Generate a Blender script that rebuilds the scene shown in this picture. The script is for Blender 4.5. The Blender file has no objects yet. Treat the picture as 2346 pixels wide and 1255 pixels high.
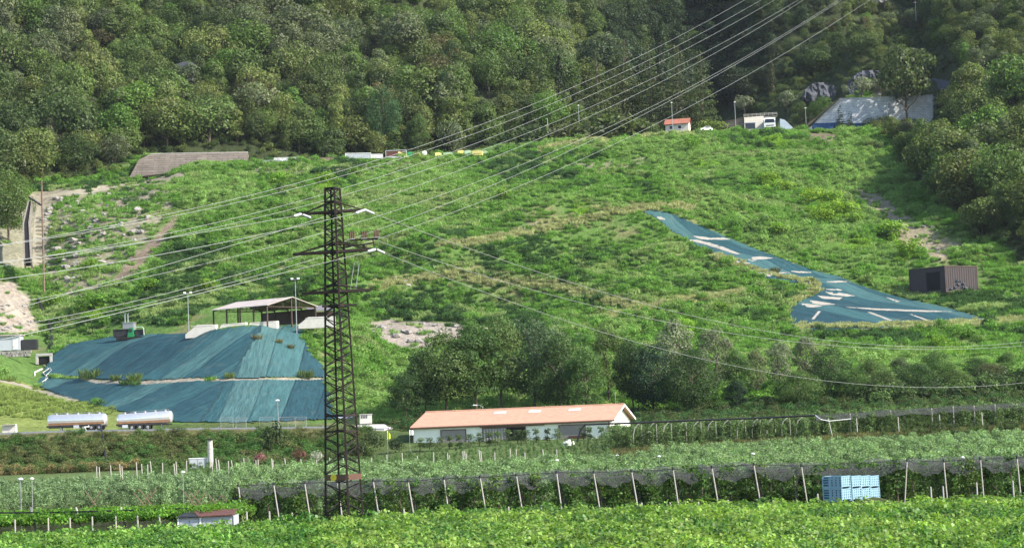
import bpy, math, random
import numpy as np
from mathutils import Vector, Matrix

R = math.radians
random.seed(7)
RNG = np.random.default_rng(11)
scene = bpy.context.scene
COL = scene.collection

# ------------------------------------------------------------------ camera model
CX, CY, FPX = 1173.0, 627.5, 4500.0
CZ = 6.9
PITCH = math.atan((952.0 - CY) / FPX)
ROLL = R(2.3)
F = np.array([0, math.cos(PITCH), math.sin(PITCH)])
U0 = np.array([0, -math.sin(PITCH), math.cos(PITCH)])
X0 = np.array([1.0, 0, 0])
RT = math.cos(ROLL) * X0 - math.sin(ROLL) * U0
UP = math.sin(ROLL) * X0 + math.cos(ROLL) * U0
EYE = np.array([0, 0, CZ])


def ray(px, py):
    d = F + RT * ((px - CX) / FPX) - UP * ((py - CY) / FPX)
    return d / d[1]


def P(px, py, D):
    """a point of the place seen at photo pixel (px, py), D metres out"""
    return Vector(EYE + ray(px, py) * D)


def project(x, y, z):
    v = np.stack([np.asarray(x, float), np.asarray(y, float), np.asarray(z, float) - CZ], -1)
    w = v @ F
    return CX + FPX * (v @ RT) / w, CY - FPX * (v @ UP) / w


def yh(px):
    return 952.0 - (px - CX) * math.tan(ROLL)


def tang(px):
    d = ray(px, yh(px))
    return d[0]


def z_for(s, D, py):
    dy = -(py - CY) / FPX
    t = (dy * (s * F[0] + F[1]) - s * UP[0] - UP[1]) / (UP[2] - dy * F[2])
    return CZ + t * D


# ------------------------------------------------------------------ numpy value noise
def _hash(ix, iy, seed):
    n = (ix.astype(np.int64) * 374761393 + iy.astype(np.int64) * 668265263 + seed * 974711) & 0x7fffffff
    n = ((n ^ (n >> 13)) * 1274126177) & 0x7fffffff
    return ((n ^ (n >> 16)) & 0xffff) / 65535.0


def vnoise(x, y, seed=0):
    x = np.asarray(x, float); y = np.asarray(y, float)
    ix = np.floor(x); iy = np.floor(y)
    fx = x - ix; fy = y - iy
    fx = fx * fx * (3 - 2 * fx); fy = fy * fy * (3 - 2 * fy)
    a = _hash(ix, iy, seed); b = _hash(ix + 1, iy, seed)
    c = _hash(ix, iy + 1, seed); d = _hash(ix + 1, iy + 1, seed)
    return (a * (1 - fx) + b * fx) * (1 - fy) + (c * (1 - fx) + d * fx) * fy


def fbm(x, y, seed=0, octv=3):
    t = 0; amp = 0.5; tot = 0
    for k in range(octv):
        t = t + amp * vnoise(x * 2 ** k, y * 2 ** k, seed + k * 17); tot += amp; amp *= 0.5
    return t / tot


def inpoly(px, py, poly):
    px = np.asarray(px, float); py = np.asarray(py, float)
    r = np.zeros(px.shape, bool)
    n = len(poly)
    for i in range(n):
        x1, y1 = poly[i]; x2, y2 = poly[(i + 1) % n]
        if y1 == y2:
            continue
        c = ((y1 > py) != (y2 > py)) & (px < (x2 - x1) * (py - y1) / (y2 - y1) + x1)
        r ^= c
    return r


def smooth01(t):
    t = np.clip(t, 0, 1)
    return t * t * (3 - 2 * t)


# ------------------------------------------------------------------ terrain heights
# each column: photo x at the horizon, then (depth, 'z', height) or (depth, 'p', photo y)
def near(z_end=1.2, road=7.2):
    return [(10, 'z', 0), (110, 'z', 0), (165, 'z', .2), (292, 'z', z_end), (301, 'z', z_end + .4), (320, 'z', road), (336, 'z', road + .1)]


def nearr(a=1.2, b=2.4, c=5.0, d=8.0):
    return [(10, 'z', 0), (110, 'z', 0), (165, 'z', .1), (212, 'z', .15), (240, 'z', .45), (256, 'z', b - .4), (325, 'z', c), (345, 'z', d)]


def pr(*a):
    return [(D, 'p', y) for D, y in a]


COLS = [
    (-700, near(1.2, 7.4) + pr((340, 1000), (385, 880), (420, 800), (470, 640), (500, 560), (540, 450), (590, 330), (690, 0)) + [(900, 'z', 300)]),
    (-200, near(1.2, 7.4) + pr((340, 990), (385, 875), (420, 780), (470, 650), (500, 560), (540, 450), (590, 330), (690, 0)) + [(900, 'z', 290)]),
    (0, near(1.2, 7.3) + pr((342, 980), (385, 872), (392, 850), (397, 818), (400, 806), (418, 800), (426, 765), (470, 640), (500, 560), (540, 450), (590, 330), (690, 0)) + [(900, 'z', 290)]),
    (100, near(1.2, 7.3) + pr((345, 975), (392, 890), (412, 830), (428, 792)) + [(445, 'z', 27)] + pr((465, 700), (500, 600), (545, 480), (560, 440), (578, 405), (600, 330), (700, 0)) + [(900, 'z', 290)]),
    (200, near(1.2, 7.2) + pr((346, 968), (368, 922), (386, 874), (390, 868), (418, 782)) + [(440, 'z', 26.8)] + pr((455, 700), (490, 600), (530, 500), (562, 425)) + [(578, 'z', 80)] + pr((605, 340), (708, 0)) + [(900, 'z', 290)]),
    (350, near(1.2, 6.9) + pr((345, 964), (371, 876), (375, 868), (404, 765)) + [(428, 'z', 27)] + pr((450, 700), (500, 560), (535, 470), (570, 402)) + [(586, 'z', 81.5), (592, 'z', 83), (596, 'z', 90)] + pr((612, 330), (720, 0)) + [(900, 'z', 290)]),
    (500, near(1.2, 6.7) + pr((343, 962), (364, 875), (368, 869), (390, 752)) + [(420, 'z', 27)] + pr((445, 690), (480, 600), (518, 500), (560, 400), (575, 386)) + [(600, 'z', 84)] + pr((615, 330), (725, 0)) + [(900, 'z', 288)]),
    (610, near(1.2, 6.4) + pr((342, 963), (362, 874), (366, 868), (388, 742)) + [(420, 'z', 27.6)] + pr((442, 690), (478, 600), (515, 500), (560, 400), (577, 379)) + [(602, 'z', 84.2)] + pr((620, 328), (728, 0)) + [(900, 'z', 286)]),
    (735, near(1.2, 6.2) + pr((349, 964), (373, 874), (377, 868), (400, 738)) + [(420, 'z', 27.8)] + pr((440, 690), (475, 600), (512, 500), (560, 400), (578, 373)) + [(605, 'z', 84.5)] + pr((625, 325), (730, 0)) + [(900, 'z', 285)]),
    (900, [(10, 'z', 0), (110, 'z', 0), (165, 'z', .1), (215, 'z', .2), (285, 'z', 1.3), (312, 'z', 4.6), (330, 'z', 5.6), (345, 'z', 6.6)] + pr((378, 900), (406, 800), (421, 742)) + [(434, 'z', 28)] + pr((445, 700), (485, 600), (520, 500), (562, 400), (582, 366)) + [(612, 'z', 85)] + pr((630, 320), (735, 0)) + [(900, 'z', 285)]),
    (1150, nearr(1.2, 1.7, 4.4, 6.5) + pr((385, 860), (405, 800), (423, 758), (429, 754), (447, 700), (462, 650)) + [(474, 'z', 40.2)] + pr((490, 600), (527, 500), (572, 400), (600, 344)) + [(628, 'z', 89)] + pr((650, 290), (752, 0)) + [(900, 'z', 280)]),
    (1400, nearr(1.2, 1.7, 4.5, 6.0) + pr((395, 830), (425, 742), (445, 692), (458, 660), (490, 560), (514, 488)) + [(524, 'z', 59.6), (532, 'z', 60.6)] + pr((548, 440), (575, 380), (605, 326)) + [(640, 'z', 91.5)] + pr((725, 200), (800, 0)) + [(950, 'z', 280)]),
    (1550, nearr(1.2, 2.0, 4.8, 6.0) + pr((390, 830), (420, 750), (455, 650), (482, 560), (506, 492)) + [(516, 'z', 58.5), (528, 'z', 59.5)] + pr((560, 420), (590, 360), (622, 306)) + [(655, 'z', 96)] + pr((765, 220), (840, 0)) + [(980, 'z', 280)]),
    (1680, nearr(1.2, 2.2, 5.0, 7.5) + pr((387, 830), (417, 752), (450, 655), (478, 590), (508, 500), (535, 450), (590, 355), (630, 299)) + [(665, 'z', 97)] + pr((765, 200), (835, 0)) + [(960, 'z', 272)]),
    (1750, nearr(1.2, 2.3, 5.0, 7.8) + pr((386, 830), (415, 753), (449, 658), (484, 575), (522, 475), (590, 352), (631, 299)) + [(672, 'z', 97)] + pr((715, 225), (745, 120), (790, 0)) + [(930, 'z', 265)]),
    (1820, nearr(1.2, 2.4, 5.0, 8.0) + pr((385, 830), (413, 754), (448, 660), (490, 560), (535, 450), (590, 350), (632, 299)) + [(672, 'z', 97)] + pr((690, 215), (710, 165), (770, 0)) + [(900, 'z', 255)]),
    (2050, nearr(1.2, 2.6, 5.5, 8.0) + pr((380, 830), (413, 744), (440, 680), (475, 600), (515, 500), (560, 400), (610, 302)) + [(640, 'z', 92), (652, 'z', 93), (656, 'z', 105)] + pr((668, 200), (715, 100), (765, 0)) + [(900, 'z', 250)]),
    (2150, nearr(1.3, 2.7, 5.7, 8.0) + pr((379, 830), (412, 742), (439, 674), (472, 600), (508, 500), (550, 400), (602, 306)) + [(638, 'z', 92.5), (655, 'z', 96)] + pr((670, 215), (715, 100), (765, 0)) + [(900, 'z', 252)]),
    (2250, nearr(1.3, 2.8, 6.0, 8.0) + pr((378, 830), (412, 740), (438, 668)) + [(450, 'z', 31.6)] + pr((470, 600), (500, 500), (535, 400), (575, 300), (640, 150), (700, 0)) + [(900, 'z', 262)]),
    (2450, nearr(1.4, 3.0, 6.0, 8.0) + pr((378, 830), (410, 740), (436, 665), (455, 600), (480, 500), (512, 400), (545, 300), (600, 150), (655, 0)) + [(900, 'z', 270)]),
    (3000, nearr(1.4, 3.0, 6.0, 8.0) + pr((378, 830), (410, 740), (436, 665), (455, 600), (480, 500), (512, 400), (545, 300), (600, 150), (655, 0)) + [(900, 'z', 270)]),
]
DV = np.unique(np.concatenate([np.arange(10, 120, 3.0), np.arange(120, 290, 3.0), np.arange(290, 470, 1.25), np.arange(470, 700, 2.0), np.arange(700, 1001, 6.0)]))
PXV = np.arange(-700, 3001, 14.0)
SV = np.array([tang(p) for p in PXV])
_prof = []
_cpx = []
for cpx, pf in COLS:
    s = tang(cpx)
    d = [q[0] for q in pf]
    zz = [q[2] if q[1] == 'z' else z_for(s, q[0], q[2]) for q in pf]
    zi = np.interp(DV, d, zz)
    _prof.append(zi); _cpx.append(cpx)
_prof = np.array(_prof); _cpx = np.array(_cpx, float)
HZ = np.empty((len(PXV), len(DV)))
for j in range(len(DV)):
    HZ[:, j] = np.interp(PXV, _cpx, _prof[:, j])
ker = np.array([1, 2, 3, 2, 1.]); ker /= ker.sum()
pad = np.pad(HZ, ((2, 2), (0, 0)), mode='edge')
HZ = sum(ker[k] * pad[k:k + len(PXV)] for k in range(5))
_SX = SV[:, None] * DV[None, :]
_SY = np.broadcast_to(DV[None, :], _SX.shape)
relief = smooth01((_SY - 425) / 30)
HZ = HZ + relief * ((fbm(_SX / 18, _SY / 18, 3) - .5) * 5.0 + (fbm(_SX / 5, _SY / 5, 9, 2) - .5) * 1.3)
# long banks across the slope, left where the fill was tipped
for _ln, _h, _w in (([(1000, 568), (1150, 545), (1270, 520), (1390, 492), (1480, 478), (1500, 477)], 8.5, 13), ([(1060, 640), (1150, 645), (1260, 655), (1330, 672), (1400, 690), (1470, 705)], 4.0, 7),
                    ([(840, 660), (960, 642), (1050, 632)], 3.4, 6), ([(260, 690), (420, 655), (600, 640)], 2.4, 6), ([(450, 560), (650, 540), (740, 535)], 2.2, 6), ([(1000, 440), (1200, 420), (1350, 430)], 2.2, 8), ([(1650, 480), (1800, 540), (1950, 590)], 2.5, 9)):
    _pp = [tuple(P(a, b, float(np.interp(b, [340, 480, 560, 650, 700], [600, 515, 487, 458, 442])))) for a, b in _ln]
    _best = np.full(_SX.shape, 1e9)
    for (_x1, _y1, _q), (_x2, _y2, _q2) in zip(_pp[:-1], _pp[1:]):
        _t = np.clip(((_SX - _x1) * (_x2 - _x1) + (_SY - _y1) * (_y2 - _y1)) / ((_x2 - _x1) ** 2 + (_y2 - _y1) ** 2), 0, 1)
        _best = np.minimum(_best, np.hypot(_SX - _x1 - _t * (_x2 - _x1), _SY - _y1 - _t * (_y2 - _y1)))
    HZ = HZ + _h * np.exp(-(_best / _w) ** 2)
wood = smooth01((_SY - 640) / 60)
HZ = HZ + wood * (fbm(_SX / 42, _SY / 80, 31) - .5) * 34
HZ = HZ + smooth01((_SY - 340) / 20) * (1 - relief) * (fbm(_SX / 7, _SY / 7, 13) - .5) * .9
# terraces: long low shelves across the slope
ter = smooth01((_SY - 440) / 12) * (1 - smooth01((_SY - 500) / 20))
HZ = HZ + ter * 1.3 * np.sin(_SY / 3.6 + 2.5 * fbm(_SX / 40, _SY / 60, 5))
# low earth platform under the crates
_c = P(1962, 1140, 122)
HZ = HZ + 1.0 * np.exp(-(((_SX - _c.x) / 2.9) ** 4 + ((_SY - _c.y - .5) / 3.2) ** 4))


def ground(x, y):
    x = np.asarray(x, float); y = np.asarray(y, float)
    s = x / y
    i = np.clip(np.interp(s, SV, np.arange(len(SV))), 0, len(SV) - 1.001)
    j = np.clip(np.interp(y, DV, np.arange(len(DV))), 0, len(DV) - 1.001)
    i0 = i.astype(int); j0 = j.astype(int); fi = i - i0; fj = j - j0
    return (HZ[i0, j0] * (1 - fi) * (1 - fj) + HZ[i0 + 1, j0] * fi * (1 - fj)
            + HZ[i0, j0 + 1] * (1 - fi) * fj + HZ[i0 + 1, j0 + 1] * fi * fj)


def gz(x, y):
    return float(ground(np.array([x]), np.array([y]))[0])


def G(px, py, lo=60.0, hi=950.0):
    """first place where the sight line through (px, py) meets the ground"""
    r = ray(px, py)
    D = np.arange(lo, hi, .25)
    h = CZ + r[2] * D - ground(r[0] * D, D)
    k = np.argmax(h <= 0)
    if h[k] > 0:
        k = len(D) - 1
    return Vector((r[0] * D[k], D[k], float(ground(r[0] * D[k], D[k]))))


def at(px, D):
    """ground point at depth D in the column that photo x = px cuts there"""
    x = tang(px) * D
    for _ in range(3):
        z = gz(x, D)
        q, _y = project(x, D, z)
        x += (px - q) * D / FPX
    return Vector((x, D, gz(x, D)))


# ------------------------------------------------------------------ materials
def new_mat(name):
    m = bpy.data.materials.new(name); m.use_nodes = True
    nt = m.node_tree; nt.nodes.clear()
    out = nt.nodes.new('ShaderNodeOutputMaterial')
    return m, nt, out


def N(nt, kind, **kw):
    n = nt.nodes.new(kind)
    for k, v in kw.items():
        if k in n.inputs:
            n.inputs[k].default_value = v
        else:
            setattr(n, k, v)
    return n


def mat(name, c, rough=.7, var=.18, scale=1.2, metal=0.0, bump=0.0, stain=None, spec=.3):
    m, nt, out = new_mat(name)
    L = nt.links
    tc = N(nt, 'ShaderNodeTexCoord')
    no = N(nt, 'ShaderNodeTexNoise', Scale=scale, Detail=5.0, Roughness=.65)
    L.new(tc.outputs['Object'], no.inputs['Vector'])
    mp = N(nt, 'ShaderNodeMapRange')
    mp.inputs[1].default_value = .3; mp.inputs[2].default_value = .7
    mp.inputs[3].default_value = 1 - var; mp.inputs[4].default_value = 1 + var
    L.new(no.outputs['Fac'], mp.inputs[0])
    mx = N(nt, 'ShaderNodeMix', data_type='RGBA', blend_type='MULTIPLY')
    mx.inputs[0].default_value = 1
    mx.inputs[6].default_value = (*c, 1)
    L.new(mp.outputs[0], mx.inputs[7])
    colr = mx.outputs[2]
    if stain:
        n2 = N(nt, 'ShaderNodeTexNoise', Scale=stain[1], Detail=6.0, Roughness=.7)
        L.new(tc.outputs['Object'], n2.inputs['Vector'])
        m2 = N(nt, 'ShaderNodeMapRange')
        m2.inputs[1].default_value = .52; m2.inputs[2].default_value = .68; m2.inputs[4].default_value = stain[2]
        L.new(n2.outputs['Fac'], m2.inputs[0])
        mx2 = N(nt, 'ShaderNodeMix', data_type='RGBA')
        L.new(m2.outputs[0], mx2.inputs[0]); L.new(colr, mx2.inputs[6]); mx2.inputs[7].default_value = (*stain[0], 1)
        colr = mx2.outputs[2]
    b = N(nt, 'ShaderNodeBsdfPrincipled', Roughness=rough, Metallic=metal)
    b.inputs['Specular IOR Level'].default_value = spec
    L.new(colr, b.inputs['Base Color'])
    if bump:
        bp = N(nt, 'ShaderNodeBump', Strength=bump, Distance=.1)
        L.new(no.outputs['Fac'], bp.inputs['Height']); L.new(bp.outputs[0], b.inputs['Normal'])
    L.new(b.outputs[0], out.inputs[0])
    return m


def leaf_mat(name='leaf', trans=.38, rough=.55, nscale=.55, lo=.62, hi=1.35):
    """foliage colour comes from the 'tint' of the plant, with leaf to leaf variation"""
    m, nt, out = new_mat(name); L = nt.links
    at_ = N(nt, 'ShaderNodeAttribute', attribute_type='INSTANCER', attribute_name='tint')
    geo = N(nt, 'ShaderNodeNewGeometry')
    no = N(nt, 'ShaderNodeTexNoise', Scale=nscale, Detail=4.0, Roughness=.7)
    L.new(geo.outputs['Position'], no.inputs['Vector'])
    mp = N(nt, 'ShaderNodeMapRange')
    mp.inputs[1].default_value = .3; mp.inputs[2].default_value = .7; mp.inputs[3].default_value = lo; mp.inputs[4].default_value = hi
    L.new(no.outputs['Fac'], mp.inputs[0])
    ri = N(nt, 'ShaderNodeMapRange')
    ri.inputs[3].default_value = .68; ri.inputs[4].default_value = 1.32
    L.new(geo.outputs['Random Per Island'], ri.inputs[0])
    mu = N(nt, 'ShaderNodeMath', operation='MULTIPLY')
    L.new(mp.outputs[0], mu.inputs[0]); L.new(ri.outputs[0], mu.inputs[1])
    mx = N(nt, 'ShaderNodeMix', data_type='RGBA', blend_type='MULTIPLY'); mx.inputs[0].default_value = 1
    L.new(at_.outputs['Color'], mx.inputs[6]); L.new(mu.outputs[0], mx.inputs[7])
    hs = N(nt, 'ShaderNodeHueSaturation')
    hm = N(nt, 'ShaderNodeMapRange'); hm.inputs[3].default_value = .485; hm.inputs[4].default_value = .515
    L.new(geo.outputs['Random Per Island'], hm.inputs[0]); L.new(hm.outputs[0], hs.inputs['Hue']); L.new(mx.outputs[2], hs.inputs['Color'])
    b = N(nt, 'ShaderNodeBsdfPrincipled', Roughness=rough)
    b.inputs['Specular IOR Level'].default_value = .25
    tr = N(nt, 'ShaderNodeBsdfTranslucent')
    L.new(hs.outputs[0], b.inputs['Base Color'])
    tcx = N(nt, 'ShaderNodeMix', data_type='RGBA', blend_type='MULTIPLY'); tcx.inputs[0].default_value = 1
    L.new(hs.outputs[0], tcx.inputs[6]); tcx.inputs[7].default_value = (1.08, 1.3, .6, 1)
    L.new(tcx.outputs[2], tr.inputs['Color'])
    ms = N(nt, 'ShaderNodeMixShader'); ms.inputs[0].default_value = trans
    L.new(b.outputs[0], ms.inputs[1]); L.new(tr.outputs[0], ms.inputs[2]); L.new(ms.outputs[0], out.inputs[0])
    return m


def ground_mat():
    m, nt, out = new_mat('soil'); L = nt.links
    a = N(nt, 'ShaderNodeAttribute', attribute_type='GEOMETRY', attribute_name='soil')
    geo = N(nt, 'ShaderNodeNewGeometry')
    n1 = N(nt, 'ShaderNodeTexNoise', Scale=.9, Detail=8.0, Roughness=.75)
    L.new(geo.outputs['Position'], n1.inputs['Vector'])
    mp = N(nt, 'ShaderNodeMapRange'); mp.inputs[1].default_value = .3; mp.inputs[2].default_value = .7
    mp.inputs[3].default_value = .55; mp.inputs[4].default_value = 1.45
    L.new(n1.outputs['Fac'], mp.inputs[0])
    mx = N(nt, 'ShaderNodeMix', data_type='RGBA', blend_type='MULTIPLY'); mx.inputs[0].default_value = 1
    L.new(a.outputs['Color'], mx.inputs[6]); L.new(mp.outputs[0], mx.inputs[7])
    b = N(nt, 'ShaderNodeBsdfPrincipled', Roughness=.95); b.inputs['Specular IOR Level'].default_value = .05
    bp = N(nt, 'ShaderNodeBump', Strength=.9, Distance=.5)
    L.new(n1.outputs['Fac'], bp.inputs['Height']); L.new(bp.outputs[0], b.inputs['Normal'])
    L.new(mx.outputs[2], b.inputs['Base Color']); L.new(b.outputs[0], out.inputs[0])
    return m


def tarp_mat():
    """woven teal sheeting laid in strips: UV.x counts metres across the strips, UV.y metres down them"""
    m, nt, out = new_mat('tarp'); L = nt.links
    uv = N(nt, 'ShaderNodeUVMap', uv_map='UVMap')
    sp = N(nt, 'ShaderNodeSeparateXYZ'); L.new(uv.outputs[0], sp.inputs[0])
    dv = N(nt, 'ShaderNodeMath', operation='DIVIDE'); dv.inputs[1].default_value = 5.4; L.new(sp.outputs[0], dv.inputs[0])
    fl = N(nt, 'ShaderNodeMath', operation='FLOOR'); L.new(dv.outputs[0], fl.inputs[0])
    wn = N(nt, 'ShaderNodeTexWhiteNoise', noise_dimensions='1D'); L.new(fl.outputs[0], wn.inputs['W'])
    cr = N(nt, 'ShaderNodeValToRGB')
    e = cr.color_ramp.elements
    e[0].position = 0; e[0].color = (.012, .044, .056, 1)
    e[1].position = 1; e[1].color = (.052, .115, .112, 1)
    x = cr.color_ramp.elements.new(.45); x.color = (.018, .064, .073, 1)
    x = cr.color_ramp.elements.new(.8); x.color = (.029, .09, .095, 1)
    L.new(wn.outputs['Value'], cr.inputs[0])
    mpn = N(nt, 'ShaderNodeMapping'); mpn.inputs['Scale'].default_value = (.9, .14, 1); L.new(uv.outputs[0], mpn.inputs[0])
    n1 = N(nt, 'ShaderNodeTexNoise', Scale=1.0, Detail=7.0, Roughness=.7); L.new(mpn.outputs[0], n1.inputs['Vector'])
    mp = N(nt, 'ShaderNodeMapRange'); mp.inputs[1].default_value = .3; mp.inputs[2].default_value = .7; mp.inputs[3].default_value = .72; mp.inputs[4].default_value = 1.28
    L.new(n1.outputs['Fac'], mp.inputs[0])
    mx = N(nt, 'ShaderNodeMix', data_type='RGBA', blend_type='MULTIPLY'); mx.inputs[0].default_value = 1
    L.new(cr.outputs[0], mx.inputs[6]); L.new(mp.outputs[0], mx.inputs[7])
    n3 = N(nt, 'ShaderNodeTexNoise', Scale=.16, Detail=6.0, Roughness=.75); L.new(uv.outputs[0], n3.inputs['Vector'])
    m3 = N(nt, 'ShaderNodeMapRange'); m3.inputs[1].default_value = .56; m3.inputs[2].default_value = .72; m3.inputs[4].default_value = .45
    L.new(n3.outputs['Fac'], m3.inputs[0])
    mx3 = N(nt, 'ShaderNodeMix', data_type='RGBA'); L.new(m3.outputs[0], mx3.inputs[0]); L.new(mx.outputs[2], mx3.inputs[6]); mx3.inputs[7].default_value = (.10, .125, .11, 1)
    # seams
    fr = N(nt, 'ShaderNodeMath', operation='FRACT'); L.new(dv.outputs[0], fr.inputs[0])
    se = N(nt, 'ShaderNodeMath', operation='LESS_THAN'); se.inputs[1].default_value = .05; L.new(fr.outputs[0], se.inputs[0])
    mx4 = N(nt, 'ShaderNodeMix', data_type='RGBA', blend_type='MULTIPLY'); L.new(se.outputs[0], mx4.inputs[0]); L.new(mx3.outputs[2], mx4.inputs[6]); mx4.inputs[7].default_value = (.6, .62, .65, 1)
    b = N(nt, 'ShaderNodeBsdfPrincipled', Roughness=.6); b.inputs['Specular IOR Level'].default_value = .25
    n2 = N(nt, 'ShaderNodeTexNoise', Scale=1.6, Detail=5.0, Roughness=.6); L.new(mpn.outputs[0], n2.inputs['Vector'])
    bp = N(nt, 'ShaderNodeBump', Strength=.8, Distance=.5); L.new(n2.outputs['Fac'], bp.inputs['Height']); L.new(bp.outputs[0], b.inputs['Normal'])
    L.new(mx4.outputs[2], b.inputs['Base Color']); L.new(b.outputs[0], out.inputs[0])
    return m


def net_mat(name='net', cover=.55, c=(.035, .036, .04)):
    m, nt, out = new_mat(name); L = nt.links
    geo = N(nt, 'ShaderNodeNewGeometry')
    mpn = N(nt, 'ShaderNodeMapping'); mpn.inputs['Scale'].default_value = (.6, .6, 5); L.new(geo.outputs['Position'], mpn.inputs[0])
    no = N(nt, 'ShaderNodeTexNoise', Scale=1.3, Detail=5.0, Roughness=.7); L.new(mpn.outputs[0], no.inputs['Vector'])
    mp = N(nt, 'ShaderNodeMapRange'); mp.inputs[1].default_value = .3; mp.inputs[2].default_value = .7
    mp.inputs[3].default_value = cover - .22; mp.inputs[4].default_value = cover + .22
    L.new(no.outputs['Fac'], mp.inputs[0])
    t = N(nt, 'ShaderNodeBsdfTransparent'); d = N(nt, 'ShaderNodeBsdfDiffuse'); d.inputs[0].default_value = (*c, 1)
    ms = N(nt, 'ShaderNodeMixShader'); L.new(mp.outputs[0], ms.inputs[0]); L.new(t.outputs[0], ms.inputs[1]); L.new(d.outputs[0], ms.inputs[2])
    L.new(ms.outputs[0], out.inputs[0])
    return m


def course_mat(name, c1, c2, mortar, bw, bh, scale=1.0):
    m, nt, out = new_mat(name); L = nt.links
    tc = N(nt, 'ShaderNodeTexCoord'); sp = N(nt, 'ShaderNodeSeparateXYZ'); L.new(tc.outputs['Object'], sp.inputs[0])
    cb = N(nt, 'ShaderNodeCombineXYZ'); L.new(sp.outputs[0], cb.inputs[0]); L.new(sp.outputs[2], cb.inputs[1])
    br = N(nt, 'ShaderNodeTexBrick', Scale=scale)
    br.inputs['Color1'].default_value = (*c1, 1); br.inputs['Color2'].default_value = (*c2, 1); br.inputs['Mortar'].default_value = (*mortar, 1)
    br.inputs['Brick Width'].default_value = bw; br.inputs['Row Height'].default_value = bh; br.inputs['Mortar Size'].default_value = .06
    L.new(cb.outputs[0], br.inputs['Vector'])
    no = N(nt, 'ShaderNodeTexNoise', Scale=.5, Detail=8.0, Roughness=.75); L.new(tc.outputs['Object'], no.inputs['Vector'])
    mp = N(nt, 'ShaderNodeMapRange'); mp.inputs[1].default_value = .3; mp.inputs[2].default_value = .7; mp.inputs[3].default_value = .7; mp.inputs[4].default_value = 1.3
    L.new(no.outputs['Fac'], mp.inputs[0])
    mx = N(nt, 'ShaderNodeMix', data_type='RGBA', blend_type='MULTIPLY'); mx.inputs[0].default_value = 1
    L.new(br.outputs[0], mx.inputs[6]); L.new(mp.outputs[0], mx.inputs[7])
    b = N(nt, 'ShaderNodeBsdfPrincipled', Roughness=.9); L.new(mx.outputs[2], b.inputs['Base Color'])
    bp = N(nt, 'ShaderNodeBump', Strength=.6, Distance=.15); L.new(br.outputs['Fac'], bp.inputs['Height']); bp.invert = True; L.new(bp.outputs[0], b.inputs['Normal'])
    L.new(b.outputs[0], out.inputs[0])
    return m


M = {}
M['leaf'] = leaf_mat()
M['vine'] = leaf_mat('vine_leaf', trans=.42, rough=.42, nscale=.35, lo=.72, hi=1.25)
M['soil'] = ground_mat()
M['tarp'] = tarp_mat()
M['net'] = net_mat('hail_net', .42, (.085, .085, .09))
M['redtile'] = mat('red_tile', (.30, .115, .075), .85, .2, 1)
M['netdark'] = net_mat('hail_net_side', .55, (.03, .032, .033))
M['bark'] = mat('bark', (.09, .07, .055), .9, .35, 3)
M['rust'] = mat('rusted_steel', (.018, .013, .011), .75, .45, 3, 0, .0, ((.035, .02, .014), 2.2, .5))
M['dark_steel'] = mat('dark_steel', (.03, .03, .032), .6, .3)
M['galv'] = mat('galvanised_steel', (.30, .31, .32), .45, .15, 2, .4)
M['wire'] = mat('aluminium_cable', (.30, .31, .30), .5, .1)
M['glassy'] = mat('glass_insulator', (.5, .52, .52), .2, .12, 8)
M['brown_ins'] = mat('porcelain_insulator', (.12, .06, .045), .3, .2, 6)
M['white'] = mat('white_paint', (.78, .78, .75), .6, .06, 2, 0, 0, ((.5, .48, .42), 1.2, .35))
M['wall_pale'] = mat('pale_render', (.82, .84, .72), .85, .06, .6, 0, .1, ((.45, .47, .40), .35, .35))
M['rooftile'] = mat('roof_tile', (.47, .265, .18), .8, .14, 1.5, 0, .2, ((.36, .2, .14), .5, .35))
M['skylight'] = mat('skylight_sheet', (.8, .8, .78), .3, .05)
M['gutter'] = mat('brown_gutter', (.10, .05, .035), .5, .2)
M['door_grey'] = mat('grey_door', (.23, .21, .19), .7, .12, 2)
M['door_brown'] = mat('brown_door', (.09, .045, .03), .7, .2, 2)
M['dark_hole'] = mat('dark_interior', (.012, .012, .012), .9)
M['polished'] = mat('polished_steel', (.78, .77, .76), .3, .06, 1.5, .75, 0, ((.5, .47, .42), .7, .3))
M['tyre'] = mat('rubber', (.02, .02, .02), .85, .2)
M['concrete'] = mat('concrete', (.42, .40, .37), .9, .15, 1.5, 0, .2, ((.25, .24, .22), .8, .5))
M['conc_white'] = mat('pale_concrete', (.5, .48, .44), .9, .1, 1.2, 0, .2, ((.42, .4, .35), .9, .35))
M['road'] = mat('worn_road', (.30, .29, .27), .95, .15, .6)
M['path'] = mat('dusty_track', (.25, .225, .17), .95, .25, .5, 0, .3, ((.2, .22, .09), .5, .6))
M['contb'] = mat('brown_container', (.045, .036, .038), .6, .12, 1, 0, 0, ((.05, .035, .03), .6, .5))
M['contg'] = mat('grey_container', (.34, .37, .40), .6, .1, 1, 0, 0, ((.2, .17, .15), .7, .5))
M['contw'] = mat('pale_container', (.62, .62, .60), .6, .1, 1, 0, 0, ((.3, .2, .14), .8, .5))
M['contr'] = mat('rusty_skip', (.25, .17, .14), .7, .25, 1, 0, 0, ((.14, .07, .05), .8, .7))
M['contblue'] = mat('blue_container', (.015, .07, .19), .5, .15, 1)
M['palewall'] = mat('pale_blue_wall', (.36, .43, .5), .8, .12, .8)
M['orange'] = mat('orange_paint', (.5, .13, .03), .6, .25, 2)
M['green_p'] = mat('green_paint', (.02, .2, .07), .6, .2, 2)
M['palegreen'] = mat('pale_green_panel', (.33, .45, .30), .7, .2, 2)
M['yellow_p'] = mat('yellow_panel', (.6, .5, .16), .7, .25, 2)
M['crate'] = mat('blue_plastic', (.21, .345, .42), .5, .08, 3, 0, 0, ((.32, .45, .5), 2.0, .35))
M['crate_in'] = mat('crate_opening', (.04, .11, .16), .7, .2)
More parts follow.
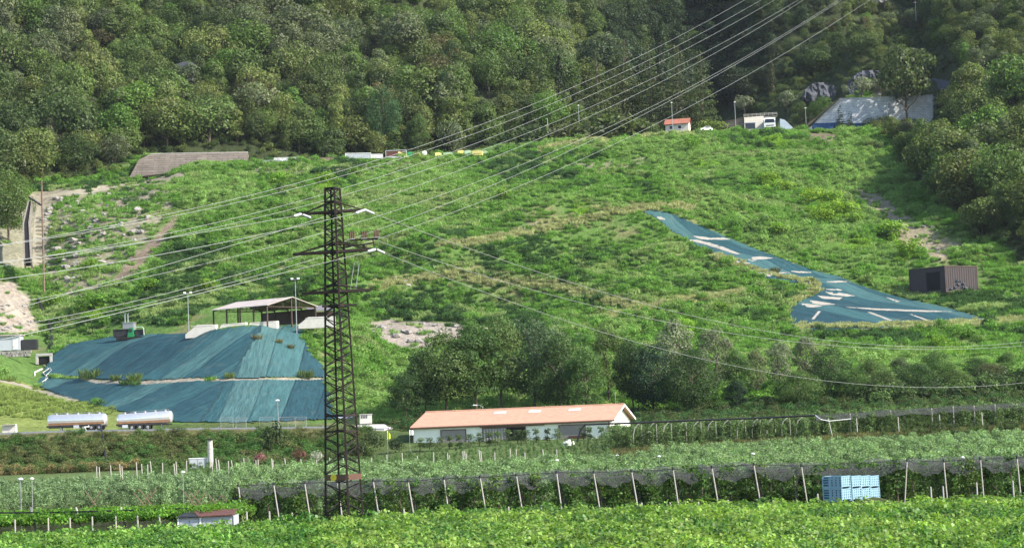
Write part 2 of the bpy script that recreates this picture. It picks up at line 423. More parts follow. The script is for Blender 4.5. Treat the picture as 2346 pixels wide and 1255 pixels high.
M['shedroof'] = mat('weathered_metal_roof', (.44, .38, .35), .6, .12, .6, 0, .1, ((.33, .24, .19), .4, .6))
M['shedroof2'] = mat('dark_sheet_roof', (.16, .15, .16), .6, .15)
M['brownmetal'] = mat('brown_steel', (.07, .045, .035), .6, .3)
M['redsheet'] = mat('rust_red_sheet', (.115, .05, .038), .7, .2, 2)
M['greymetal'] = mat('white_sheet_metal', (.42, .44, .47), .5, .08, 1.5)
M['rock'] = mat('limestone', (.27, .25, .23), .95, .3, .5, 0, .6, ((.2, .18, .16), .4, .7))
M['rubble'] = mat('rubble_stone', (.30, .27, .24), .95, .3, 1.5, 0, .6)
M['rock_dark'] = mat('shade_grey_rock', (.075, .08, .095), .95, .3, .35, 0, .8, ((.05, .06, .05), .3, .7))  # grey rock, darkened and blued to carry the outcrops' shade
M['retain'] = course_mat('coursed_masonry', (.12, .10, .082), (.165, .14, .115), (.06, .052, .044), 3.2, .75)
M['block'] = course_mat('stone_blocks', (.52, .53, .54), (.62, .61, .60), (.36, .37, .39), 1.1, .55)
M['beige'] = mat('beige_wall', (.58, .53, .46), .85, .06, .8)
M['wood'] = mat('weathered_wood', (.16, .11, .08), .85, .3, 3)
M['palewood'] = mat('pale_post', (.36, .34, .30), .85, .15, 4)
M['yellow_sign'] = mat('yellow_plate', (.62, .47, .03), .5, .2, 8)
M['flag_y'] = mat('yellow_green_cloth', (.55, .62, .05), .8, .1)
M['cloth_w'] = mat('pale_cloth', (.72, .70, .66), .85, .08)
M['channel'] = mat('mossy_concrete', (.20, .18, .15), .95, .3, 1)
M['band'] = mat('ground_reflection', (.22, .12, .06), .5, .2)
M['sand'] = mat('pale_sheet', (.30, .28, .24), .9, .22, 1, 0, .3)
M['spoil'] = mat('spoil', (.25, .20, .16), .95, .3, .7, 0, .6, ((.15, .12, .09), .5, .6))
M['hose'] = mat('hose', (.55, .53, .48), .6, .1)
M['black'] = mat('black_pipe', (.015, .015, .017), .5, .2)
M['glass'] = mat('dark_glass', (.02, .025, .035), .12, .1)


# ------------------------------------------------------------------ mesh helpers
class MB:
    def __init__(self):
        self.v = []; self.f = []

    def add(self, vs, fs):
        o = len(self.v); self.v += [tuple(q) for q in vs]; self.f += [tuple(i + o for i in q) for q in fs]
        return self

    def box(self, c, s, rz=0.0):
        hx, hy, hz = s[0] / 2, s[1] / 2, s[2] / 2
        ca, sa = math.cos(rz), math.sin(rz)
        vs = []
        for dz in (-hz, hz):
            for dx, dy in ((-hx, -hy), (hx, -hy), (hx, hy), (-hx, hy)):
                vs.append((c[0] + dx * ca - dy * sa, c[1] + dx * sa + dy * ca, c[2] + dz))
        return self.add(vs, [(0, 3, 2, 1), (4, 5, 6, 7), (0, 1, 5, 4), (1, 2, 6, 5), (2, 3, 7, 6), (3, 0, 4, 7)])

    def tube(self, p, q, r0, r1=None, n=6, caps=True):
        r1 = r0 if r1 is None else r1
        p = Vector(p); q = Vector(q); d = (q - p)
        if d.length < 1e-6:
            return self
        d.normalize()
        a = d.orthogonal().normalized(); b = d.cross(a)
        vs = []
        for c, r in ((p, r0), (q, r1)):
            for k in range(n):
                t = 2 * math.pi * k / n
                vs.append(c + a * (r * math.cos(t)) + b * (r * math.sin(t)))
        fs = [(k, (k + 1) % n, n + (k + 1) % n, n + k) for k in range(n)]
        if caps:
            fs += [tuple(range(n - 1, -1, -1)), tuple(range(n, 2 * n))]
        return self.add(vs, fs)

    def path(self, pts, r, n=6):
        """a round pipe through points as one joined surface"""
        pts = [Vector(p) for p in pts]
        m = len(pts); rr = r if isinstance(r, (list, tuple)) else [r] * m
        vs = []
        ref = None
        for i, p in enumerate(pts):
            d = (pts[min(i + 1, m - 1)] - pts[max(i - 1, 0)]).normalized()
            if ref is None:
                ref = d.orthogonal().normalized()
            a = (ref - d * ref.dot(d)).normalized(); ref = a
            b = d.cross(a)
            for k in range(n):
                t = 2 * math.pi * k / n
                vs.append(p + a * (rr[i] * math.cos(t)) + b * (rr[i] * math.sin(t)))
        fs = []
        for i in range(m - 1):
            for k in range(n):
                fs.append((i * n + k, i * n + (k + 1) % n, (i + 1) * n + (k + 1) % n, (i + 1) * n + k))
        fs += [tuple(range(n - 1, -1, -1)), tuple(range((m - 1) * n, m * n))]
        return self.add(vs, fs)

    def bar(self, p, q, w, h=None):
        h = w if h is None else h
        p = Vector(p); q = Vector(q); d = (q - p).normalized()
        up = Vector((0, 0, 1)) if abs(d.z) < .95 else Vector((0, 1, 0))
        a = d.cross(up).normalized() * (w / 2); b = a.cross(d).normalized() * (h / 2)
        vs = [p - a - b, p + a - b, p + a + b, p - a + b, q - a - b, q + a - b, q + a + b, q - a + b]
        return self.add(vs, [(0, 1, 2, 3), (7, 6, 5, 4), (0, 4, 5, 1), (1, 5, 6, 2), (2, 6, 7, 3), (3, 7, 4, 0)])

    def prism(self, poly, ext):
        """closed polygon (3-D points) pushed along a vector"""
        poly = [Vector(p) for p in poly]; e = Vector(ext); n = len(poly)
        vs = poly + [p + e for p in poly]
        fs = [tuple(range(n)), tuple(range(2 * n - 1, n - 1, -1))]
        fs += [((k + 1) % n, k, n + k, n + (k + 1) % n) for k in range(n)]
        return self.add(vs, fs)

    def lathe(self, prof, n=12, axis='z', c=(0, 0, 0)):
        vs = []
        for r, h in prof:
            for k in range(n):
                t = 2 * math.pi * k / n
                a, b = r * math.cos(t), r * math.sin(t)
                vs.append({'z': (c[0] + a, c[1] + b, c[2] + h), 'x': (c[0] + h, c[1] + a, c[2] + b), 'y': (c[0] + a, c[1] + h, c[2] + b)}[axis])
        fs = []
        m = len(prof)
        for i in range(m - 1):
            for k in range(n):
                fs.append((i * n + k, i * n + (k + 1) % n, (i + 1) * n + (k + 1) % n, (i + 1) * n + k))
        fs += [tuple(range(n - 1, -1, -1)), tuple(range((m - 1) * n, m * n))]
        return self.add(vs, fs)

    def build(self, name, m, parent=None, origin=None, smooth=False):
        me = bpy.data.meshes.new(name)
        o_ = Vector(origin) if origin is not None else Vector((0, 0, 0))
        me.from_pydata([tuple(Vector(v) - o_) for v in self.v], [], self.f)
        return link(name, me, m, parent, smooth, (o_ if parent is None else None))


def fix_normals(me):
    import bmesh
    b = bmesh.new(); b.from_mesh(me)
    bmesh.ops.recalc_face_normals(b, faces=b.faces)
    b.to_mesh(me); b.free()


def link(name, me, m, parent=None, smooth=False, loc=None):
    if len(me.polygons) < 20000 and not getattr(me, '_leafy', False) and not me.get('leafy'):
        fix_normals(me)
    if smooth:
        me.polygons.foreach_set('use_smooth', [True] * len(me.polygons))
    o = bpy.data.objects.new(name, me); COL.objects.link(o)
    me.materials.append(m)
    if parent is not None:
        o.parent = parent
    if loc is not None:
        o.location = loc
    return o


def tag(o, label=None, cat=None, group=None, kind=None):
    if label: o['label'] = label
    if cat: o['category'] = cat
    if group: o['group'] = group
    if kind: o['kind'] = kind
    return o


def thing(name, label, cat, loc=(0, 0, 0), rz=0.0, group=None):
    o = bpy.data.objects.new(name, None); COL.objects.link(o)
    o.empty_display_size = .3
    o.location = loc; o.rotation_euler = (0, 0, rz)
    return tag(o, label, cat, group)


def copy_tree(o, parent=None):
    c = o.copy(); COL.objects.link(c)
    if parent is not None:
        c.parent = parent
    for ch in list(o.children):
        copy_tree(ch, c)
    return c


ORD = ['first', 'second', 'third', 'fourth', 'fifth', 'sixth', 'seventh', 'eighth', 'ninth', 'tenth', 'eleventh', 'twelfth',
       'thirteenth', 'fourteenth', 'fifteenth', 'sixteenth', 'seventeenth', 'eighteenth', 'nineteenth', 'twentieth']


def ordinal(i):
    if i < 20:
        return ORD[i]
    return '%d%s' % (i + 1, {1: 'st', 2: 'nd', 3: 'rd'}.get((i + 1) % 10, 'th'))


def np_mesh(name, V, Q):
    """quads from numpy arrays"""
    me = bpy.data.meshes.new(name)
    nv, nq = len(V), len(Q)
    me.vertices.add(nv); me.vertices.foreach_set('co', V.astype(np.float32).ravel())
    k = Q.shape[1]
    me.loops.add(nq * k); me.polygons.add(nq)
    me.loops.foreach_set('vertex_index', Q.astype(np.int32).ravel())
    me.polygons.foreach_set('loop_start', np.arange(0, nq * k, k, dtype=np.int32))
    me.update(calc_edges=True)
    return me


def unit(v):
    return v / np.maximum(np.linalg.norm(v, axis=-1, keepdims=True), 1e-9)


def leaves_mesh(name, pos, nrm, size, rng, aspect=.62, bend=.18):
    """one small bent leaf (four corners) at every point"""
    n = len(pos)
    t = unit(np.cross(nrm, rng.normal(size=(n, 3))))
    b = np.cross(nrm, t)
    size = np.asarray(size).reshape(-1, 1)
    a = t * size * .5; c = b * size * .5 * aspect; dn = nrm * size * bend
    V = np.stack([pos - a - dn, pos - c * 1.0 + dn * .2, pos + a - dn, pos + c + dn * .2], 1).reshape(-1, 3)
    Q = np.arange(4 * n).reshape(n, 4)
    me = np_mesh(name, V, Q)
    me['leafy'] = 1
    return me


def cloud(n, lobes, leaf, rng, out=1.0, jit=.75, fill=.35, upb=.25):
    """leaf positions and normals over a set of lobes (cx,cy,cz,r,rz)"""
    lobes = np.asarray(lobes, float)
    w = lobes[:, 3] ** 2; w = w / w.sum()
    k = rng.choice(len(lobes), n, p=w)
    d = unit(rng.normal(size=(n, 3)))
    low = d[:, 2] < -.35
    d[low, 2] *= rng.random(low.sum()) * .8
    d = unit(d)
    rad = 1 - fill * rng.random(n) ** 1.6
    pos = lobes[k, :3] + d * np.stack([lobes[k, 3], lobes[k, 3], lobes[k, 4]], 1) * rad[:, None]
    nr = unit(d * out + rng.normal(size=(n, 3)) * jit + np.array([0, 0, upb]))
    sz = leaf * (.6 + .8 * rng.random(n))
    return pos, nr, sz


def crown_round(seed, H=11.0, W=8.0, base=.28, nl=18, n=1700, leaf=.62, flat=1.0, lob=(.17, .3)):
    rng = np.random.default_rng(seed)
    lobes = []
    cz = H * (1 + base) / 2; hz = H * (1 - base) / 2
    for i in range(nl):
        d = unit(rng.normal(size=3))
        q = .62 + .2 * rng.random()
        taper = 1 - .35 * max(0, d[2])
        r = W * rng.uniform(*lob)
        lobes.append((d[0] * W / 2 * q * taper, d[1] * W / 2 * q * taper, cz + d[2] * hz * q, r, r * rng.uniform(.7, 1.0) * flat))
    lobes.append((0, 0, cz, W * .3, hz * .75))
    p, nr, s = cloud(n, lobes, leaf, rng, 1.25, .55, .25, .2)
    return leaves_mesh('crown', p, nr, s, rng)


def crown_tall(seed, H=13.0, W=6.0, n=1700, leaf=.6):
    return crown_round(seed, H, W, .16, 22, n, leaf, 1.1, (.16, .26))


def crown_layered(seed, H=26.0, W=15.0, n=4200, leaf=.75):
    """cedar: flat plates of needles on level limbs"""
    rng = np.random.default_rng(seed)
    lobes = []
    lay = 17
    for i in range(lay):
        f = i / (lay - 1)
        rad = W / 2 * (1 - f ** 1.7 * .82) * rng.uniform(.8, 1.08)
        k = max(3, int(8 * (1 - f * .55)))
        a0 = rng.random() * 6.28
        for j in range(k):
            a = a0 + 6.28 * j / k + rng.normal() * .25
            q = rad * rng.uniform(.55, 1.0)
            r = rad * rng.uniform(.26, .42) + .5
            lobes.append((math.cos(a) * q * .75, math.sin(a) * q * .75, H * (.13 + .84 * f) + rng.normal() * .35, r, r * .24 + .12))
    lobes.append((0, 0, H * .97, .8, 1.3))
    p, nr, s = cloud(n, lobes, leaf, rng, .9, .6, .6, .5)
    return leaves_mesh('crown', p, nr, s, rng, .4)


def crown_column(seed, H=15.0, W=2.6, n=1300, leaf=.42):
    rng = np.random.default_rng(seed)
    z = rng.random(n) ** .9
    prof = np.interp(z, [0, .08, .4, .8, 1], [.25, .8, 1, .55, .04]) * W / 2
    a = rng.random(n) * 6.283
    rr = prof * (1 - .3 * rng.random(n) ** 2) * (1 + .18 * np.sin(a * 3 + z * 19))
    pos = np.stack([np.cos(a) * rr, np.sin(a) * rr, .6 + z * (H - .6)], 1)
    nr = unit(np.stack([np.cos(a), np.sin(a), .4 * np.ones(n)], 1) + rng.normal(size=(n, 3)) * .5)
    return leaves_mesh('crown', pos, nr, leaf * (.6 + .8 * rng.random(n)), rng, .5)


def crown_cone(seed, H=12.0, W=5.0, n=1800, leaf=.5):
    rng = np.random.default_rng(seed)
    lobes = []
    for i in range(14):
        f = i / 13
        rad = W / 2 * (1 - f * .93)
        for j in range(max(2, int(7 * (1 - f)))):
            a = rng.random() * 6.28
            lobes.append((math.cos(a) * rad * .65, math.sin(a) * rad * .65, H * (.1 + .86 * f), rad * .4 + .15, .3))
    p, nr, s = cloud(n, lobes, leaf, rng, .8, .6, .5, .2)
    return leaves_mesh('crown', p, nr, s, rng, .4)


def bush_mesh(seed, H=1.6, W=1.9, n=150, leaf=.3, nl=7, name='foliage'):
    rng = np.random.default_rng(seed)
    lobes = []
    for i in range(nl):
        a = rng.random() * 6.28; q = W / 2 * rng.random() ** .6 * .7
        r = W * rng.uniform(.17, .3)
        lobes.append((math.cos(a) * q, math.sin(a) * q, H * rng.uniform(.3, .78), r, r * rng.uniform(.8, 1.15)))
    p, nr, s = cloud(n, lobes, leaf, rng, 1.0, .7, .4, .35)
    p[:, 2] = np.maximum(p[:, 2], .03)
    return leaves_mesh(name, p, nr, s, rng)


def tuft_mesh(seed, H=1.1, W=1.3, n=90, name='blades', wid=.09, lean=.45):
    """upright grass or weed blades"""
    rng = np.random.default_rng(seed)
    a = rng.random(n) * 6.283; q = W / 2 * np.sqrt(rng.random(n))
    bx, by = np.cos(a) * q, np.sin(a) * q
    h = H * (.45 + .6 * rng.random(n))
    lx, ly = rng.normal(size=n) * lean * h * .5 + np.cos(a) * .2 * h, rng.normal(size=n) * lean * h * .5 + np.sin(a) * .2 * h
    t = rng.random(n) * 6.283
    wx, wy = np.cos(t) * wid, np.sin(t) * wid
    z0 = np.zeros(n)
    V = np.stack([np.stack([bx - wx * .5, by - wy * .5, z0], 1), np.stack([bx + wx * .5, by + wy * .5, z0], 1),
                  np.stack([bx + lx * .5 + wx, by + ly * .5 + wy, h * .62], 1), np.stack([bx + lx, by + ly, h], 1)], 1).reshape(-1, 3)
    me = np_mesh(name, V, np.arange(4 * n).reshape(n, 4)); me['leafy'] = 1
    return me


def trunk_mb(seed, H, r, spread=2.2, nb=6, start=.3):
    rng = random.Random(seed)
    b = MB()
    pts = [Vector((0, 0, -.4))]
    x = y = 0
    for i in range(1, 6):
        x += rng.uniform(-.12, .12) * H / 8; y += rng.uniform(-.12, .12) * H / 8
        pts.append(Vector((x, y, H * .85 * i / 5)))
    b.path(pts, [r * (1.15 - .17 * i) for i in range(6)], 7)
    for k in range(nb):
        f = start + (.75 - start) * k / max(1, nb - 1)
        i = min(4, int(f * 5)); c = pts[i].lerp(pts[i + 1], f * 5 - i)
        a = k * 2.4 + rng.uniform(-.5, .5); l = spread * rng.uniform(.7, 1.1)
        m_ = c + Vector((math.cos(a) * l * .5, math.sin(a) * l * .5, l * .35)); e = c + Vector((math.cos(a) * l, math.sin(a) * l, l * .95))
        b.path([c, m_, e], [r * .5, r * .36, r * .12], 5)
    return b


# ------------------------------------------------------------------ scatter (only for what nobody could count)
def scatter(name, pts, protos, scales, tints, mat_dummy, rots=None, rng=RNG, label=None):
    n = len(pts)
    me = bpy.data.meshes.new(name)
    me.vertices.add(n); me.vertices.foreach_set('co', np.asarray(pts, np.float32).ravel())
    def attr(nm, ty, arr, key):
        a = me.attributes.new(nm, ty, 'POINT'); a.data.foreach_set(key, np.asarray(arr, np.float32).ravel() if ty != 'INT' else np.asarray(arr, np.int32).ravel())
    if rots is None:
        rots = np.stack([rng.normal(size=n) * .08, rng.normal(size=n) * .08, rng.random(n) * 6.283], 1)
    attr('rot', 'FLOAT_VECTOR', rots, 'vector')
    attr('scl', 'FLOAT_VECTOR', scales, 'vector')
    attr('vi', 'INT', rng.integers(0, len(protos), n), 'value')
    attr('tint', 'FLOAT_COLOR', np.concatenate([tints, np.ones((n, 1))], 1), 'color')
    o = bpy.data.objects.new(name, me); COL.objects.link(o)
    me.materials.append(mat_dummy)
    ng = bpy.data.node_groups.new(name, 'GeometryNodeTree')
    ng.interface.new_socket('Geometry', in_out='INPUT', socket_type='NodeSocketGeometry')
    ng.interface.new_socket('Geometry', in_out='OUTPUT', socket_type='NodeSocketGeometry')
    nn = ng.nodes; gi = nn.new('NodeGroupInput'); go = nn.new('NodeGroupOutput')
    jn = nn.new('GeometryNodeJoinGeometry')
    for p in protos:
        oi = nn.new('GeometryNodeObjectInfo'); oi.inputs['Object'].default_value = p; oi.inputs['As Instance'].default_value = True
        ng.links.new(oi.outputs['Geometry'], jn.inputs[0])
    ip = nn.new('GeometryNodeInstanceOnPoints'); ip.inputs['Pick Instance'].default_value = True
    def na(nm, ty):
        k = nn.new('GeometryNodeInputNamedAttribute'); k.data_type = ty; k.inputs[0].default_value = nm
        return k.outputs[0]
    ng.links.new(gi.outputs[0], ip.inputs['Points']); ng.links.new(jn.outputs[0], ip.inputs['Instance'])
    ng.links.new(na('vi', 'INT'), ip.inputs['Instance Index'])
    e2r = nn.new('FunctionNodeEulerToRotation'); ng.links.new(na('rot', 'FLOAT_VECTOR'), e2r.inputs[0])
    ng.links.new(e2r.outputs[0], ip.inputs['Rotation']); ng.links.new(na('scl', 'FLOAT_VECTOR'), ip.inputs['Scale'])
    ng.links.new(ip.outputs[0], go.inputs[0])
    md = o.modifiers.new('scatter', 'NODES'); md.node_group = ng
    tag(o, label, None, None, 'stuff')
    return o

# ------------------------------------------------------------------ photo outlines of the covered and bare patches of ground
def z6(*a):
    return [(1400 + x / 2.48, 440 + y / 2.48) for x, y in a]


TARP_UP = [(100, 860), (118, 822), (150, 792), (260, 772), (330, 768), (430, 765), (560, 752), (690, 746), (697, 780), (705, 805), (735, 835), (746, 866),
           (640, 865), (540, 867), (430, 866), (350, 872), (290, 872), (215, 869), (178, 862), (140, 865)]
TARP_LO = [(100, 863), (140, 869), (178, 868), (215, 880), (290, 883), (350, 882), (430, 876), (540, 875), (640, 872), (748, 872), (766, 950), (770, 961), (640, 966),
           (480, 968), (400, 967), (330, 956), (262, 939), (200, 923), (140, 906), (84, 884)]
TARP_R = [(1476, 486), (1497, 483), (1529, 490), (1602, 519), (1682, 551), (1743, 577), (1803, 599), (1848, 617), (1924, 636), (1985, 660), (2065, 684),
          (2166, 706), (2227, 723), (2272, 738), (2166, 748), (2045, 752), (1924, 757), (1813, 757), (1812, 718), (1821, 700), (1836, 692), (1882, 670),
          (1882, 654), (1823, 647), (1771, 642), (1723, 626), (1698, 609), (1658, 589), (1602, 565), (1569, 545), (1533, 527), (1513, 507)]
RUBBLE = [(835, 740), (880, 733), (960, 735), (1040, 738), (1075, 750), (1060, 775), (1000, 800), (930, 805), (880, 785), (850, 765)]
SANDHEAP = [(-80, 660), (30, 645), (60, 672), (72, 700), (85, 745), (95, 765), (-80, 765)]
GRASSTRI = [(-150, 868), (40, 872), (120, 896), (200, 925), (300, 950), (270, 985), (-150, 995)]
STONY = [(85, 440), (300, 405), (410, 395), (400, 470), (330, 560), (250, 640), (180, 700), (110, 640), (85, 560)]
DIRTTRAIL = [(385, 510), (410, 490), (400, 530), (330, 610), (270, 655), (240, 660), (290, 600), (340, 555)]
DARKSOIL = [(1940, 430), (2010, 440), (2060, 480), (2140, 530), (2200, 560), (2160, 600), (2080, 570), (2030, 520), (1980, 470)]
LEDGE = [(178, 862), (215, 868), (290, 871), (430, 865), (540, 866), (746, 865), (748, 873), (640, 873), (430, 877), (290, 884), (215, 881), (178, 870)]
LEFTSCREE = [(-60, 470), (75, 460), (90, 500), (100, 610), (60, 615), (-60, 600)]

# flatten the small relief under the sheets
_gx, _gy = project(_SX, _SY, HZ)
_fl = (inpoly(_gx, _gy, TARP_UP) | inpoly(_gx, _gy, TARP_LO) | inpoly(_gx, _gy, TARP_R)).astype(float)
for _ in range(3):
    _fl[1:-1, 1:-1] = (_fl[1:-1, 1:-1] * 2 + _fl[:-2, 1:-1] + _fl[2:, 1:-1] + _fl[1:-1, :-2] + _fl[1:-1, 2:]) / 6
sm = HZ.copy()
for _ in range(6):
    sm[2:-2, 2:-2] = (sm[2:-2, 2:-2] * 2 + sm[:-4, 2:-2] + sm[4:, 2:-2] + sm[2:-2, :-4] + sm[2:-2, 4:]) / 6
HZ = HZ * (1 - np.clip(_fl * 1.4, 0, 1)) + sm * np.clip(_fl * 1.4, 0, 1)

# heap of rubble on the bench, spoil heap on the left
_gx, _gy = project(_SX, _SY, HZ)
FS_X = [-500, 0, 100, 200, 350, 570, 700, 900, 1150, 1400, 1480, 1550, 1750, 1880, 1990, 2010, 2060, 2100, 2200, 2346, 2600, 3000]
FS_D = [480, 540, 572, 584, 603, 606, 607, 616, 634, 648, 680, 698, 712, 705, 672, 614, 575, 545, 497, 464, 440, 440]


def forest_start(px):
    return np.interp(px, FS_X, FS_D)


# ------------------------------------------------------------------ terrain mesh
def build_ground():
    ns, nd = HZ.shape
    V = np.stack([_SX, _SY, HZ], -1).reshape(-1, 3)
    idx = np.arange(ns * nd).reshape(ns, nd)
    Q = np.stack([idx[:-1, :-1], idx[1:, :-1], idx[1:, 1:], idx[:-1, 1:]], -1).reshape(-1, 4)
    me = np_mesh('ground', V, Q)
    px, py = project(V[:, 0], V[:, 1], V[:, 2])
    D = V[:, 1]
    x, y = V[:, 0], V[:, 1]
    def c(*a): return np.array(a)[None, :]
    n1 = fbm(x / 9, y / 9, 41)[:, None]; n2 = fbm(x / 3, y / 3, 57)[:, None]
    col = c(.05, .085, .025) * (1 - n1) + c(.10, .13, .045) * n1
    land = ((D > 340) & (D < np.minimum(forest_start(px), 664)))[:, None]
    dry = np.clip((n1 * .6 + n2 * .4 - .55) * 7, 0, 1)
    lcol = c(.085, .15, .038) * (1 - dry) + c(.15, .155, .07) * dry
    col = np.where(land, lcol, col)
    wood_ = (D >= np.minimum(forest_start(px), 664))[:, None]
    col = np.where(wood_, c(.035, .045, .02) * (.7 + n2), col)
    def paint(poly, cc, k=1.0):
        nonlocal col
        m_ = inpoly(px, py, poly)[:, None] & (D > 300)[:, None]
        col = np.where(m_, col * (1 - k) + np.array(cc)[None, :] * (.75 + .5 * n2) * k, col)
    paint(RUBBLE, (.27, .235, .20)); paint(SANDHEAP, (.29, .25, .205)); paint(GRASSTRI, (.17, .21, .06)); paint(STONY, (.21, .185, .14), .8)
    paint(DIRTTRAIL, (.17, .135, .10)); paint(DARKSOIL, (.25, .21, .155), .85); paint(LEFTSCREE, (.22, .20, .15), .85); paint(LEDGE, (.27, .245, .20))
    for poly in ([(60, 440), (250, 432), (420, 395), (430, 405), (300, 428), (110, 462), (90, 480)],):
        paint(poly, (.25, .22, .17), .9)
    paint([(540, 385), (900, 372), (1000, 372), (900, 395), (760, 405), (600, 400)], (.15, .13, .105), .75)
    paint([(1290, 378), (1480, 365), (1480, 385), (1300, 395)], (.2, .18, .13), .7)
    paint([(1180, 520), (1260, 505), (1260, 530), (1190, 540)], (.19, .16, .12), .7)
    paint([(1690, 300), (1740, 330), (1760, 350), (1700, 345)], (.18, .15, .11), .6)
    paint([(1840, 305), (1930, 308), (1900, 335), (1860, 330)], (.17, .125, .1), .8)
    # dry orchard floor and tan strip
    strip_ = ((D > 150) & (D < 172) & (px < 540))[:, None]
    col = np.where(strip_, c(.34, .27, .13) * (.7 + .6 * n2), col)
    valley = ((D < 295) & (D > 172))[:, None]
    col = np.where(valley, c(.10, .14, .05) * (.7 + .6 * n1), col)
    near_ = (D < 150)[:, None]
    col = np.where(near_, c(.07, .085, .035) * (.7 + .6 * n1), col)
    emb = ((D > 290) & (D < 324) & (px < 820))[:, None]
    col = np.where(emb, c(.12, .115, .05) * (.6 + .8 * n1), col)
    a = me.color_attributes.new('soil', 'FLOAT_COLOR', 'POINT')
    a.data.foreach_set('color', np.concatenate([col, np.ones((len(col), 1))], 1).astype(np.float32).ravel())
    o = bpy.data.objects.new('ground', me); COL.objects.link(o); me.materials.append(M['soil'])
    me.polygons.foreach_set('use_smooth', [True] * len(me.polygons))
    tag(o, kind='structure')
    # the wider land the slope stands on, out to the horizon
    b = MB(); b.add([(-4000, -4000, -1.2), (4000, -4000, -1.2), (4000, 4000, -1.2), (-4000, 4000, -1.2)], [(0, 1, 2, 3)])
    me2 = bpy.data.meshes.new('valley_floor'); me2.from_pydata(b.v, [], b.f)
    ca = me2.color_attributes.new('soil', 'FLOAT_COLOR', 'POINT'); ca.data.foreach_set('color', [.08, .12, .04, 1] * 4)
    o2 = bpy.data.objects.new('valley_floor', me2); COL.objects.link(o2); me2.materials.append(M['soil']); tag(o2, kind='structure')


build_ground()


# ------------------------------------------------------------------ draped sheets
def drape(name, poly_px, m, lift=.12, step=.7, uvf=None, parent=None, label=None, cat=None, kind=None, group=None, wob=0.0, lo=300.):
    pts = []
    for i in range(len(poly_px)):
        a = poly_px[i]; b_ = poly_px[(i + 1) % len(poly_px)]
        k = max(1, int(math.hypot(b_[0] - a[0], b_[1] - a[1]) / 8))
        for q in range(k):
            t = q / k
            g = G(a[0] + (b_[0] - a[0]) * t, a[1] + (b_[1] - a[1]) * t, lo)
            pts.append((g.x, g.y))
    A = np.array(pts)
    x0, y0 = A.min(0); x1, y1 = A.max(0)
    gx = np.arange(x0 - step, x1 + step, step); gy = np.arange(y0 - step, y1 + step, step)
    X, Y = np.meshgrid(gx, gy, indexing='ij')
    ins = inpoly(X, Y, pts)
    cell = ins[:-1, :-1] & ins[1:, :-1] & ins[1:, 1:] & ins[:-1, 1:]
    near_cell = (ins[:-1, :-1].astype(int) + ins[1:, :-1] + ins[1:, 1:] + ins[:-1, 1:]) >= 2
    cell = near_cell
    Z = ground(X, Y) + lift
    if wob:
        Z = Z + wob * (fbm(X / 2.2, Y / 2.2, 77) - .4)
    idx = np.arange(X.size).reshape(X.shape)
    Q = np.stack([idx[:-1, :-1], idx[1:, :-1], idx[1:, 1:], idx[:-1, 1:]], -1)[cell]
    if len(Q) == 0:
        return None
    used, inv = np.unique(Q.ravel(), return_inverse=True)
    V = np.stack([X.ravel(), Y.ravel(), Z.ravel()], 1)[used]; Q = inv.reshape(-1, 4)
    org = V.mean(0) if parent is None else np.zeros(3)
    me = np_mesh(name, V - org, Q)
    if uvf is not None:
        u, v = uvf(V[:, 0], V[:, 1])
        uv = me.uv_layers.new(name='UVMap')
        uv.data.foreach_set('uv', np.stack([u, v], 1)[Q.ravel()].astype(np.float32).ravel())
    o = bpy.data.objects.new(name, me); COL.objects.link(o); me.materials.append(m)
    me.polygons.foreach_set('use_smooth', [True] * len(me.polygons))
    if parent is None:
        o.location = org
    else:
        o.parent = parent; o.location = -Vector(parent.location)
    tag(o, label, cat, group, kind)
    return o


def uv_left(x, y):
    px, py = project(x, y, ground(x, y))
    edge = 598 - (py - 753) * .64
    left = px < edge
    u = np.where(left, x * .82 - y * .57 + 500, x * 1.0 + 900)
    v = np.where(left, x * .57 + y * .82, y)
    return u, v


def uv_right(x, y):
    return x * .80 + y * .6 + 300, -x * .6 + y * .8


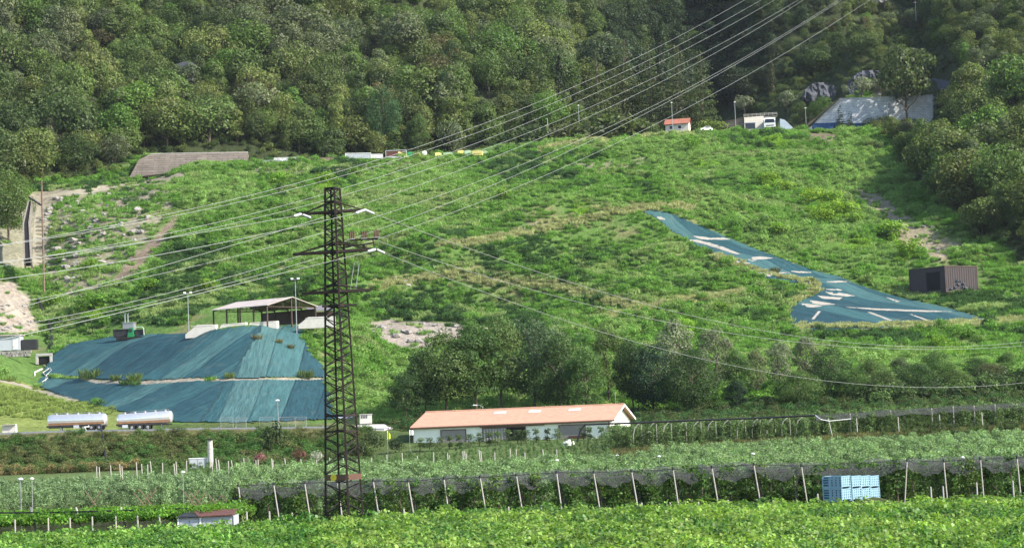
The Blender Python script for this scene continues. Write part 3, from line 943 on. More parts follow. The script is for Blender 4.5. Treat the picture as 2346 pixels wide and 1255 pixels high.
drape('ground_sheet', TARP_UP, M['tarp'], .16, .55, uv_left, None, 'upper teal ground sheet on the left mound, above the stony ledge', 'ground sheet', wob=.5)
drape('ground_sheet', TARP_LO, M['tarp'], .14, .55, uv_left, None, 'lower teal ground sheet on the left mound, below the stony ledge down to the road', 'ground sheet', wob=.5)
side = drape('ground_sheet', [(748, 866), (756, 862), (780, 905), (806, 958), (772, 961), (768, 950)], M['contg'], .10, .5, None, None,
             'narrow grey ground sheet running down the end of the left mound behind the pylon', 'ground sheet')
tr = thing('ground_sheet', 'long teal ground sheet with white patches stretched down the right hillside', 'ground sheet', G(1900, 700))
s_ = drape('sheet', TARP_R, M['tarp'], .14, .7, uv_right, tr, wob=.15)
for pc in ([(255, 148), (290, 148), (308, 162), (270, 160)], [(460, 250), (510, 256), (560, 266), (640, 264), (690, 280), (560, 278), (500, 270)],
           [(425, 263), (480, 266), (560, 288), (640, 318), (740, 372), (720, 376), (600, 326), (500, 288)], [(645, 376), (690, 384), (730, 400), (820, 416), (740, 414), (680, 398)],
           [(695, 416), (760, 430), (840, 453), (925, 482), (905, 494), (830, 476), (740, 444)], [(800, 372), (850, 367), (925, 380), (860, 390), (800, 388)],
           [(770, 384), (835, 392), (800, 400)], [(930, 459), (1025, 460), (960, 471)], [(1015, 452), (1100, 456), (1155, 465), (1060, 466)],
           [(1210, 514), (1300, 506), (1352, 515), (1260, 522)], [(1213, 556), (1290, 556), (1340, 566), (1260, 564)], [(1213, 569), (1300, 573), (1392, 598), (1340, 602), (1250, 590)],
           [(1168, 588), (1230, 596), (1318, 605), (1300, 620), (1200, 612)],
           [(1125, 614), (1200, 626), (1282, 645), (1200, 652), (1150, 641)], [(1078, 634), (1130, 638), (1207, 655), (1130, 665), (1088, 651)],
           [(1280, 649), (1500, 663), (1800, 678), (1950, 687), (1800, 690), (1500, 676)], [(1180, 670), (1192, 674), (1152, 737), (1140, 735)],
           [(1453, 678), (1472, 678), (1607, 744), (1583, 744)], [(1556, 593), (1642, 628), (1625, 634)], [(1690, 690), (1702, 690), (1812, 742), (1800, 744)]):
    cy_ = sum(q[1] for q in pc) / len(pc); cx_ = sum(q[0] for q in pc) / len(pc)
    drape('pale_patch', z6(*[(cx_ + (q[0] - cx_) * .96, cy_ + (q[1] - cy_) * .74) for q in pc]), M['sand'], .19, .22, None, tr)

# paths and roads
def road_strip(name, centre, width, m, lift=.06, step=2.0):
    """a sheet along ground points, built across its width so that it follows the land"""
    pts = [Vector(p) for p in centre]
    dense = []
    for a, b in zip(pts[:-1], pts[1:]):
        k = max(1, int((b - a).length / step))
        dense += [a.lerp(b, i / k) for i in range(k)]
    dense.append(pts[-1])
    V = []; Q = []
    W = 5
    for i, p in enumerate(dense):
        d = (dense[min(i + 1, len(dense) - 1)] - dense[max(i - 1, 0)]); n_ = Vector((-d.y, d.x, 0)).normalized()
        for w in range(W):
            q = p + n_ * (width * (w / (W - 1) - .5))
            V.append((q.x, q.y, gz(q.x, q.y) + lift))
    for i in range(len(dense) - 1):
        for w in range(W - 1):
            Q.append((i * W + w, i * W + w + 1, (i + 1) * W + w + 1, (i + 1) * W + w))
    me = bpy.data.meshes.new(name); me.from_pydata(V, [], Q)
    o = bpy.data.objects.new(name, me); COL.objects.link(o); me.materials.append(m); tag(o, kind='structure')
    return o


road_strip('road', [at(px, 329) for px in range(-300, 930, 60)], 8, M['road'])
road_strip('path', [G(-80, 866), G(0, 872), G(60, 885), G(120, 903), G(170, 920)], 2.2, M['path'])
road_strip('path', [G(1085, 748), G(1150, 755), G(1220, 761), G(1330, 768)], 2.2, M['path'])
road_strip('path', [G(95, 455), G(130, 448), G(200, 440), G(270, 425), G(330, 413), G(385, 402)], 4.0, M['path'])
road_strip('path', [G(95, 610), G(92, 560), G(95, 510), G(100, 470)], 4.0, M['path'])

# ------------------------------------------------------------------ light
AZ, EL = R(24), R(36)
S = Vector((math.cos(AZ) * math.cos(EL), -math.sin(AZ) * math.cos(EL), math.sin(EL)))
w = bpy.data.worlds.new('World'); scene.world = w; w.use_nodes = True
nt = w.node_tree; nt.nodes.clear()
sky = nt.nodes.new('ShaderNodeTexSky'); sky.sky_type = 'NISHITA'; sky.sun_disc = False
sky.sun_elevation = EL; sky.sun_rotation = math.atan2(S.x, S.y)
bg = nt.nodes.new('ShaderNodeBackground'); bg.inputs[1].default_value = .15
wo = nt.nodes.new('ShaderNodeOutputWorld')
nt.links.new(sky.outputs[0], bg.inputs[0]); nt.links.new(bg.outputs[0], wo.inputs[0])
ld = bpy.data.lights.new('sun', 'SUN'); ld.energy = 4.5; ld.angle = R(.53); ld.color = (1, .93, .82)
lo_ = bpy.data.objects.new('sun', ld); COL.objects.link(lo_); lo_.rotation_euler = S.to_track_quat('Z', 'Y').to_euler(); lo_.location = (300, -200, 400)
cam = bpy.data.cameras.new('camera'); co = bpy.data.objects.new('camera', cam); COL.objects.link(co)
cam.sensor_fit = 'HORIZONTAL'; cam.sensor_width = 36; cam.lens = 36 * FPX / 2346; cam.clip_end = 6000; cam.clip_start = 1
co.matrix_world = Matrix(((RT[0], UP[0], -F[0], 0), (RT[1], UP[1], -F[1], 0), (RT[2], UP[2], -F[2], CZ), (0, 0, 0, 1)))
scene.camera = co
scene.view_settings.view_transform = 'Standard'; scene.view_settings.look = 'None'; scene.view_settings.gamma = 1
scene.view_settings.exposure = 1.08
scene.cycles.max_bounces = 6; scene.cycles.diffuse_bounces = 2; scene.cycles.transmission_bounces = 4; scene.cycles.transparent_max_bounces = 12
scene.cycles.caustics_reflective = False; scene.cycles.caustics_refractive = False
scene.cycles.use_denoising = True
scene.cycles.denoiser = 'OPENIMAGEDENOISE'
scene.cycles.denoising_input_passes = 'RGB_ALBEDO_NORMAL'

# ------------------------------------------------------------------ lattice pylon
def pylon():
    D = 112.0
    base = P(789, 1192, D); base.z = gz(base.x, base.y)
    a_px = np.array([789 + (1192 - 432) * 0, 0])
    top = P(761.6, 432, D)
    low = P(789, 1190, D)
    axis = (top - low) / (top.z - low.z)
    root = thing('lattice_pylon', 'rusty brown lattice power pylon with three crossarms standing at the edge of the vines', 'pylon', base)
    ang = [R(18.5 + 90 * k) for k in range(4)]
    def ctr(z): return low + axis * (z - low.z)
    def rad(z): return 1.083 + (.433 - 1.083) * (z - low.z) / (top.z - low.z)
    def corner(k, z):
        r = rad(z); return ctr(z) + Vector((math.cos(ang[k % 4]) * r, math.sin(ang[k % 4]) * r, 0))
    z0, z1 = base.z - .3, top.z
    def zpx(py): return P(770, py, D).z
    for k in range(4):
        b = MB(); b.bar(corner(k, z0), corner(k, z1), .115 if k in (2, 3) else .1)
        b.build('leg', M['rust'], root, base)
    # zigzag bracing on each face
    zs = []
    z = .1
    while z < z1 - .3:
        zs.append(z); z += max(.62, 1.02 * rad(z) * 1.02)
    zs.append(z1)
    for k in range(4):
        b = MB()
        for i in range(len(zs) - 1):
            a, c = zs[i], zs[i + 1]; m_ = (a + c) / 2
            if (i + k) % 2 == 0:
                b.bar(corner(k, a), corner(k + 1, m_), .05); b.bar(corner(k + 1, m_), corner(k, c), .05)
            else:
                b.bar(corner(k + 1, a), corner(k, m_), .05); b.bar(corner(k, m_), corner(k + 1, c), .05)
        b.build('bracing', M['rust'], root, base)
    for py, t in ((432, .1), (462, .08), (488, .1), (560, .07), (577, .12), (654, .07), (668, .12), (701, .12), (952, .13), (988, .09)):
        z = zpx(py) if py != 432 else z1
        b = MB()
        for k in range(4):
            b.bar(corner(k, z), corner(k + 1, z), t, t)
        if py == 701:
            b.bar(corner(1, z), corner(3, z), t)
            b.bar(ctr(z) + Vector((-.8, -.4, 0)), ctr(z) + Vector((1.15, -.1, .02)), .12, .14)
        b.build('ring_frame', M['rust'], root, base)
    # crossarms: (left tip, right tip, tie height at the mast)
    def arm(lp, rp, tie_py, th):
        l = P(*lp, D); r = P(*rp, D); c = ctr((l.z + r.z) / 2)
        b = MB(); u = (r - l).normalized(); n_ = Vector((-u.y, u.x, 0)).normalized()
        rr = rad(c.z) * .7
        for sg in (-1, 1):
            b.bar(l, c + n_ * rr * sg, th); b.bar(r, c + n_ * rr * sg, th)
            zt = zpx(tie_py)
            tp = ctr(zt) + n_ * rr * sg
            b.bar(l.lerp(c, .03), tp, .05); b.bar(r.lerp(c, .03), tp, .05)
        for t in (.35, .6, .8):
            for tip in (l, r):
                b.bar(tip.lerp(c + n_ * rr, t), tip.lerp(c - n_ * rr, t), .05)
        b.build('crossarm', M['rust'], root, base)
        return l, r
    l1, r1 = arm((690, 490.5), (836, 481), 461, .13)
    l2, r2 = arm((671, 583), (864, 571), 556, .15)
    l3, r3 = arm((692, 673), (851, 663.5), 652, .14)
    # strain insulators: a row of glass discs with its end fittings
    def insulator(p, q, n=9, r=.085):
        p = Vector(p); q = Vector(q); b = MB(); d = (q - p)
        b.tube(p, q, .03)
        for i in range(n):
            c = p + d * ((i + .5) / n)
            b.tube(c - d * (.28 / n), c + d * (.1 / n), r, r * .75, 9)
        b.build('insulator', M['glassy'], root, base, True)
        return q
    ends = {}
    ends['a'] = insulator(l1, P(674, 495, D - 1.0)); insulator(l1 + Vector((.05, 0, -.03)), P(712, 499, D - .4))
    ends['b'] = insulator(r1, P(815, 488.5, D - 1.0)); ends['q1'] = insulator(r1, P(857, 490, D + .6))
    ends['c'] = insulator(P(861, 571, D), P(843, 576, D - 1.0)); ends['q3'] = insulator(P(861, 571, D), P(881, 580, D + .6))
    insulator(P(742.5, 469, D), P(742.5, 488, D), 7, .07); insulator(P(786, 475, D), P(784, 490, D), 5, .06)
    # switch platform above the second arm
    b = MB()
    pl, prr = P(803, 549.5, D), P(866, 547, D)
    b.bar(pl, prr, .1, .09); b.bar(P(787, 566, D), P(858, 556, D), .07); b.bar(P(787, 556, D), P(812, 561, D), .06)
    b.bar(P(854, 548, D), P(858, 570, D), .05); b.bar(P(834, 560, D), P(835, 572, D), .1); b.bar(P(815, 549, D), P(816, 558, D), .05); b.bar(P(828, 560, D), P(836, 568, D), .05)
    b.build('switch_platform', M['rust'], root, base)
    for cx, t, bt in ((806, 529, 549), (834, 529, 547.5), (862, 526, 545)):
        b = MB()
        b.box(P(cx, bt - 1, D), (.33, .3, .06)); st = b.build('switch_base', M['galv'], root, base)
        for o in (-4.2, 0, 4.2):
            m2 = MB(); p = P(cx + o, bt - 2, D + .1 * o); q = P(cx + o, t + abs(o) * .4, D + .1 * o); m2.tube(p, q, .03)
            for i in range(7):
                c = p.lerp(q, (i + .5) / 7); m2.tube(c, c + (q - p) * .07, .058, .05, 8)
            io = m2.build('post_insulator', M['brown_ins'], st, base, True)
    ends['q2'] = P(866, 552, D)
    # warning plate
    b = MB(); za, zb = zpx(1099), zpx(1086)
    nrm = Vector((math.cos(R(243.5)), math.sin(R(243.5)), 0)) * .09
    for k in (2,):
        b.prism([corner(k, za) + nrm, corner(k + 1, za) + nrm, corner(k + 1, zb) + nrm, corner(k, zb) + nrm], nrm * .2)
    b.build('warning_board', M['gutter'], root, base)
    b = MB(); n2 = Vector((math.cos(R(333.5)), math.sin(R(333.5)), 0)) * .09
    b.prism([corner(3, za) + n2, corner(4, za) + n2, corner(4, zb) + n2, corner(3, zb) + n2], n2 * .2); b.build('warning_board', M['gutter'], root, base)
    b = MB(); c = corner(2, (za + zb) / 2).lerp(corner(3, (za + zb) / 2), .42) + nrm * 1.3
    u = (corner(3, za) - corner(2, za)).normalized()
    b.prism([c + u * (.2 * math.cos(t)) + Vector((0, 0, .19 * math.sin(t))) for t in [k * math.pi / 5 for k in range(10)]], nrm * .12)
    b.build('warning_sign', M['yellow_sign'], root, base)
    # two thin jumper rods hanging by the third arm
    b = MB(); b.path([P(803, 664, D), P(807, 630, D), P(812, 602, D), P(818, 600, D), P(823, 601, D), P(819, 634, D), P(815, 664, D)], .018, 5)
    b.build('jumper_wire', M['wire'], root, base)
    return ends


ENDS = pylon()


# ------------------------------------------------------------------ cables
def cable(name, label, px, D0, D1, r, group=None, ext0=0, ext1=0, ends=(None, None)):
    px = list(px); xs = np.array([p[0] for p in px], float); ys = np.array([p[1] for p in px], float)
    deg = min(len(px) - 1, 3)
    cf = np.polyfit((xs - xs.mean()) / 500, ys, deg)
    t = np.linspace(xs.min() - ext0, xs.max() + ext1, 48)
    y = np.polyval(cf, (t - xs.mean()) / 500)
    iD = np.interp(t, [xs.min(), xs.max()], [1 / D0, 1 / D1])
    pts = [P(a, b, 1 / c) for a, b, c in zip(t, y, iD)]
    if ends[0] is not None: pts[0] = ends[0]
    if ends[1] is not None: pts[-1] = ends[1]
    b = MB(); b.path(pts, r, 5)
    o = b.build(name, M['wire'], None, pts[len(pts) // 2], True)
    return tag(o, label, 'cable', group)


GL = 'bare conductors slanting across the hillside'
gl = 'pale cable slanting behind the pylon, '
for i, (pp, ) in enumerate([
    ([(0, 561), (100, 546), (260, 514), (380, 492), (632, 433), (780, 393), (926, 346), (1217, 240), (1511, 109), (1643, 34), (1708, 0)],),
    ([(0, 563), (160, 538), (380, 499), (780, 405), (972, 344.5), (1260, 240), (1480, 142), (1744, 0)],),
    ([(0, 600), (230, 570), (380, 536), (744, 443), (799, 425), (1045, 346), (1300, 243), (1560, 122), (1772, 0)],),
    ([(0, 610), (230, 572), (380, 547), (736, 462), (784, 447), (1105, 344), (1300, 267), (1580, 140), (1829, 0)],),
    ([(60, 700), (200, 665), (380, 598), (500, 570), (630, 540), (787, 482), (1184, 338), (1300, 290), (1600, 143), (1842, 0)],),
    ([(0, 700), (184, 665), (400, 620), (581, 577), (744, 532), (790, 517), (1300, 337), (1640, 165), (1924, 0)],),
    ([(69, 737), (250, 707), (380, 673), (595, 614), (740, 569), (860, 525), (1063, 452), (1300, 349), (1640, 175), (1928, 0)],),
    ([(0, 764), (120, 736), (380, 684), (569, 640), (744, 587), (872, 544), (1300, 376), (1615, 228), (1829, 107), (1990, 0)],)]):
    cable('power_cable', gl + ['topmost', 'second from the top', 'third from the top', 'fourth from the top', 'fifth from the top', 'third from the bottom', 'second from the bottom', 'bottommost'][i] + ' on the hill',
          pp, 108 + i, 300, .014, GL, 60, 40)
cable('power_cable', 'white cable running left from the left tip of the upper crossarm', [(0, 600.5), (230, 569), (380, 547), (520, 522), (674, 495)], 62, 111, .0115, 'cables tied to the pylon', 60, 0, (None, ENDS['a']))
cable('power_cable', 'white cable running left from the right tip of the upper crossarm', [(0, 639.5), (206, 611), (400, 576.5), (630, 531), (780, 496.5), (815, 489)], 62, 111, .0115, 'cables tied to the pylon', 60, 0, (None, ENDS['b']))
cable('power_cable', 'white cable running left from the right tip of the middle crossarm', [(20, 774), (115, 753), (284, 714), (400, 686), (569, 644), (780, 594), (843, 577)], 62, 111, .0115, 'cables tied to the pylon', 60, 0, (None, ENDS['c']))
cable('power_cable', 'topmost sagging cable from the pylon towards the right edge', [(857, 490), (1092, 575), (1264, 635), (1500, 701), (1879, 775), (2113, 797), (2346, 782)], 112.6, 190, .012, 'cables sagging right of the pylon', 0, 40, (ENDS['q1'], None))
cable('power_cable', 'middle sagging cable from the pylon switch platform towards the right edge', [(866, 552), (1040, 611), (1253, 672), (1500, 732), (1806, 782), (2149, 799), (2346, 792)], 112, 190, .012, 'cables sagging right of the pylon', 0, 40, (ENDS['q2'], None))
cable('power_cable', 'lowest sagging cable from the pylon, crossing in front of the dark trees', [(881, 580), (1062, 650), (1215, 708), (1507, 797), (1861, 867), (2135, 888), (2346, 876)], 112.6, 190, .012, 'cables sagging right of the pylon', 0, 40, (ENDS['q3'], None))

# ------------------------------------------------------------------ farm building
def gable_building(name, label, cat, fl, D, a, Lx, W, wall_h, rise, over, mats, open_=False):
    """fl: photo point at the foot of the front left corner; a: turn so that the right end comes nearer"""
    g = at(fl, D)
    root = thing(name, label, cat, g, -a)
    return root, g


def farmhouse():
    a = R(14); D = 302; Lx = 30.7; W = 16.5; h = 3.75; rise = 2.15; ov = .4
    g = at(948, D); g.z = P(948, 1037, D).z
    root = thing('farm_building', 'long low farm building with pale walls, terracotta roof and sliding doors', 'building', g, -a)
    b = MB()
    # walls with gables (closed solid, eaves at h)
    prof = [(0, 0, -1), (0, W, -1), (0, W, h), (0, W / 2, h + rise * .92), (0, 0, h)]
    b.prism([(0, y, z) for _, y, z in prof], (Lx, 0, 0)); b.build('wall', M['wall_pale'], root)
    # roof: two slabs meeting at the ridge
    t = .16; sl = rise / (W / 2)
    b = MB()
    e0 = h - ov * sl + .1; r0 = h + rise + .1
    for sg, y0 in ((1, -ov), (-1, W + ov)):
        ym = W / 2
        b.prism([(-ov, y0, e0), (-ov, ym, r0), (-ov, ym, r0 + t), (-ov, y0, e0 + t)] if sg > 0 else [(-ov, ym + .002, r0), (-ov, y0, e0), (-ov, y0, e0 + t), (-ov, ym + .002, r0 + t)], (Lx + 2 * ov + .4, 0, 0))
    roof = b.build('roof', M['rooftile'], root)
    b = MB(); b.tube((-ov, W / 2, r0 + t + .02), (Lx + ov + .4, W / 2, r0 + t + .02), .13, n=8); b.build('ridge_cap', M['rooftile'], roof)
    for sx in (.40, .58, .785):
        b = MB(); yc = W * .36; z = h + .1 + (yc) * sl + t
        u = Vector((0, 1, sl)).normalized()
        c = Vector((Lx * sx, yc, z + .03)); b.prism([c + Vector((-.9, 0, 0)) - u * .55, c + Vector((.9, 0, 0)) - u * .55, c + Vector((.9, 0, 0)) + u * .55, c + Vector((-.9, 0, 0)) + u * .55], (0, 0, .06))
        b.build('skylight', M['skylight'], roof)
    b = MB(); b.tube((-ov, -ov - .05, e0 - .02), (Lx + ov + .4, -ov - .05, e0 - .02), .10, n=7); b.build('gutter', M['gutter'], root)
    b = MB(); b.path([(-.0, -ov, e0), (-.05, -.25, h - .8), (-.05, -.12, h - 1), (-.05, -.12, 0)], .06, 6); b.build('downpipe', M['gutter'], root)
    b = MB(); b.path([(Lx - .15, -ov, e0), (Lx - .15, -.25, h - .9), (Lx - .15, -.12, h - 1.1), (Lx - .15, -.12, -.2)], .06, 6); b.build('downpipe', M['gutter'], root)
    for sx in (-ov - .03, Lx + ov + .42):      # barge boards
        b = MB(); b.bar((sx, -ov, e0 + .04), (sx, W / 2, r0 + .04), .06, .28); b.bar((sx, W + ov, e0 + .04), (sx, W / 2, r0 + .04), .06, .28); b.build('barge_board', M['white'] if sx > 0 else M['gutter'], root)
    # doors: (x0, x1) as shares of the front, kind
    def door(f0, f1, m, z1=3.25, slats=0):
        x0, x1 = Lx * f0, Lx * f1
        b = MB(); b.box(((x0 + x1) / 2, -.05, z1 / 2 - .2), (x1 - x0, .1, z1 + .4))
        d = b.build('door', m, root)
        b = MB(); fw = .12
        b.box((x0 - fw / 2, -.07, z1 / 2 - .2), (fw, .16, z1 + .6)); b.box((x1 + fw / 2, -.07, z1 / 2 - .2), (fw, .16, z1 + .6)); b.box(((x0 + x1) / 2, -.075, z1 + .06), (x1 - x0, .15, .12))
        b.build('frame', M['gutter'], d)
        if slats:
            b = MB()
            for k in range(slats):
                b.box((x0 + (k + .5) * (x1 - x0) / slats, -.115, z1 / 2 - .2), (.05, .03, z1 + .2))
            b.build('batten', M['contw'], d)
        return d
    door(.145, .27, M['door_grey'])
    door(.36, .48, M['door_grey'], 3.3, 8)
    door(.484, .575, M['dark_hole'], 3.3)
    d3 = door(.748, .875, M['door_grey'], 3.3)
    b = MB(); b.box((Lx * .833, -.13, .75), (Lx * .08, .05, 1.9)); b.build('lower_panel', M['door_brown'], d3)
    b = MB(); b.box((Lx * .51, -.25, 3.52), (Lx * .33, .12, .1)); b.build('door_rail', M['gutter'], root)
    b = MB(); b.tube((Lx * .98, W * .5, r0), (Lx * .98, W * .5, r0 + 2.2), .03); b.build('aerial_mast', M['galv'], root)
    return root


farmhouse()


# ------------------------------------------------------------------ tank trailers
def tank_trailer(label, px0, px1, py_low, py_top, D, tilt):
    L = (px1 - px0) / FPX * D
    g = at((px0 + px1) / 2, D)
    root = thing('tank_trailer', label, 'tank trailer', g, R(-3) if tilt < 0 else R(2), 'silver tank trailers parked on the road')
    rv, rz_ = 1.0, 1.05
    zc = P((px0 + px1) / 2, (py_top + py_low) / 2, D).z - g.z
    b = MB(); n = 18; vs = []
    prof = [(-.5, .0), (-.497, .5), (-.485, .8), (-.46, .97), (-.44, 1), (.44, 1), (.462, .96), (.485, .75), (.497, .4), (.5, .0)]
    for f, s in prof:
        for k in range(n):
            t = 2 * math.pi * k / n
            vs.append((f * L, math.cos(t) * rv * 1.12 * s, zc + math.sin(t) * rz_ * s + f * L * math.tan(tilt)))
    fs = [(i * n + k, i * n + (k + 1) % n, (i + 1) * n + (k + 1) % n, (i + 1) * n + k) for i in range(len(prof) - 1) for k in range(n)]
    b.add(vs, fs); tank = b.build('tank', M['polished'], root, smooth=True)
    for f in (-.36, -.18, 0, .18, .36):
        b = MB(); b.lathe([(.26, 0), (.26, .18), (.2, .24)], 10, 'z', (f * L, 0, zc + rz_ - .04 + f * L * math.tan(tilt))); b.build('hatch', M['galv'], tank)
    b = MB()
    zr = zc + rz_ + .22
    for sg in (-.45, .45):
        b.bar((-.42 * L, sg, zr - .42 * L * math.tan(tilt)), (.42 * L, sg, zr + .42 * L * math.tan(tilt)), .04)
        for f in (-.42, -.2, 0, .2, .42):
            b.bar((f * L, sg, zc + rz_ * .88 + f * L * math.tan(tilt)), (f * L, sg, zr + f * L * math.tan(tilt)), .035)
    b.build('walkway_rail', M['galv'], tank)
    b = MB(); b.box((0, 0, zc - rz_ - .05), (L * .96, .9, .22)); b.box((-.05 * L, -1.02, zc - rz_ + .12), (L * .9, .06, .3)); ch = b.build('chassis', M['dark_steel'], root)
    b = MB(); b.box((0, -1.08, zc - rz_ * .55), (L * .93, .05, .34)); b.build('reflection_strip', M['band'], tank)  # brown ground reflection on the tank, put in as a coloured strip
    wx = [.12, .25, .38] if tilt < 0 else [-.22, -.08, .06]
    for f in wx:
        for sg in (-1, 1):
            wobj = MB(); wobj.lathe([(.3, -.16), (.5, -.16), (.52, -.1), (.52, .1), (.5, .16), (.3, .16)], 18, 'y', (f * L, sg * .95, .52))
            wl = wobj.build('wheel', M['tyre'], root)
            m2 = MB(); m2.lathe([(.29, -.1), (.22, -.17), (.1, -.18)], 12, 'y', (f * L, sg * .95 + (0 if sg < 0 else .28), .52)); m2.build('rim', M['galv'], wl)
    lf = -.28 if tilt < 0 else .3
    for sg in (-.55, .55):
        b = MB(); b.box((lf * L, sg, (zc - rz_) / 2), (.14, .14, zc - rz_)); b.box((lf * L, sg, .06), (.35, .3, .12)); b.build('landing_leg', M['galv'], root)
    b = MB(); b.box(((wx[0] - .12) * L, -.95, .75), (.9, .4, .5)); b.build('tool_box', M['greymetal'], root)
    return root


tank_trailer('left one of the two silver tank trailers, lying level beside the hose', 110, 248, 976, 948, 329, -.012)
tank_trailer('right one of the two silver tank trailers, its far end raised', 269, 397, 973, 943, 330, .03)


# ------------------------------------------------------------------ generic containers
def box_container(name, label, cat, px0, px1, py0, py1, D, depth, m, rz=0, group=None, ribs=True, end=None, sink=.5, doors=True):
    """steel container whose front face spans the given pixels"""
    pxm = (px0 + px1) / 2
    c = P(pxm, py1, D)
    L = (px1 - px0) / FPX * D / max(.3, math.cos(rz)); H = (py1 - py0) / FPX * D
    root = thing(name, label, cat, (c.x, D, c.z), rz, group)
    b = MB(); b.box((0, depth / 2, H / 2 - sink / 2), (L - .1, depth - .1, H - .16 + sink)); b.build('body', m, root)
    fr = MB()
    for x in (-L / 2, L / 2):
        for y in (0, depth):
            fr.box((x, y, H / 2 - sink / 2), (.16, .16, H + sink))
    fr.box((0, 0, H - .06), (L - .16, .14, .16)); fr.box((0, depth, H - .06), (L - .16, .14, .16))
    fr.box((-L / 2, depth / 2, H - .06), (.14, depth - .16, .16)); fr.box((L / 2, depth / 2, H - .06), (.14, depth - .16, .16))
    fr.build('corner_frame', end or m, root)
    if ribs:
        rb = MB(); k = max(3, int(L / .55))
        for i in range(k):
            rb.box((-L / 2 + (i + .5) * L / k, .03, H / 2), (.18, .07, H - .34))
        rb.build('side_panel', m, root)
    if doors:
        d = MB(); d.box((L / 2 - .03, depth * .27, H / 2), (.09, depth * .42, H - .4)); d.box((L / 2 - .03, depth * .73, H / 2), (.09, depth * .42, H - .4)); d.build('end_door', end or m, root)
    return root


def skip(label, px0, px1, py0, py1, D, m, group='open skips standing along the bench'):
    pxm = (px0 + px1) / 2; c = P(pxm, py1, D); L = (px1 - px0) / FPX * D; H = (py1 - py0) / FPX * D; dp = 2.4
    root = thing('skip_container', label, 'skip', (c.x, D, c.z), R(4), group)
    b = MB()
    b.box((0, 0, H / 2 - .3), (L, .08, H + .6)); b.box((0, dp, H / 2 - .3), (L, .08, H + .6)); b.box((0, dp / 2, -.1), (L - .1, dp - .1, .1))
    b.box((-L / 2 + .04, dp / 2, H / 2 - .3), (.08, dp - .1, H + .6)); b.box((L / 2 - .04, dp / 2, H / 2 - .3), (.08, dp - .1, H + .6)); b.build('body', m, root)
    r = MB(); r.box((0, -.06, H - .05), (L + .1, .14, .14)); r.box((0, dp + .06, H - .05), (L + .1, .14, .14)); r.box((L / 2 + .04, dp / 2, H - .05), (.14, dp, .14)); r.box((-L / 2 - .04, dp / 2, H - .05), (.14, dp, .14)); r.build('rim', m, root)
    k = max(3, int(L / 1.1))
    for i in range(k):
        q = MB(); q.box((-L / 2 + (i + .5) * L / k, -.07, H / 2 - .2), (.14, .1, H)); q.build('rib', m, root)
    return root


skip('low pale grey skip at the left end of the row on the bench', 592, 642, 367, 377, 583, M['contg'])
skip('long pale skip with a white rounded end on the bench', 628, 696, 360.5, 371, 588, M['contw'])
skip('rusty skip between the pale skip and the last one of the row', 672, 724, 363, 373, 585, M['contr'])
skip('rusty skip with a pale end post nearest the grey container', 726, 774, 361, 373, 586, M['contr'])
box_container('shipping_container', 'grey shipping container at the left of the scrap heap on the hilltop', 'container', 792.5, 850, 350.5, 372, 584, 2.5, M['contg'], R(10), 'containers', end=M['contw'])
box_container('shipping_container', 'small white container beside the grey one on the hilltop', 'container', 850.5, 877, 353, 369, 592, 2.5, M['contw'], R(10), 'containers')
r_ = box_container('open_top_container', 'dark red open container behind the scrap heap on the hilltop', 'container', 884, 931, 344, 360, 600, 2.5, M['redsheet'], 0, 'containers', end=M['greymetal'])
# scrap: bits that could each be lifted away
def scrap_panel(label, px, py, w_, h_, D, m, rz=0.2, name='scrap_casing', dp=.6, tilt=0.0):
    c = P(px, py, D); Wd = w_ / FPX * D; Hd = h_ / FPX * D
    g = gz(c.x, D)
    b = MB(); z0 = min(0, (c.z - Hd / 2) - g)
    # crumpled casing: a box with a dented top and a flange
    poly = [(-Wd / 2, 0, -Hd / 2), (Wd / 2, 0, -Hd / 2), (Wd / 2 + .1, 0, Hd * .3), (Wd * .2, 0, Hd / 2), (-Wd * .3, 0, Hd * .42), (-Wd / 2 - .05, 0, Hd * .35)]
    ct, st = math.cos(tilt), math.sin(tilt)
    poly = [(x * ct - z * st, y, x * st + z * ct) for x, y, z in poly]
    b.prism(poly, (.1, dp, .05)); b.box((0, -.05, -Hd * .1), (Wd * .7, .08, .12))
    o = b.build(name, m, None); o.location = c; o.rotation_euler = (0, 0, rz)
    return tag(o, label, 'scrap', 'scrap lying on the hilltop')
scrap_panel('green scrap bin between the orange scrap and the dark red container', 940, 353, 13, 12, 588, M['green_p'], .2, dp=1.5)
scrap_panel('bright orange scrap casing right of the green bin', 955, 357, 14, 11, 584, M['orange'], -.2, dp=1.3)
scrap_panel('orange scrap beam lying flat at the right of the orange casing', 970, 361, 18, 5, 583, M['orange'], .1, dp=.8)
scrap_panel('white scrap appliance behind the orange casing', 972, 350, 8, 10, 592, M['white'], 0, dp=.8)
scrap_panel('long tan scrap arm leaning over the heap', 923, 354, 24, 5, 586, M['yellow_p'], 0, 'scrap_beam', .7, -.55)
scrap_panel('low grey heap of scrap below the tan arm', 908, 362, 42, 8, 584, M['greymetal'], .1, dp=2.0)
scrap_panel('dark heap of scrap in front of the grey container end', 890, 364, 22, 6, 583, M['dark_steel'], .3, dp=1.5)
scrap_panel('pale scrap block with a dark end right of the orange scrap', 1004, 354, 15, 9, 590, M['yellow_p'], .5, dp=1.2)
scrap_panel('flat pale green scrap sheet between the blocks', 1026, 352, 20, 5, 592, M['palegreen'], .1, dp=1.2)
scrap_panel('yellow crate-like block, left one of the pair of yellow blocks', 1056, 350, 15, 12, 592, M['yellow_p'], .1, 'scrap_block', 2.0)
scrap_panel('pale green block between the two yellow blocks', 1072, 350, 15, 12, 592, M['palegreen'], .1, 'scrap_block', 2.0)
scrap_panel('yellow block with a brown front, right one of the yellow pair', 1093, 350, 22, 12, 591, M['yellow_p'], -.1, 'scrap_block', 2.0)
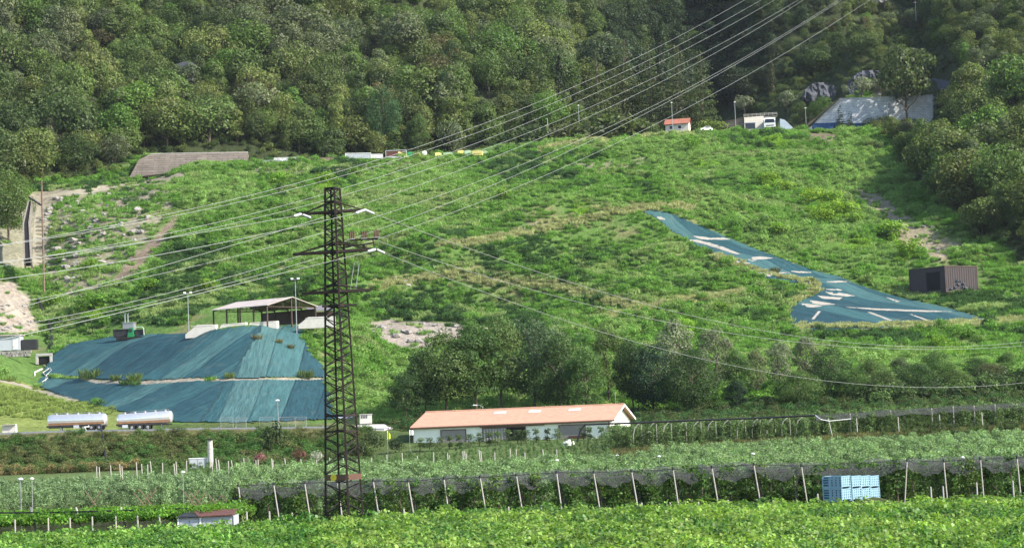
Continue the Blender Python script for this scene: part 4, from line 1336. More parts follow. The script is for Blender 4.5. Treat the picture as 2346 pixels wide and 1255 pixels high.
scrap_panel('pale green block at the right end of the scrap row', 1110, 350, 9, 10, 593, M['palegreen'], -.1, 'scrap_block', 2.0)
scrap_panel('thin pale scrap sheet lying past the last block', 1122, 354, 14, 4, 594, M['palegreen'], .2, dp=1.0)
scrap_panel('small yellow bin by the end of the retaining wall', 566, 374, 7, 7, 584, M['yellow_p'], .2, 'scrap_block', 1.0)

# brown container on the right
def brown_container():
    D = 437; a = R(38)
    c = P(2167, 660, D); g = gz(c.x, c.y)
    Lr = (2251 - 2167) / FPX * D / math.cos(a) * 1.0; Ll = (2167 - 2096) / FPX * D / math.sin(a) * .96; H = (660 - 608) / FPX * D
    root = thing('shipping_container', 'dark brown container hut with an open doorway on the right hillside', 'container', (c.x, c.y, c.z - .1), a - R(3))
    b = MB(); b.box((Lr / 2, Ll / 2, H / 2 - .4), (Lr, Ll, H + .8)); b.build('body', M['contb'], root)
    rb = MB()
    for i in range(14):
        rb.box(((i + .5) * Lr / 14, -.03, H / 2), (Lr / 34, .08, H - .3))
    rb.build('side_panel', M['contb'], root)
    fr = MB()
    for x, y in ((0, 0), (Lr, 0), (0, Ll), (Lr, Ll)):
        fr.box((x, y, H / 2 - .3), (.2, .2, H + .7))
    fr.box((Lr / 2, 0, H), (Lr - .2, .22, .2)); fr.box((0, Ll / 2, H), (.22, Ll - .2, .2)); fr.build('corner_frame', M['brownmetal'], root)
    d = MB(); d.box((-.03, Ll * .33, H * .38), (.1, Ll * .36, H * .8)); d.build('doorway', M['dark_hole'], root)
    d = MB(); d.box((-.07, Ll * .74, H * .42), (.1, Ll * .44, H * .82)); d.build('door_leaf', M['contb'], root)
    return root


brown_container()
# stones
def rock_mesh(seed, s=1.0, flat=.6):
    rng = random.Random(seed)
    import bmesh
    b = bmesh.new(); bmesh.ops.create_icosphere(b, subdivisions=2, radius=s)
    for v in b.verts:
        k = 1 + .28 * math.sin(v.co.x * 3 / s + seed) * math.cos(v.co.y * 4 / s + seed * 2) + rng.uniform(-.13, .13)
        v.co = Vector((v.co.x * k, v.co.y * k * .85, v.co.z * k * flat))
    me = bpy.data.meshes.new('rock'); b.to_mesh(me); b.free(); me.materials.append(M['rock'])
    return me


RK = [rock_mesh(i) for i in range(5)]
RKD = rock_mesh(7); RKD.materials.clear(); RKD.materials.append(M['rock_dark'])
def rock(px, py, size, label, group, lo=300., name='rock', up=0.0):
    g = G(px, py, lo)
    o = bpy.data.objects.new(name, random.choice(RK)); COL.objects.link(o)
    o.location = (g.x, g.y, g.z + size * .15 + up); o.scale = (size, size, size * random.uniform(.7, 1.1)); o.rotation_euler = (random.uniform(-.3, .3), random.uniform(-.3, .3), random.uniform(0, 6))
    return tag(o, label, 'rock', group)


spots = [(205, 490), (215, 452), (190, 505), (232, 470), (250, 445), (160, 480), (285, 500), (140, 520), (175, 560), (150, 600), (130, 575), (180, 610), (205, 612), (120, 470),
         (145, 455), (265, 520), (300, 480), (310, 535), (340, 500), (240, 535), (222, 565), (160, 640), (128, 625), (195, 535), (110, 500), (175, 465), (240, 650), (275, 655), (222, 585), (135, 545)]
rs_ = random.Random(4)
spots += [(rs_.uniform(100, 320), rs_.uniform(445, 640)) for _ in range(70)]
spots = [q for q in spots if inpoly(np.array([q[0]]), np.array([q[1]]), STONY)[0]]
for i in range(26):
    rock(rs_.uniform(2, 80), rs_.uniform(700, 758), rs_.uniform(.25, .6), 'pale stone lying on the spoil bank above the grey hut', 'stones of the spoil bank')
for i in range(24):
    q = DARKSOIL[i % len(DARKSOIL)]; rock(q[0] * .6 + 2085 * .4 + rs_.uniform(-40, 30), q[1] * .6 + 510 * .4 + rs_.uniform(-20, 25), rs_.uniform(.3, .7), 'pale stone on the eroded bare strip under the right woods', 'stones of the eroded strip')
for i, (a, b_) in enumerate(spots):
    rock(a + random.uniform(-6, 6), b_ + random.uniform(-5, 5), random.uniform(.5, 1.25), 'pale limestone boulder on the stony slope beside the stepped channel', 'boulders on the stony slope')
for i in range(26):
    t = i / 25
    rock(852 + 200 * t + random.uniform(-8, 8), 742 + random.uniform(0, 45) + 8 * math.sin(t * 6), random.uniform(.4, 1.1), 'pale stone in the rubble heap right of the pylon', 'stones of the rubble heap')
for i, (a, b_) in enumerate(((2188, 655), (2196, 648), (2204, 655), (2198, 640), (2212, 656), (2206, 647), (2192, 640), (2180, 658))):
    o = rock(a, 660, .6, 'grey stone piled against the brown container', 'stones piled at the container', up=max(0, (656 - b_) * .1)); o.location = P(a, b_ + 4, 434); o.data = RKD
for a, b_ in ((941, 645), (934, 655), (930, 645), (905, 640)):
    rock(a, b_, .7, 'pale stone lying in the scrub above the rubble heap', 'stones in the scrub')

# ------------------------------------------------------------------ open shed and low walls on the bench
def open_shed():
    D = 402; a = R(38)
    e1 = P(482, 711.6, D); L = 16.5; W = 14.5; H = 4.2; rise = 1.8
    g = at(482, D)
    root = thing('open_shed', 'open-sided shed with a pale gabled metal roof on brown posts above the mound', 'shed', (e1.x, D, e1.z - H), -a)
    b = MB(); t = .12; sl = rise / (W / 2)
    b.prism([(0, 0, H), (0, W / 2, H + rise), (0, W / 2, H + rise + t), (0, 0, H + t)], (L, 0, 0))
    b.prism([(0, W / 2 + .003, H + rise), (0, W, H), (0, W, H + t), (0, W / 2 + .003, H + rise + t)], (L, 0, 0))
    b.build('roof', M['shedroof'], root)
    for y in (.35, W / 2, W - .35):
        for i in range(5):
            x = .5 + (L - 1) * i / 4
            if y == W / 2 and 0 < i < 4: continue
            hh = H - .1 + (rise if y == W / 2 else 0)
            b = MB(); b.box((x, y, hh / 2 - 1), (.24, .24, hh + 2)); b.build('post', M['brownmetal'], root)
    for i in range(5):
        x = .5 + (L - 1) * i / 4
        b = MB(); b.bar((x, .2, H - .15), (x, W - .2, H - .15), .14); b.bar((x, .2, H - .12), (x, W / 2, H + rise - .15), .12); b.bar((x, W - .2, H - .12), (x, W / 2, H + rise - .15), .12)
        for k in range(1, 6):
            y = W * k / 6; z = H - .15 + rise * (1 - abs(2 * k / 6 - 1))
            b.bar((x, y, H - .15), (x, y, z), .08)
        b.build('truss', M['brownmetal'], root)
    b = MB(); b.box((L * .5, W - .3, H * .42), (L * .97, .12, H * .98)); b.build('back_panel', M['brownmetal'], root)
    return root


open_shed()
def lean_to():
    D = 415
    c = P(697, 703, D); L = 6.5
    root = thing('lean_to_roof', 'dark grey lean-to roof behind the pylon, right of the open shed', 'shed', c, 0)
    b = MB(); b.prism([(0, 0, 0), (L, 0, .1), (L, -2.2, -1.05), (1.2, -2.2, -1.1)], (0, 0, .12)); b.build('roof', M['shedroof2'], root)
    for x in (1.6, L - .3):
        b = MB(); b.box((x, -2.0, -3), (.16, .16, 3.8)); b.build('post', M['brownmetal'], root)
    b = MB(); b.box((L * .55, -.4, -2.9), (L * .9, .1, 3.4)); b.build('back_panel', M['brownmetal'], root)


lean_to()
def low_wall(label, px0, px1, yt0, yt1, yb0, yb1, D, slope=1.2):
    a = P(px0, yt0, D); c = P(px1, yt1, D); d = P(px1, yb1, D); e = P(px0, yb0, D)
    L = c.x - a.x
    b = MB(); poly = [(0, 0, e.z - a.z - .8), (L, 0, d.z - a.z - .8), (L, 0, c.z - a.z), (slope, 0, .0), (0, 0, e.z - a.z)]
    b.prism(poly, (.25, 1.6, .05))
    b.box((L * .55, -.03, (c.z - a.z) - .2), (L * .7, .05, .1))
    o = b.build('low_wall', M['conc_white'], None); o.location = a
    return tag(o, label, 'wall', 'white low walls above the mound')
low_wall('left white low wall above the mound, with a sloping end', 424, 494, 745, 743, 766, 760, 391.5, 2.4)
low_wall('middle white low wall above the mound', 497, 562, 743.5, 738, 760, 752, 392, .9)
low_wall('right white low wall above the mound, under the open shed', 564, 634, 739, 734.5, 752, 747, 393, .8)
low_wall('white low wall behind the pylon, right of the lamp post', 683, 764, 727, 724, 744, 740, 392, 2.0)


def crusher():
    D = 412
    c = P(295, 772, D); k = D / FPX
    root = thing('crushing_machine', 'green and dark grey crushing machine with two exhaust pipes on the mound', 'machine', c, R(-6))
    def X(px): return (px - 295) * k
    def Z(py): return (772 - py) * k + (0)
    b = MB(); b.prism([(X(259), 0, Z(771)), (X(293), 0, Z(768)), (X(294), 0, Z(753)), (X(258), 0, Z(753))], (0, 2.4, 0)); b.box((X(276), -.06, Z(754)), (3.2, .12, .18)); b.build('hopper', M['dark_steel'], root)
    b = MB(); b.box((X(293), 1.3, Z(747)), (2.3, 2.0, 1.5)); b.box((X(293), 1.3, Z(738.5)), (2.5, 2.2, .16)); b.build('engine_housing', M['galv'], root)
    b = MB(); b.prism([(X(292), -.2, Z(772)), (X(308), -.2, Z(772)), (X(305), -.2, Z(751)), (X(296), -.2, Z(751))], (0, 2.0, 0)); cb = b.build('cab', M['green_p'], root)
    b = MB(); b.box((X(300), -.24, Z(757)), (.7, .06, .6)); b.build('window', M['glass'], cb)
    for px in (283, 290):
        b = MB(); b.path([(X(px), 1.2, Z(742)), (X(px), 1.2, Z(719)), (X(px) + .2, 1.2, Z(716.5))], .13, 8); b.build('exhaust_pipe', M['galv'], root)
    b = MB(); b.path([(X(308), 0, Z(751)), (X(326), 0, Z(750)), (X(330), 0, Z(753)), (X(331), 0, Z(769))], .12, 7); b.build('guard_frame', M['palegreen'], root)
    b = MB(); b.box((X(319), .9, Z(762)), (1.9, 1.4, 1.2)); b.build('side_box', M['dark_steel'], root)
    for y in (.1, 2.1):
        b = MB(); b.box((X(294), y, -.2), (5.2, .5, .7)); b.build('track', M['tyre'], root)


crusher()


# ------------------------------------------------------------------ lamp posts
def lamp_post(label, px, py_top, D, kind='single', group='lamp posts', lean=0.0, py_base=None):
    t = P(px, py_top, D)
    z = gz(t.x, t.y) if py_base is None else P(px, py_base, D).z
    root = thing('lamp_post', label, 'lamp post', (t.x, t.y, z), 0, group)
    H = t.z - z
    r = .085 if D > 350 else .06
    b = MB(); b.tube((0, 0, -.3), (0, 0, H), r * 1.25, r * .8, 8); b.build('pole', M['galv'], root)
    if kind == 'single':
        b = MB(); b.box((0, -.15, H + .1), (.55, .7, .18)); b.box((0, -.15, H + .22), (.36, .45, .08)); b.build('lamp_head', M['white'], root)
    elif kind == 'flood':
        b = MB(); b.bar((-.75, 0, H), (.75, 0, H), .09); b.build('cross_bar', M['galv'], root)
        for sx in (-.62, .62):
            b = MB(); b.box((sx, -.12, H + .14), (.5, .26, .34)); b.box((sx, -.27, H + .14), (.4, .04, .26)); b.build('lamp_head', M['white'], root)
    else:
        b = MB(); b.path([(0, 0, H - .5), (-.1, 0, H - .12), (-.5, 0, H + .15), (-1.0, 0, H + .22)], .05, 6); b.build('arm', M['galv'], root)
        b = MB(); b.prism([(-1.75, -.14, H + .2), (-.95, -.14, H + .14), (-.95, -.14, H + .3), (-1.6, -.14, H + .34)], (0, .3, 0)); b.build('lamp_head', M['white'], root)
    return root


lamp_post('thin grey lamp post rising above the left low wall', 430, 672, 395, 'flood')
lamp_post('twin-headed floodlight post beside the open shed gable', 676, 640, 392, 'flood')
lamp_post('short lamp post with a flat head at the foot of the left mound', 636, 918, 338, 'single')
lamp_post('curved-arm street lamp behind the terracotta roof', 1106, 930, 335, 'arm')
lamp_post('lamp post at the left end of the hilltop yard, among bushes', 1325, 243, 645, 'single', py_base=300)
lamp_post('lamp post in front of the red-roofed house', 1538.5, 236.5, 634, 'single', py_base=303)
lamp_post('lamp post in front of the beige building', 1683, 235.5, 634, 'single', py_base=299)
lamp_post('small lamp post beside the sloping end of the stone block wall', 1845, 249, 650, 'single', py_base=297)

# utility poles and thin masts
def mast(name, label, cat, px, py0, py1, D, r, m, top_bar=False, group=None):
    a = P(px, py1, D); t = P(px, py0, D)
    root = thing(name, label, cat, (a.x, a.y, a.z), 0, group)
    H = t.z - a.z
    b = MB(); b.tube((0, 0, -.6), (0, 0, H), r, r * .75, 8); b.build('pole', m, root)
    b = MB(); b.tube((0, 0, H), (0, 0, H + .15), r * .9, r * .3, 8)
    if top_bar: b.bar((-.8, 0, H - .4), (.8, 0, H - .4), .12)
    b.build('cap', M['galv'] if not top_bar else m, root)
g_ = G(102, 664)
mast('utility_pole', 'tall dark wooden pole beside the stepped channel on the left slope', 'pole', 101, 415, 664, 455, .24, M['wood'], True)
mast('utility_pole', 'pale post at the end of the bushes on the hilltop edge', 'pole', 1255, 272, 303, 630, .13, M['palewood'])
mast('marker_post', 'small white marker post in the woods at the left edge', 'marker', 56, 362, 376, 560, .35, M['white'])
mast('flag_pole', 'slim mast on the wooded slope in the top right', 'mast', 2099, 4, 46, 735, .12, M['galv'], True)

# chute on the left slope, with its side wall and steps
def channel():
    a = P(61, 604, 470); t = P(68, 468, 496)
    root = thing('concrete_channel', 'steep dark concrete channel with pale edges running down the left slope', 'channel', a, 0)
    def L(p): return Vector(p) - a
    b = MB(); p0, p1 = L(a), L(t)
    pm = L(P(58, 520, 486))
    path = [(p0, 1.0), (pm, .9), (p1, .5)]
    def ribbon(off0, off1, lift, th):
        m_ = MB()
        for (q, s), (q2, s2) in zip(path[:-1], path[1:]):
            m_.prism([q + Vector((off0 * s, 0, lift)), q + Vector((off1 * s, 0, lift)), q2 + Vector((off1 * s2, 0, lift)), q2 + Vector((off0 * s2, 0, lift))], (0, 1.0, -th))
        return m_
    ribbon(-.35, .85, .7, 1.2).build('bed', M['dark_hole'], root)
    ribbon(-.75, -.37, 1.1, 2.2).build('side_wall', M['channel'], root); ribbon(.87, 1.25, 1.1, 2.2).build('side_wall', M['channel'], root)
    b = MB(); p = L(P(66, 452, 498)); q = L(P(94, 470, 492)); b.bar(p, q, .35, .35); b.build('top_pipe', M['black'], root)
    return root


channel()
b = MB()
for i in range(12):
    p = G(94 + (i % 2), 606 - i * 9.5); b.box((p.x, p.y, p.z + .25), (2.4, .7, .45))
tag(b.build('steps', M['path'], None, G(95, 550)), 'rough pale steps climbing the slope between the channel and the dark pole', 'steps')
pp = [G(88, 690), G(100, 720), G(112, 745), G(119, 770), G(120, 800)]
b = MB(); b.path([p + Vector((0, -.3, .6)) for p in pp], .32, 7)
tag(b.build('drain_pipe', M['black'], None, pp[2]), 'dark drain pipe curving down beside the pale spoil heap', 'pipe')

# left hut, stone wall, culvert, barrier
def hut():
    D = 412; a = P(-14, 804, D)
    root = thing('hut', 'grey flat-roofed hut at the left edge below the spoil heap', 'hut', a, 0)
    L = 60 / FPX * D; H = 34 / FPX * D
    b = MB(); b.box((L / 2, 1.5, H / 2), (L, 3, H)); b.build('wall', M['greymetal'], root)
    b = MB(); b.box((L / 2 - .1, 1.4, H + .1), (L + .7, 3.8, .2)); b.build('roof', M['shedroof'], root)
    b = MB(); b.box((L * .82, -.03, H * .45), (L * .2, .08, H * .8)); b.build('door', M['contw'], root)
    b = MB(); b.box((L + 1.8, 1.2, H * .35), (3.2, 1.6, H * .7)); b.build('side_bay', M['dark_steel'], root)
hut()
b = MB(); rr = random.Random(3)
for i in range(15):
    for row in range(2):
        x = i * .62 + rr.uniform(-.1, .1) + row * .3
        b.box((x, rr.uniform(-.1, .1), row * .62 + .2 + i * .012), (.56, .6, .56), rr.uniform(-.12, .12))
o = b.build('stone_wall', M['rock'], None); o.location = P(-30, 820, 404); tag(o, 'dry stone wall of grey boulders under the hut', 'wall')
def culvert():
    D = 408; a = P(90, 822, D); root = thing('culvert', 'dark concrete culvert mouth between the stone wall and the left mound', 'culvert', a)
    b = MB(); b.box((.9, .6, .9), (3.4, .4, .5)); b.box((-.6, .6, -.2), (.5, .4, 1.8)); b.box((2.3, .6, -.2), (.5, .4, 1.8)); b.build('head_wall', M['concrete'], root)
    b = MB(); b.box((.85, .9, -.3), (2.4, .3, 1.6)); b.build('opening', M['dark_hole'], root)
culvert()
pts = [P(96, 834, 404), P(84, 850, 401), P(79, 866, 399), P(80, 882, 397)]
b = MB(); b.path([Vector((p.x, p.y, gz(p.x, p.y) + .12)) for p in pts], .2, 6)
tag(b.build('kerb_edge', M['conc_white'], None, pts[1]), 'curved pale concrete edge at the left foot of the mound', 'kerb')
for k, ptz in enumerate((((100, 838), (112, 846), (98, 856), (110, 868), (96, 878)), ((108, 836), (118, 850), (106, 862), (104, 880)))):
    b = MB(); b.path([G(*q) + Vector((0, 0, .2)) for q in ptz], .07, 6)
    tag(b.build('hose', M['conc_white'], None, G(*ptz[1])), ['winding pale hose on the stones left of the mound', 'straighter pale hose nearest the teal sheet'][k], 'hose')
def conc_block():
    D = 326; c = P(21, 989, D)
    b = MB(); b.prism([(-1.15, 0, -.3), (1.15, 0, -.3), (1.1, 0, 1.15), (-1.1, 0, 1.15)], (0, .9, 0)); b.box((0, -.02, 1.2), (2.3, 1.0, .1))
    o = b.build('concrete_block', M['conc_white'], None); o.location = c; tag(o, 'pale concrete block beside the road at the left edge', 'block')
conc_block()
# guard rail along the road
def guard_rail():
    a = at(-60, 318.5)
    root = thing('guard_rail', 'long grey steel guard rail along the road above the brushy bank', 'guard rail', a)
    pts = [at(px, 318.5) for px in range(-60, 900, 20)]
    b = MB()
    for p, q in zip(pts[:-1], pts[1:]):
        b.bar(p - a + Vector((0, 0, .5)), q - a + Vector((0, 0, .5)), .08, .26)
    b.build('rail', M['galv'], root)
    for p in pts[::2]:
        b = MB(); b.box(p - a + Vector((0, .12, .25)), (.12, .1, 1.1)); b.build('post', M['galv'], root)
guard_rail()
# mesh fence panels on the far side of the road
for i, (x0, x1, t) in enumerate(((506, 534, 958), (541, 564, 954), (595, 628, 958), (640, 676, 957), (678, 702, 957))):
    D = 336.5; a = at(x0, D); b_ = at(x1, D); H = 1.7; L = (b_ - a).length
    root = thing('mesh_fence', 'thin metal fence panel at the foot of the left mound, %s from the left' % ORD[i], 'fence panel', a, math.atan2(b_.y - a.y, b_.x - a.x), 'fence panels at the foot of the mound')
    b = MB(); b.path([(0, 0, -.1), (0, 0, H), (L, 0, H), (L, 0, -.1)], .045, 6); b.build('frame', M['galv'], root)
    b = MB()
    for k in range(1, 10): b.bar((L * k / 10, 0, .1), (L * k / 10, 0, H - .05), .02)
    for k in range(1, 4): b.bar((.05, .03, H * k / 4), (L - .05, .03, H * k / 4), .02)
    b.build('mesh', M['galv'], root)
# cabinet by the road right of the pylon
def cabinet():
    D = 336; c = P(838, 967, D); root = thing('roadside_cabinet', 'pale concrete cabinet with dark vents beside the road right of the pylon', 'cabinet', c)
    b = MB(); b.box((0, .4, .55), (2.0, .8, 1.5)); b.build('body', M['conc_white'], root)
    b = MB(); b.box((0, .4, 1.36), (2.2, 1.0, .12)); b.build('roof', M['concrete'], root)
    for sx in (-.65, -.25, .15):
        b = MB()
        for k in range(5): b.box((sx, -.02, .75 + k * .12), (.28, .05, .06))
        b.build('vent', M['dark_steel'], root)
cabinet()
b = MB(); V_ = [at(812, 322), at(880, 322), at(895, 330), at(880, 338), at(815, 338)]
b.prism([v + Vector((0, 0, .2)) for v in V_], (0, 0, -1.2)); tag(b.build('pavement', M['conc_white'], None, V_[0]), kind='structure')
# hoses from the tanker down the bank
pz = [P(226, 984, 324), P(231, 1000, 320), P(236, 1020, 314), P(240, 1045, 308), P(243, 1075, 300)]
b = MB(); b.path([Vector((p.x, p.y, max(p.z, gz(p.x, p.y) + .9))) for p in pz], .16, 7); tag(b.build('hose', M['black'], None, pz[2]), 'black pipe running down the brushy bank below the left tank trailer', 'hose')
pz = [P(203, 974, 324), P(204, 984, 323), P(197, 988, 322), P(194, 998, 320), P(198, 1006, 318)]
b = MB(); b.path([Vector((p.x, p.y, max(p.z, gz(p.x, p.y) + .7))) for p in pz], .09, 6); tag(b.build('hose', M['hose'], None, pz[2]), 'pale looped hose hanging from the left tank trailer over the rail', 'hose')
# concrete pipe chimney and white cabinet at the foot of the bank
def chimney():
    D = 286; c = P(482, 1052, D); root = thing('chimney', 'pale concrete pipe chimney with a flat cap at the foot of the bank', 'chimney', c)
    H = 46 / FPX * D; b = MB(); b.tube((0, 0, -1.4), (0, 0, H * .55), .43, .43, 14); b.tube((0, 0, H * .55), (0, 0, H * .95), .39, .39, 14); b.build('pipe', M['concrete'], root)
    b = MB(); b.tube((0, 0, H * .53), (0, 0, H * .58), .48, .48, 14); b.build('joint_ring', M['concrete'], root)
    b = MB(); b.box((0, 0, H + .02), (1.1, 1.1, .1)); b.tube((0, 0, H * .95), (0, 0, H), .2, .2, 8); b.build('cap', M['rust'], root)
    c2 = P(453, 1068, D); r2 = thing('utility_cabinet', 'white metal cabinet standing left of the concrete chimney', 'cabinet', c2)
    b = MB(); b.box((0, .5, .2), (2.5, 1.0, 1.9)); b.build('body', M['greymetal'], r2)
    b = MB(); b.box((0, .5, 1.19), (2.6, 1.15, .1)); b.build('lid', M['white'], r2)
    b = MB(); b.box((-.6, -.03, .25), (1.1, .05, 1.6)); b.box((.6, -.03, .25), (1.1, .05, 1.6)); b.build('door', M['greymetal'], r2)
chimney()
# water tank by the farm
def water_tank():
    D = 280; c = P(1303, 1027, D); root = thing('water_tank', 'white plastic water tank standing before the brown farm door', 'tank', (c.x, c.y, c.z))
    b = MB(); b.lathe([(.05, -.82), (.42, -.78), (.56, -.6), (.58, 0), (.56, .6), (.42, .78), (.05, .82)], 16, 'x', (0, 0, .55)); b.build('tank', M['white'], root, smooth=True)
    b = MB(); b.lathe([(.2, 0), (.2, .14), (.12, .18)], 12, 'z', (.1, 0, 1.1)); b.build('lid', M['white'], root)
    for sx in (-.5, .5):
        b = MB(); b.box((sx, 0, -.25), (.12, .7, .7)); b.build('leg', M['white'], root)
water_tank()
# flags
for label, px, pt, pb, m in (('narrow yellow-green flag on a pole left of the farm building', 888, 985, 1024, M['flag_y']), ('white flag on a pole at the left corner of the farm building', 939, 984, 1020, M['cloth_w'])):
    D = 290; a = P(px, pb, D); t = P(px, pt, D); root = thing('flag', label, 'flag', (a.x, a.y, gz(a.x, a.y)))
    H = t.z - gz(a.x, a.y)
    b = MB(); b.tube((0, 0, -.2), (0, 0, H), .035, .025, 6); b.build('pole', M['galv'], root)
    fw = .42 if m == M['flag_y'] else .55; fh = 1.35 if m == M['flag_y'] else .8
    b = MB(); n = 6; vs = []
    for i in range(n + 1):
        x = fw * i / n; y = .07 * math.sin(i * 1.3)
        dr = (fh * .45 * i / n) if m == M['flag_y'] else .1 * i / n
        for q in (0, 1):
            vs.append((x + .03, y + q * .012, H - dr)); vs.append((x + .03, y + q * .012, H - fh + dr * .2))
    fs = []
    for i in range(n):
        k = i * 4
        fs += [(k, k + 4, k + 5, k + 1), (k + 2, k + 3, k + 7, k + 6), (k, k + 2, k + 6, k + 4), (k + 1, k + 5, k + 7, k + 3)]
    fs += [(0, 1, 3, 2), (n * 4, n * 4 + 2, n * 4 + 3, n * 4 + 1)]
    b.add(vs, fs); b.build('cloth', m, root)

# ------------------------------------------------------------------ small metal shed in front
def garden_shed():
    D = 117; a = P(409, 1200, D); k = D / FPX
    root = thing('garden_shed', 'low white metal shed with a rusty red pent roof at the vineyard edge', 'shed', (a.x, a.y, gz(a.x, a.y)), R(0))
    H = P(409, 1186, D).z - gz(a.x, a.y)
    W1 = 50 * k; W2 = 78 * k
    b = MB(); b.box(((W1 + W2) / 2, 1.0, H / 2), (W1 + W2 - .08, 2.0, H)); b.build('wall', M['greymetal'], root)
    b = MB(); b.prism([(W1 - .1, -.25, H + .02), (W1 + W2 + .05, -.25, H + .06), (W1 + W2 - .1, 1.9, H + .3), (W1 - .75, 1.9, H + .28)], (0, 0, .06)); b.build('roof', M['redsheet'], root)
    b = MB(); b.prism([(-.1, -.2, H + .0), (W1 - .12, -.2, H + .01), (W1 - .77, 1.9, H + .25), (.2, 1.9, H + .25)], (0, 0, .05)); b.build('roof', M['dark_steel'], root)
    for x0, x1 in ((.1, W1 * .48), (W1 * .52, W1 - .12), (W1 + .15, W1 + W2 * .62), (W1 + W2 * .66, W1 + W2 - .15)):
        b = MB(); b.box(((x0 + x1) / 2, -.025, H * .48), (x1 - x0, .05, H * .86)); b.build('panel', M['greymetal'], root)
    for x in (0, W1, W1 + W2):
        b = MB(); b.box((x, -.03, H / 2), (.1, .1, H)); b.build('post', M['white'], root)
garden_shed()

# ------------------------------------------------------------------ blue crates
def crate_proto():
    W, Dp, H = 1.17, 1.32, .76
    root = thing('plastic_crate', 'x', 'crate', (0, 0, 0), 0, 'blue crates stacked beyond the vines')
    b = MB()
    for x in (-W / 2 + .03, W / 2 - .03):
        for y in (.03, Dp - .03):
            b.box((x, y, H / 2), (.06, .06, H))
    for z in (.14, .3, .45, .6, .735):
        t = .05 if z < .7 else .05
        b.box((0, .015, z), (W - .12, .03, t)); b.box((0, Dp - .015, z), (W - .12, .03, t))
        b.box((-W / 2 + .015, Dp / 2, z), (.03, Dp - .12, t)); b.box((W / 2 - .015, Dp / 2, z), (.03, Dp - .12, t))
    b.build('frame', M['crate'], root)
    b = MB()
    for x in (-.36, -.12, .12, .36):
        b.box((x, .03, .44), (.17, .02, .56))
    for y in (.25, .52, .8):
        b.box((-W / 2 + .03, y, .44), (.02, .2, .56)); b.box((W / 2 - .03, y, .44), (.02, .2, .56))
    b.build('slat', M['crate'], root)
    b = MB(); b.box((0, Dp / 2, .45), (W - .16, Dp - .12, .58)); b.build('liner', M['crate_in'], root)
    b = MB(); b.box((0, Dp / 2, .13), (W - .08, Dp - .08, .03)); b.build('floor_panel', M['crate'], root)
    for x in (-W / 2 + .07, W / 2 - .07):
        b = MB(); b.box((x, Dp / 2, .05), (.12, Dp - .1, .1)); b.build('skid', M['crate'], root)
    return root


cp = crate_proto()
first = True
A_ = P(1929.5, 1149, 119.8)
names = ['leftmost column, apart by a gap', 'second column from the left', 'third column from the left', 'right-hand end column']
ax = Vector((math.cos(R(52)), math.sin(R(52)), 0))
for ci in range(4):
    for row in range(2):
        o = cp if first else copy_tree(cp); first = False
        o.location = A_ + ax * (.6 + 1.19 * ci + (.13 if ci else 0)) + Vector((0, 0, row * .765 - .055 * ci + .02))
        o.rotation_euler = (0, 0, R(52 + (ci * 7 + row * 5) % 3 - 1))
        o['label'] = '%s blue plastic crate in the %s of the stack' % (['lower', 'upper'][row], names[ci])

# ------------------------------------------------------------------ hilltop buildings
def house():
    D = 646; k = D / FPX; a = P(1525, 302, D)
    root = thing('house', 'small house with a red tiled roof on the hilltop edge', 'house', a, -R(12))
    L = 52 * k / math.cos(R(12)); h = 14 * k + .4; W = 6; rise = 1.9
    b = MB(); b.prism([(0, 0, -1.5), (0, W, -1.5), (0, W, h), (0, W / 2, h + rise - .15), (0, 0, h)], (L, 0, 0)); b.build('wall', M['beige'], root)
    b = MB(); t = .15
    b.prism([(-.4, -.5, h - .2), (-.4, W / 2, h + rise), (-.4, W / 2, h + rise + t), (-.4, -.5, h - .2 + t)], (L + .8, 0, 0))
    b.prism([(-.4, W / 2 + .002, h + rise), (-.4, W + .5, h - .2), (-.4, W + .5, h - .2 + t), (-.4, W / 2 + .002, h + rise + t)], (L + .8, 0, 0))
    b.build('roof', M['redtile'], root)
    for x in (L * .25, L * .62):
        b = MB(); b.box((x, -.03, h * .5), (1.0, .06, 1.1)); w_ = b.build('window', M['glass'], root)
        b = MB(); b.box((x, -.05, h * .5 + .62), (1.2, .1, .12)); b.box((x, -.05, h * .5 - .62), (1.2, .14, .12)); b.build('frame', M['white'], w_)
house()


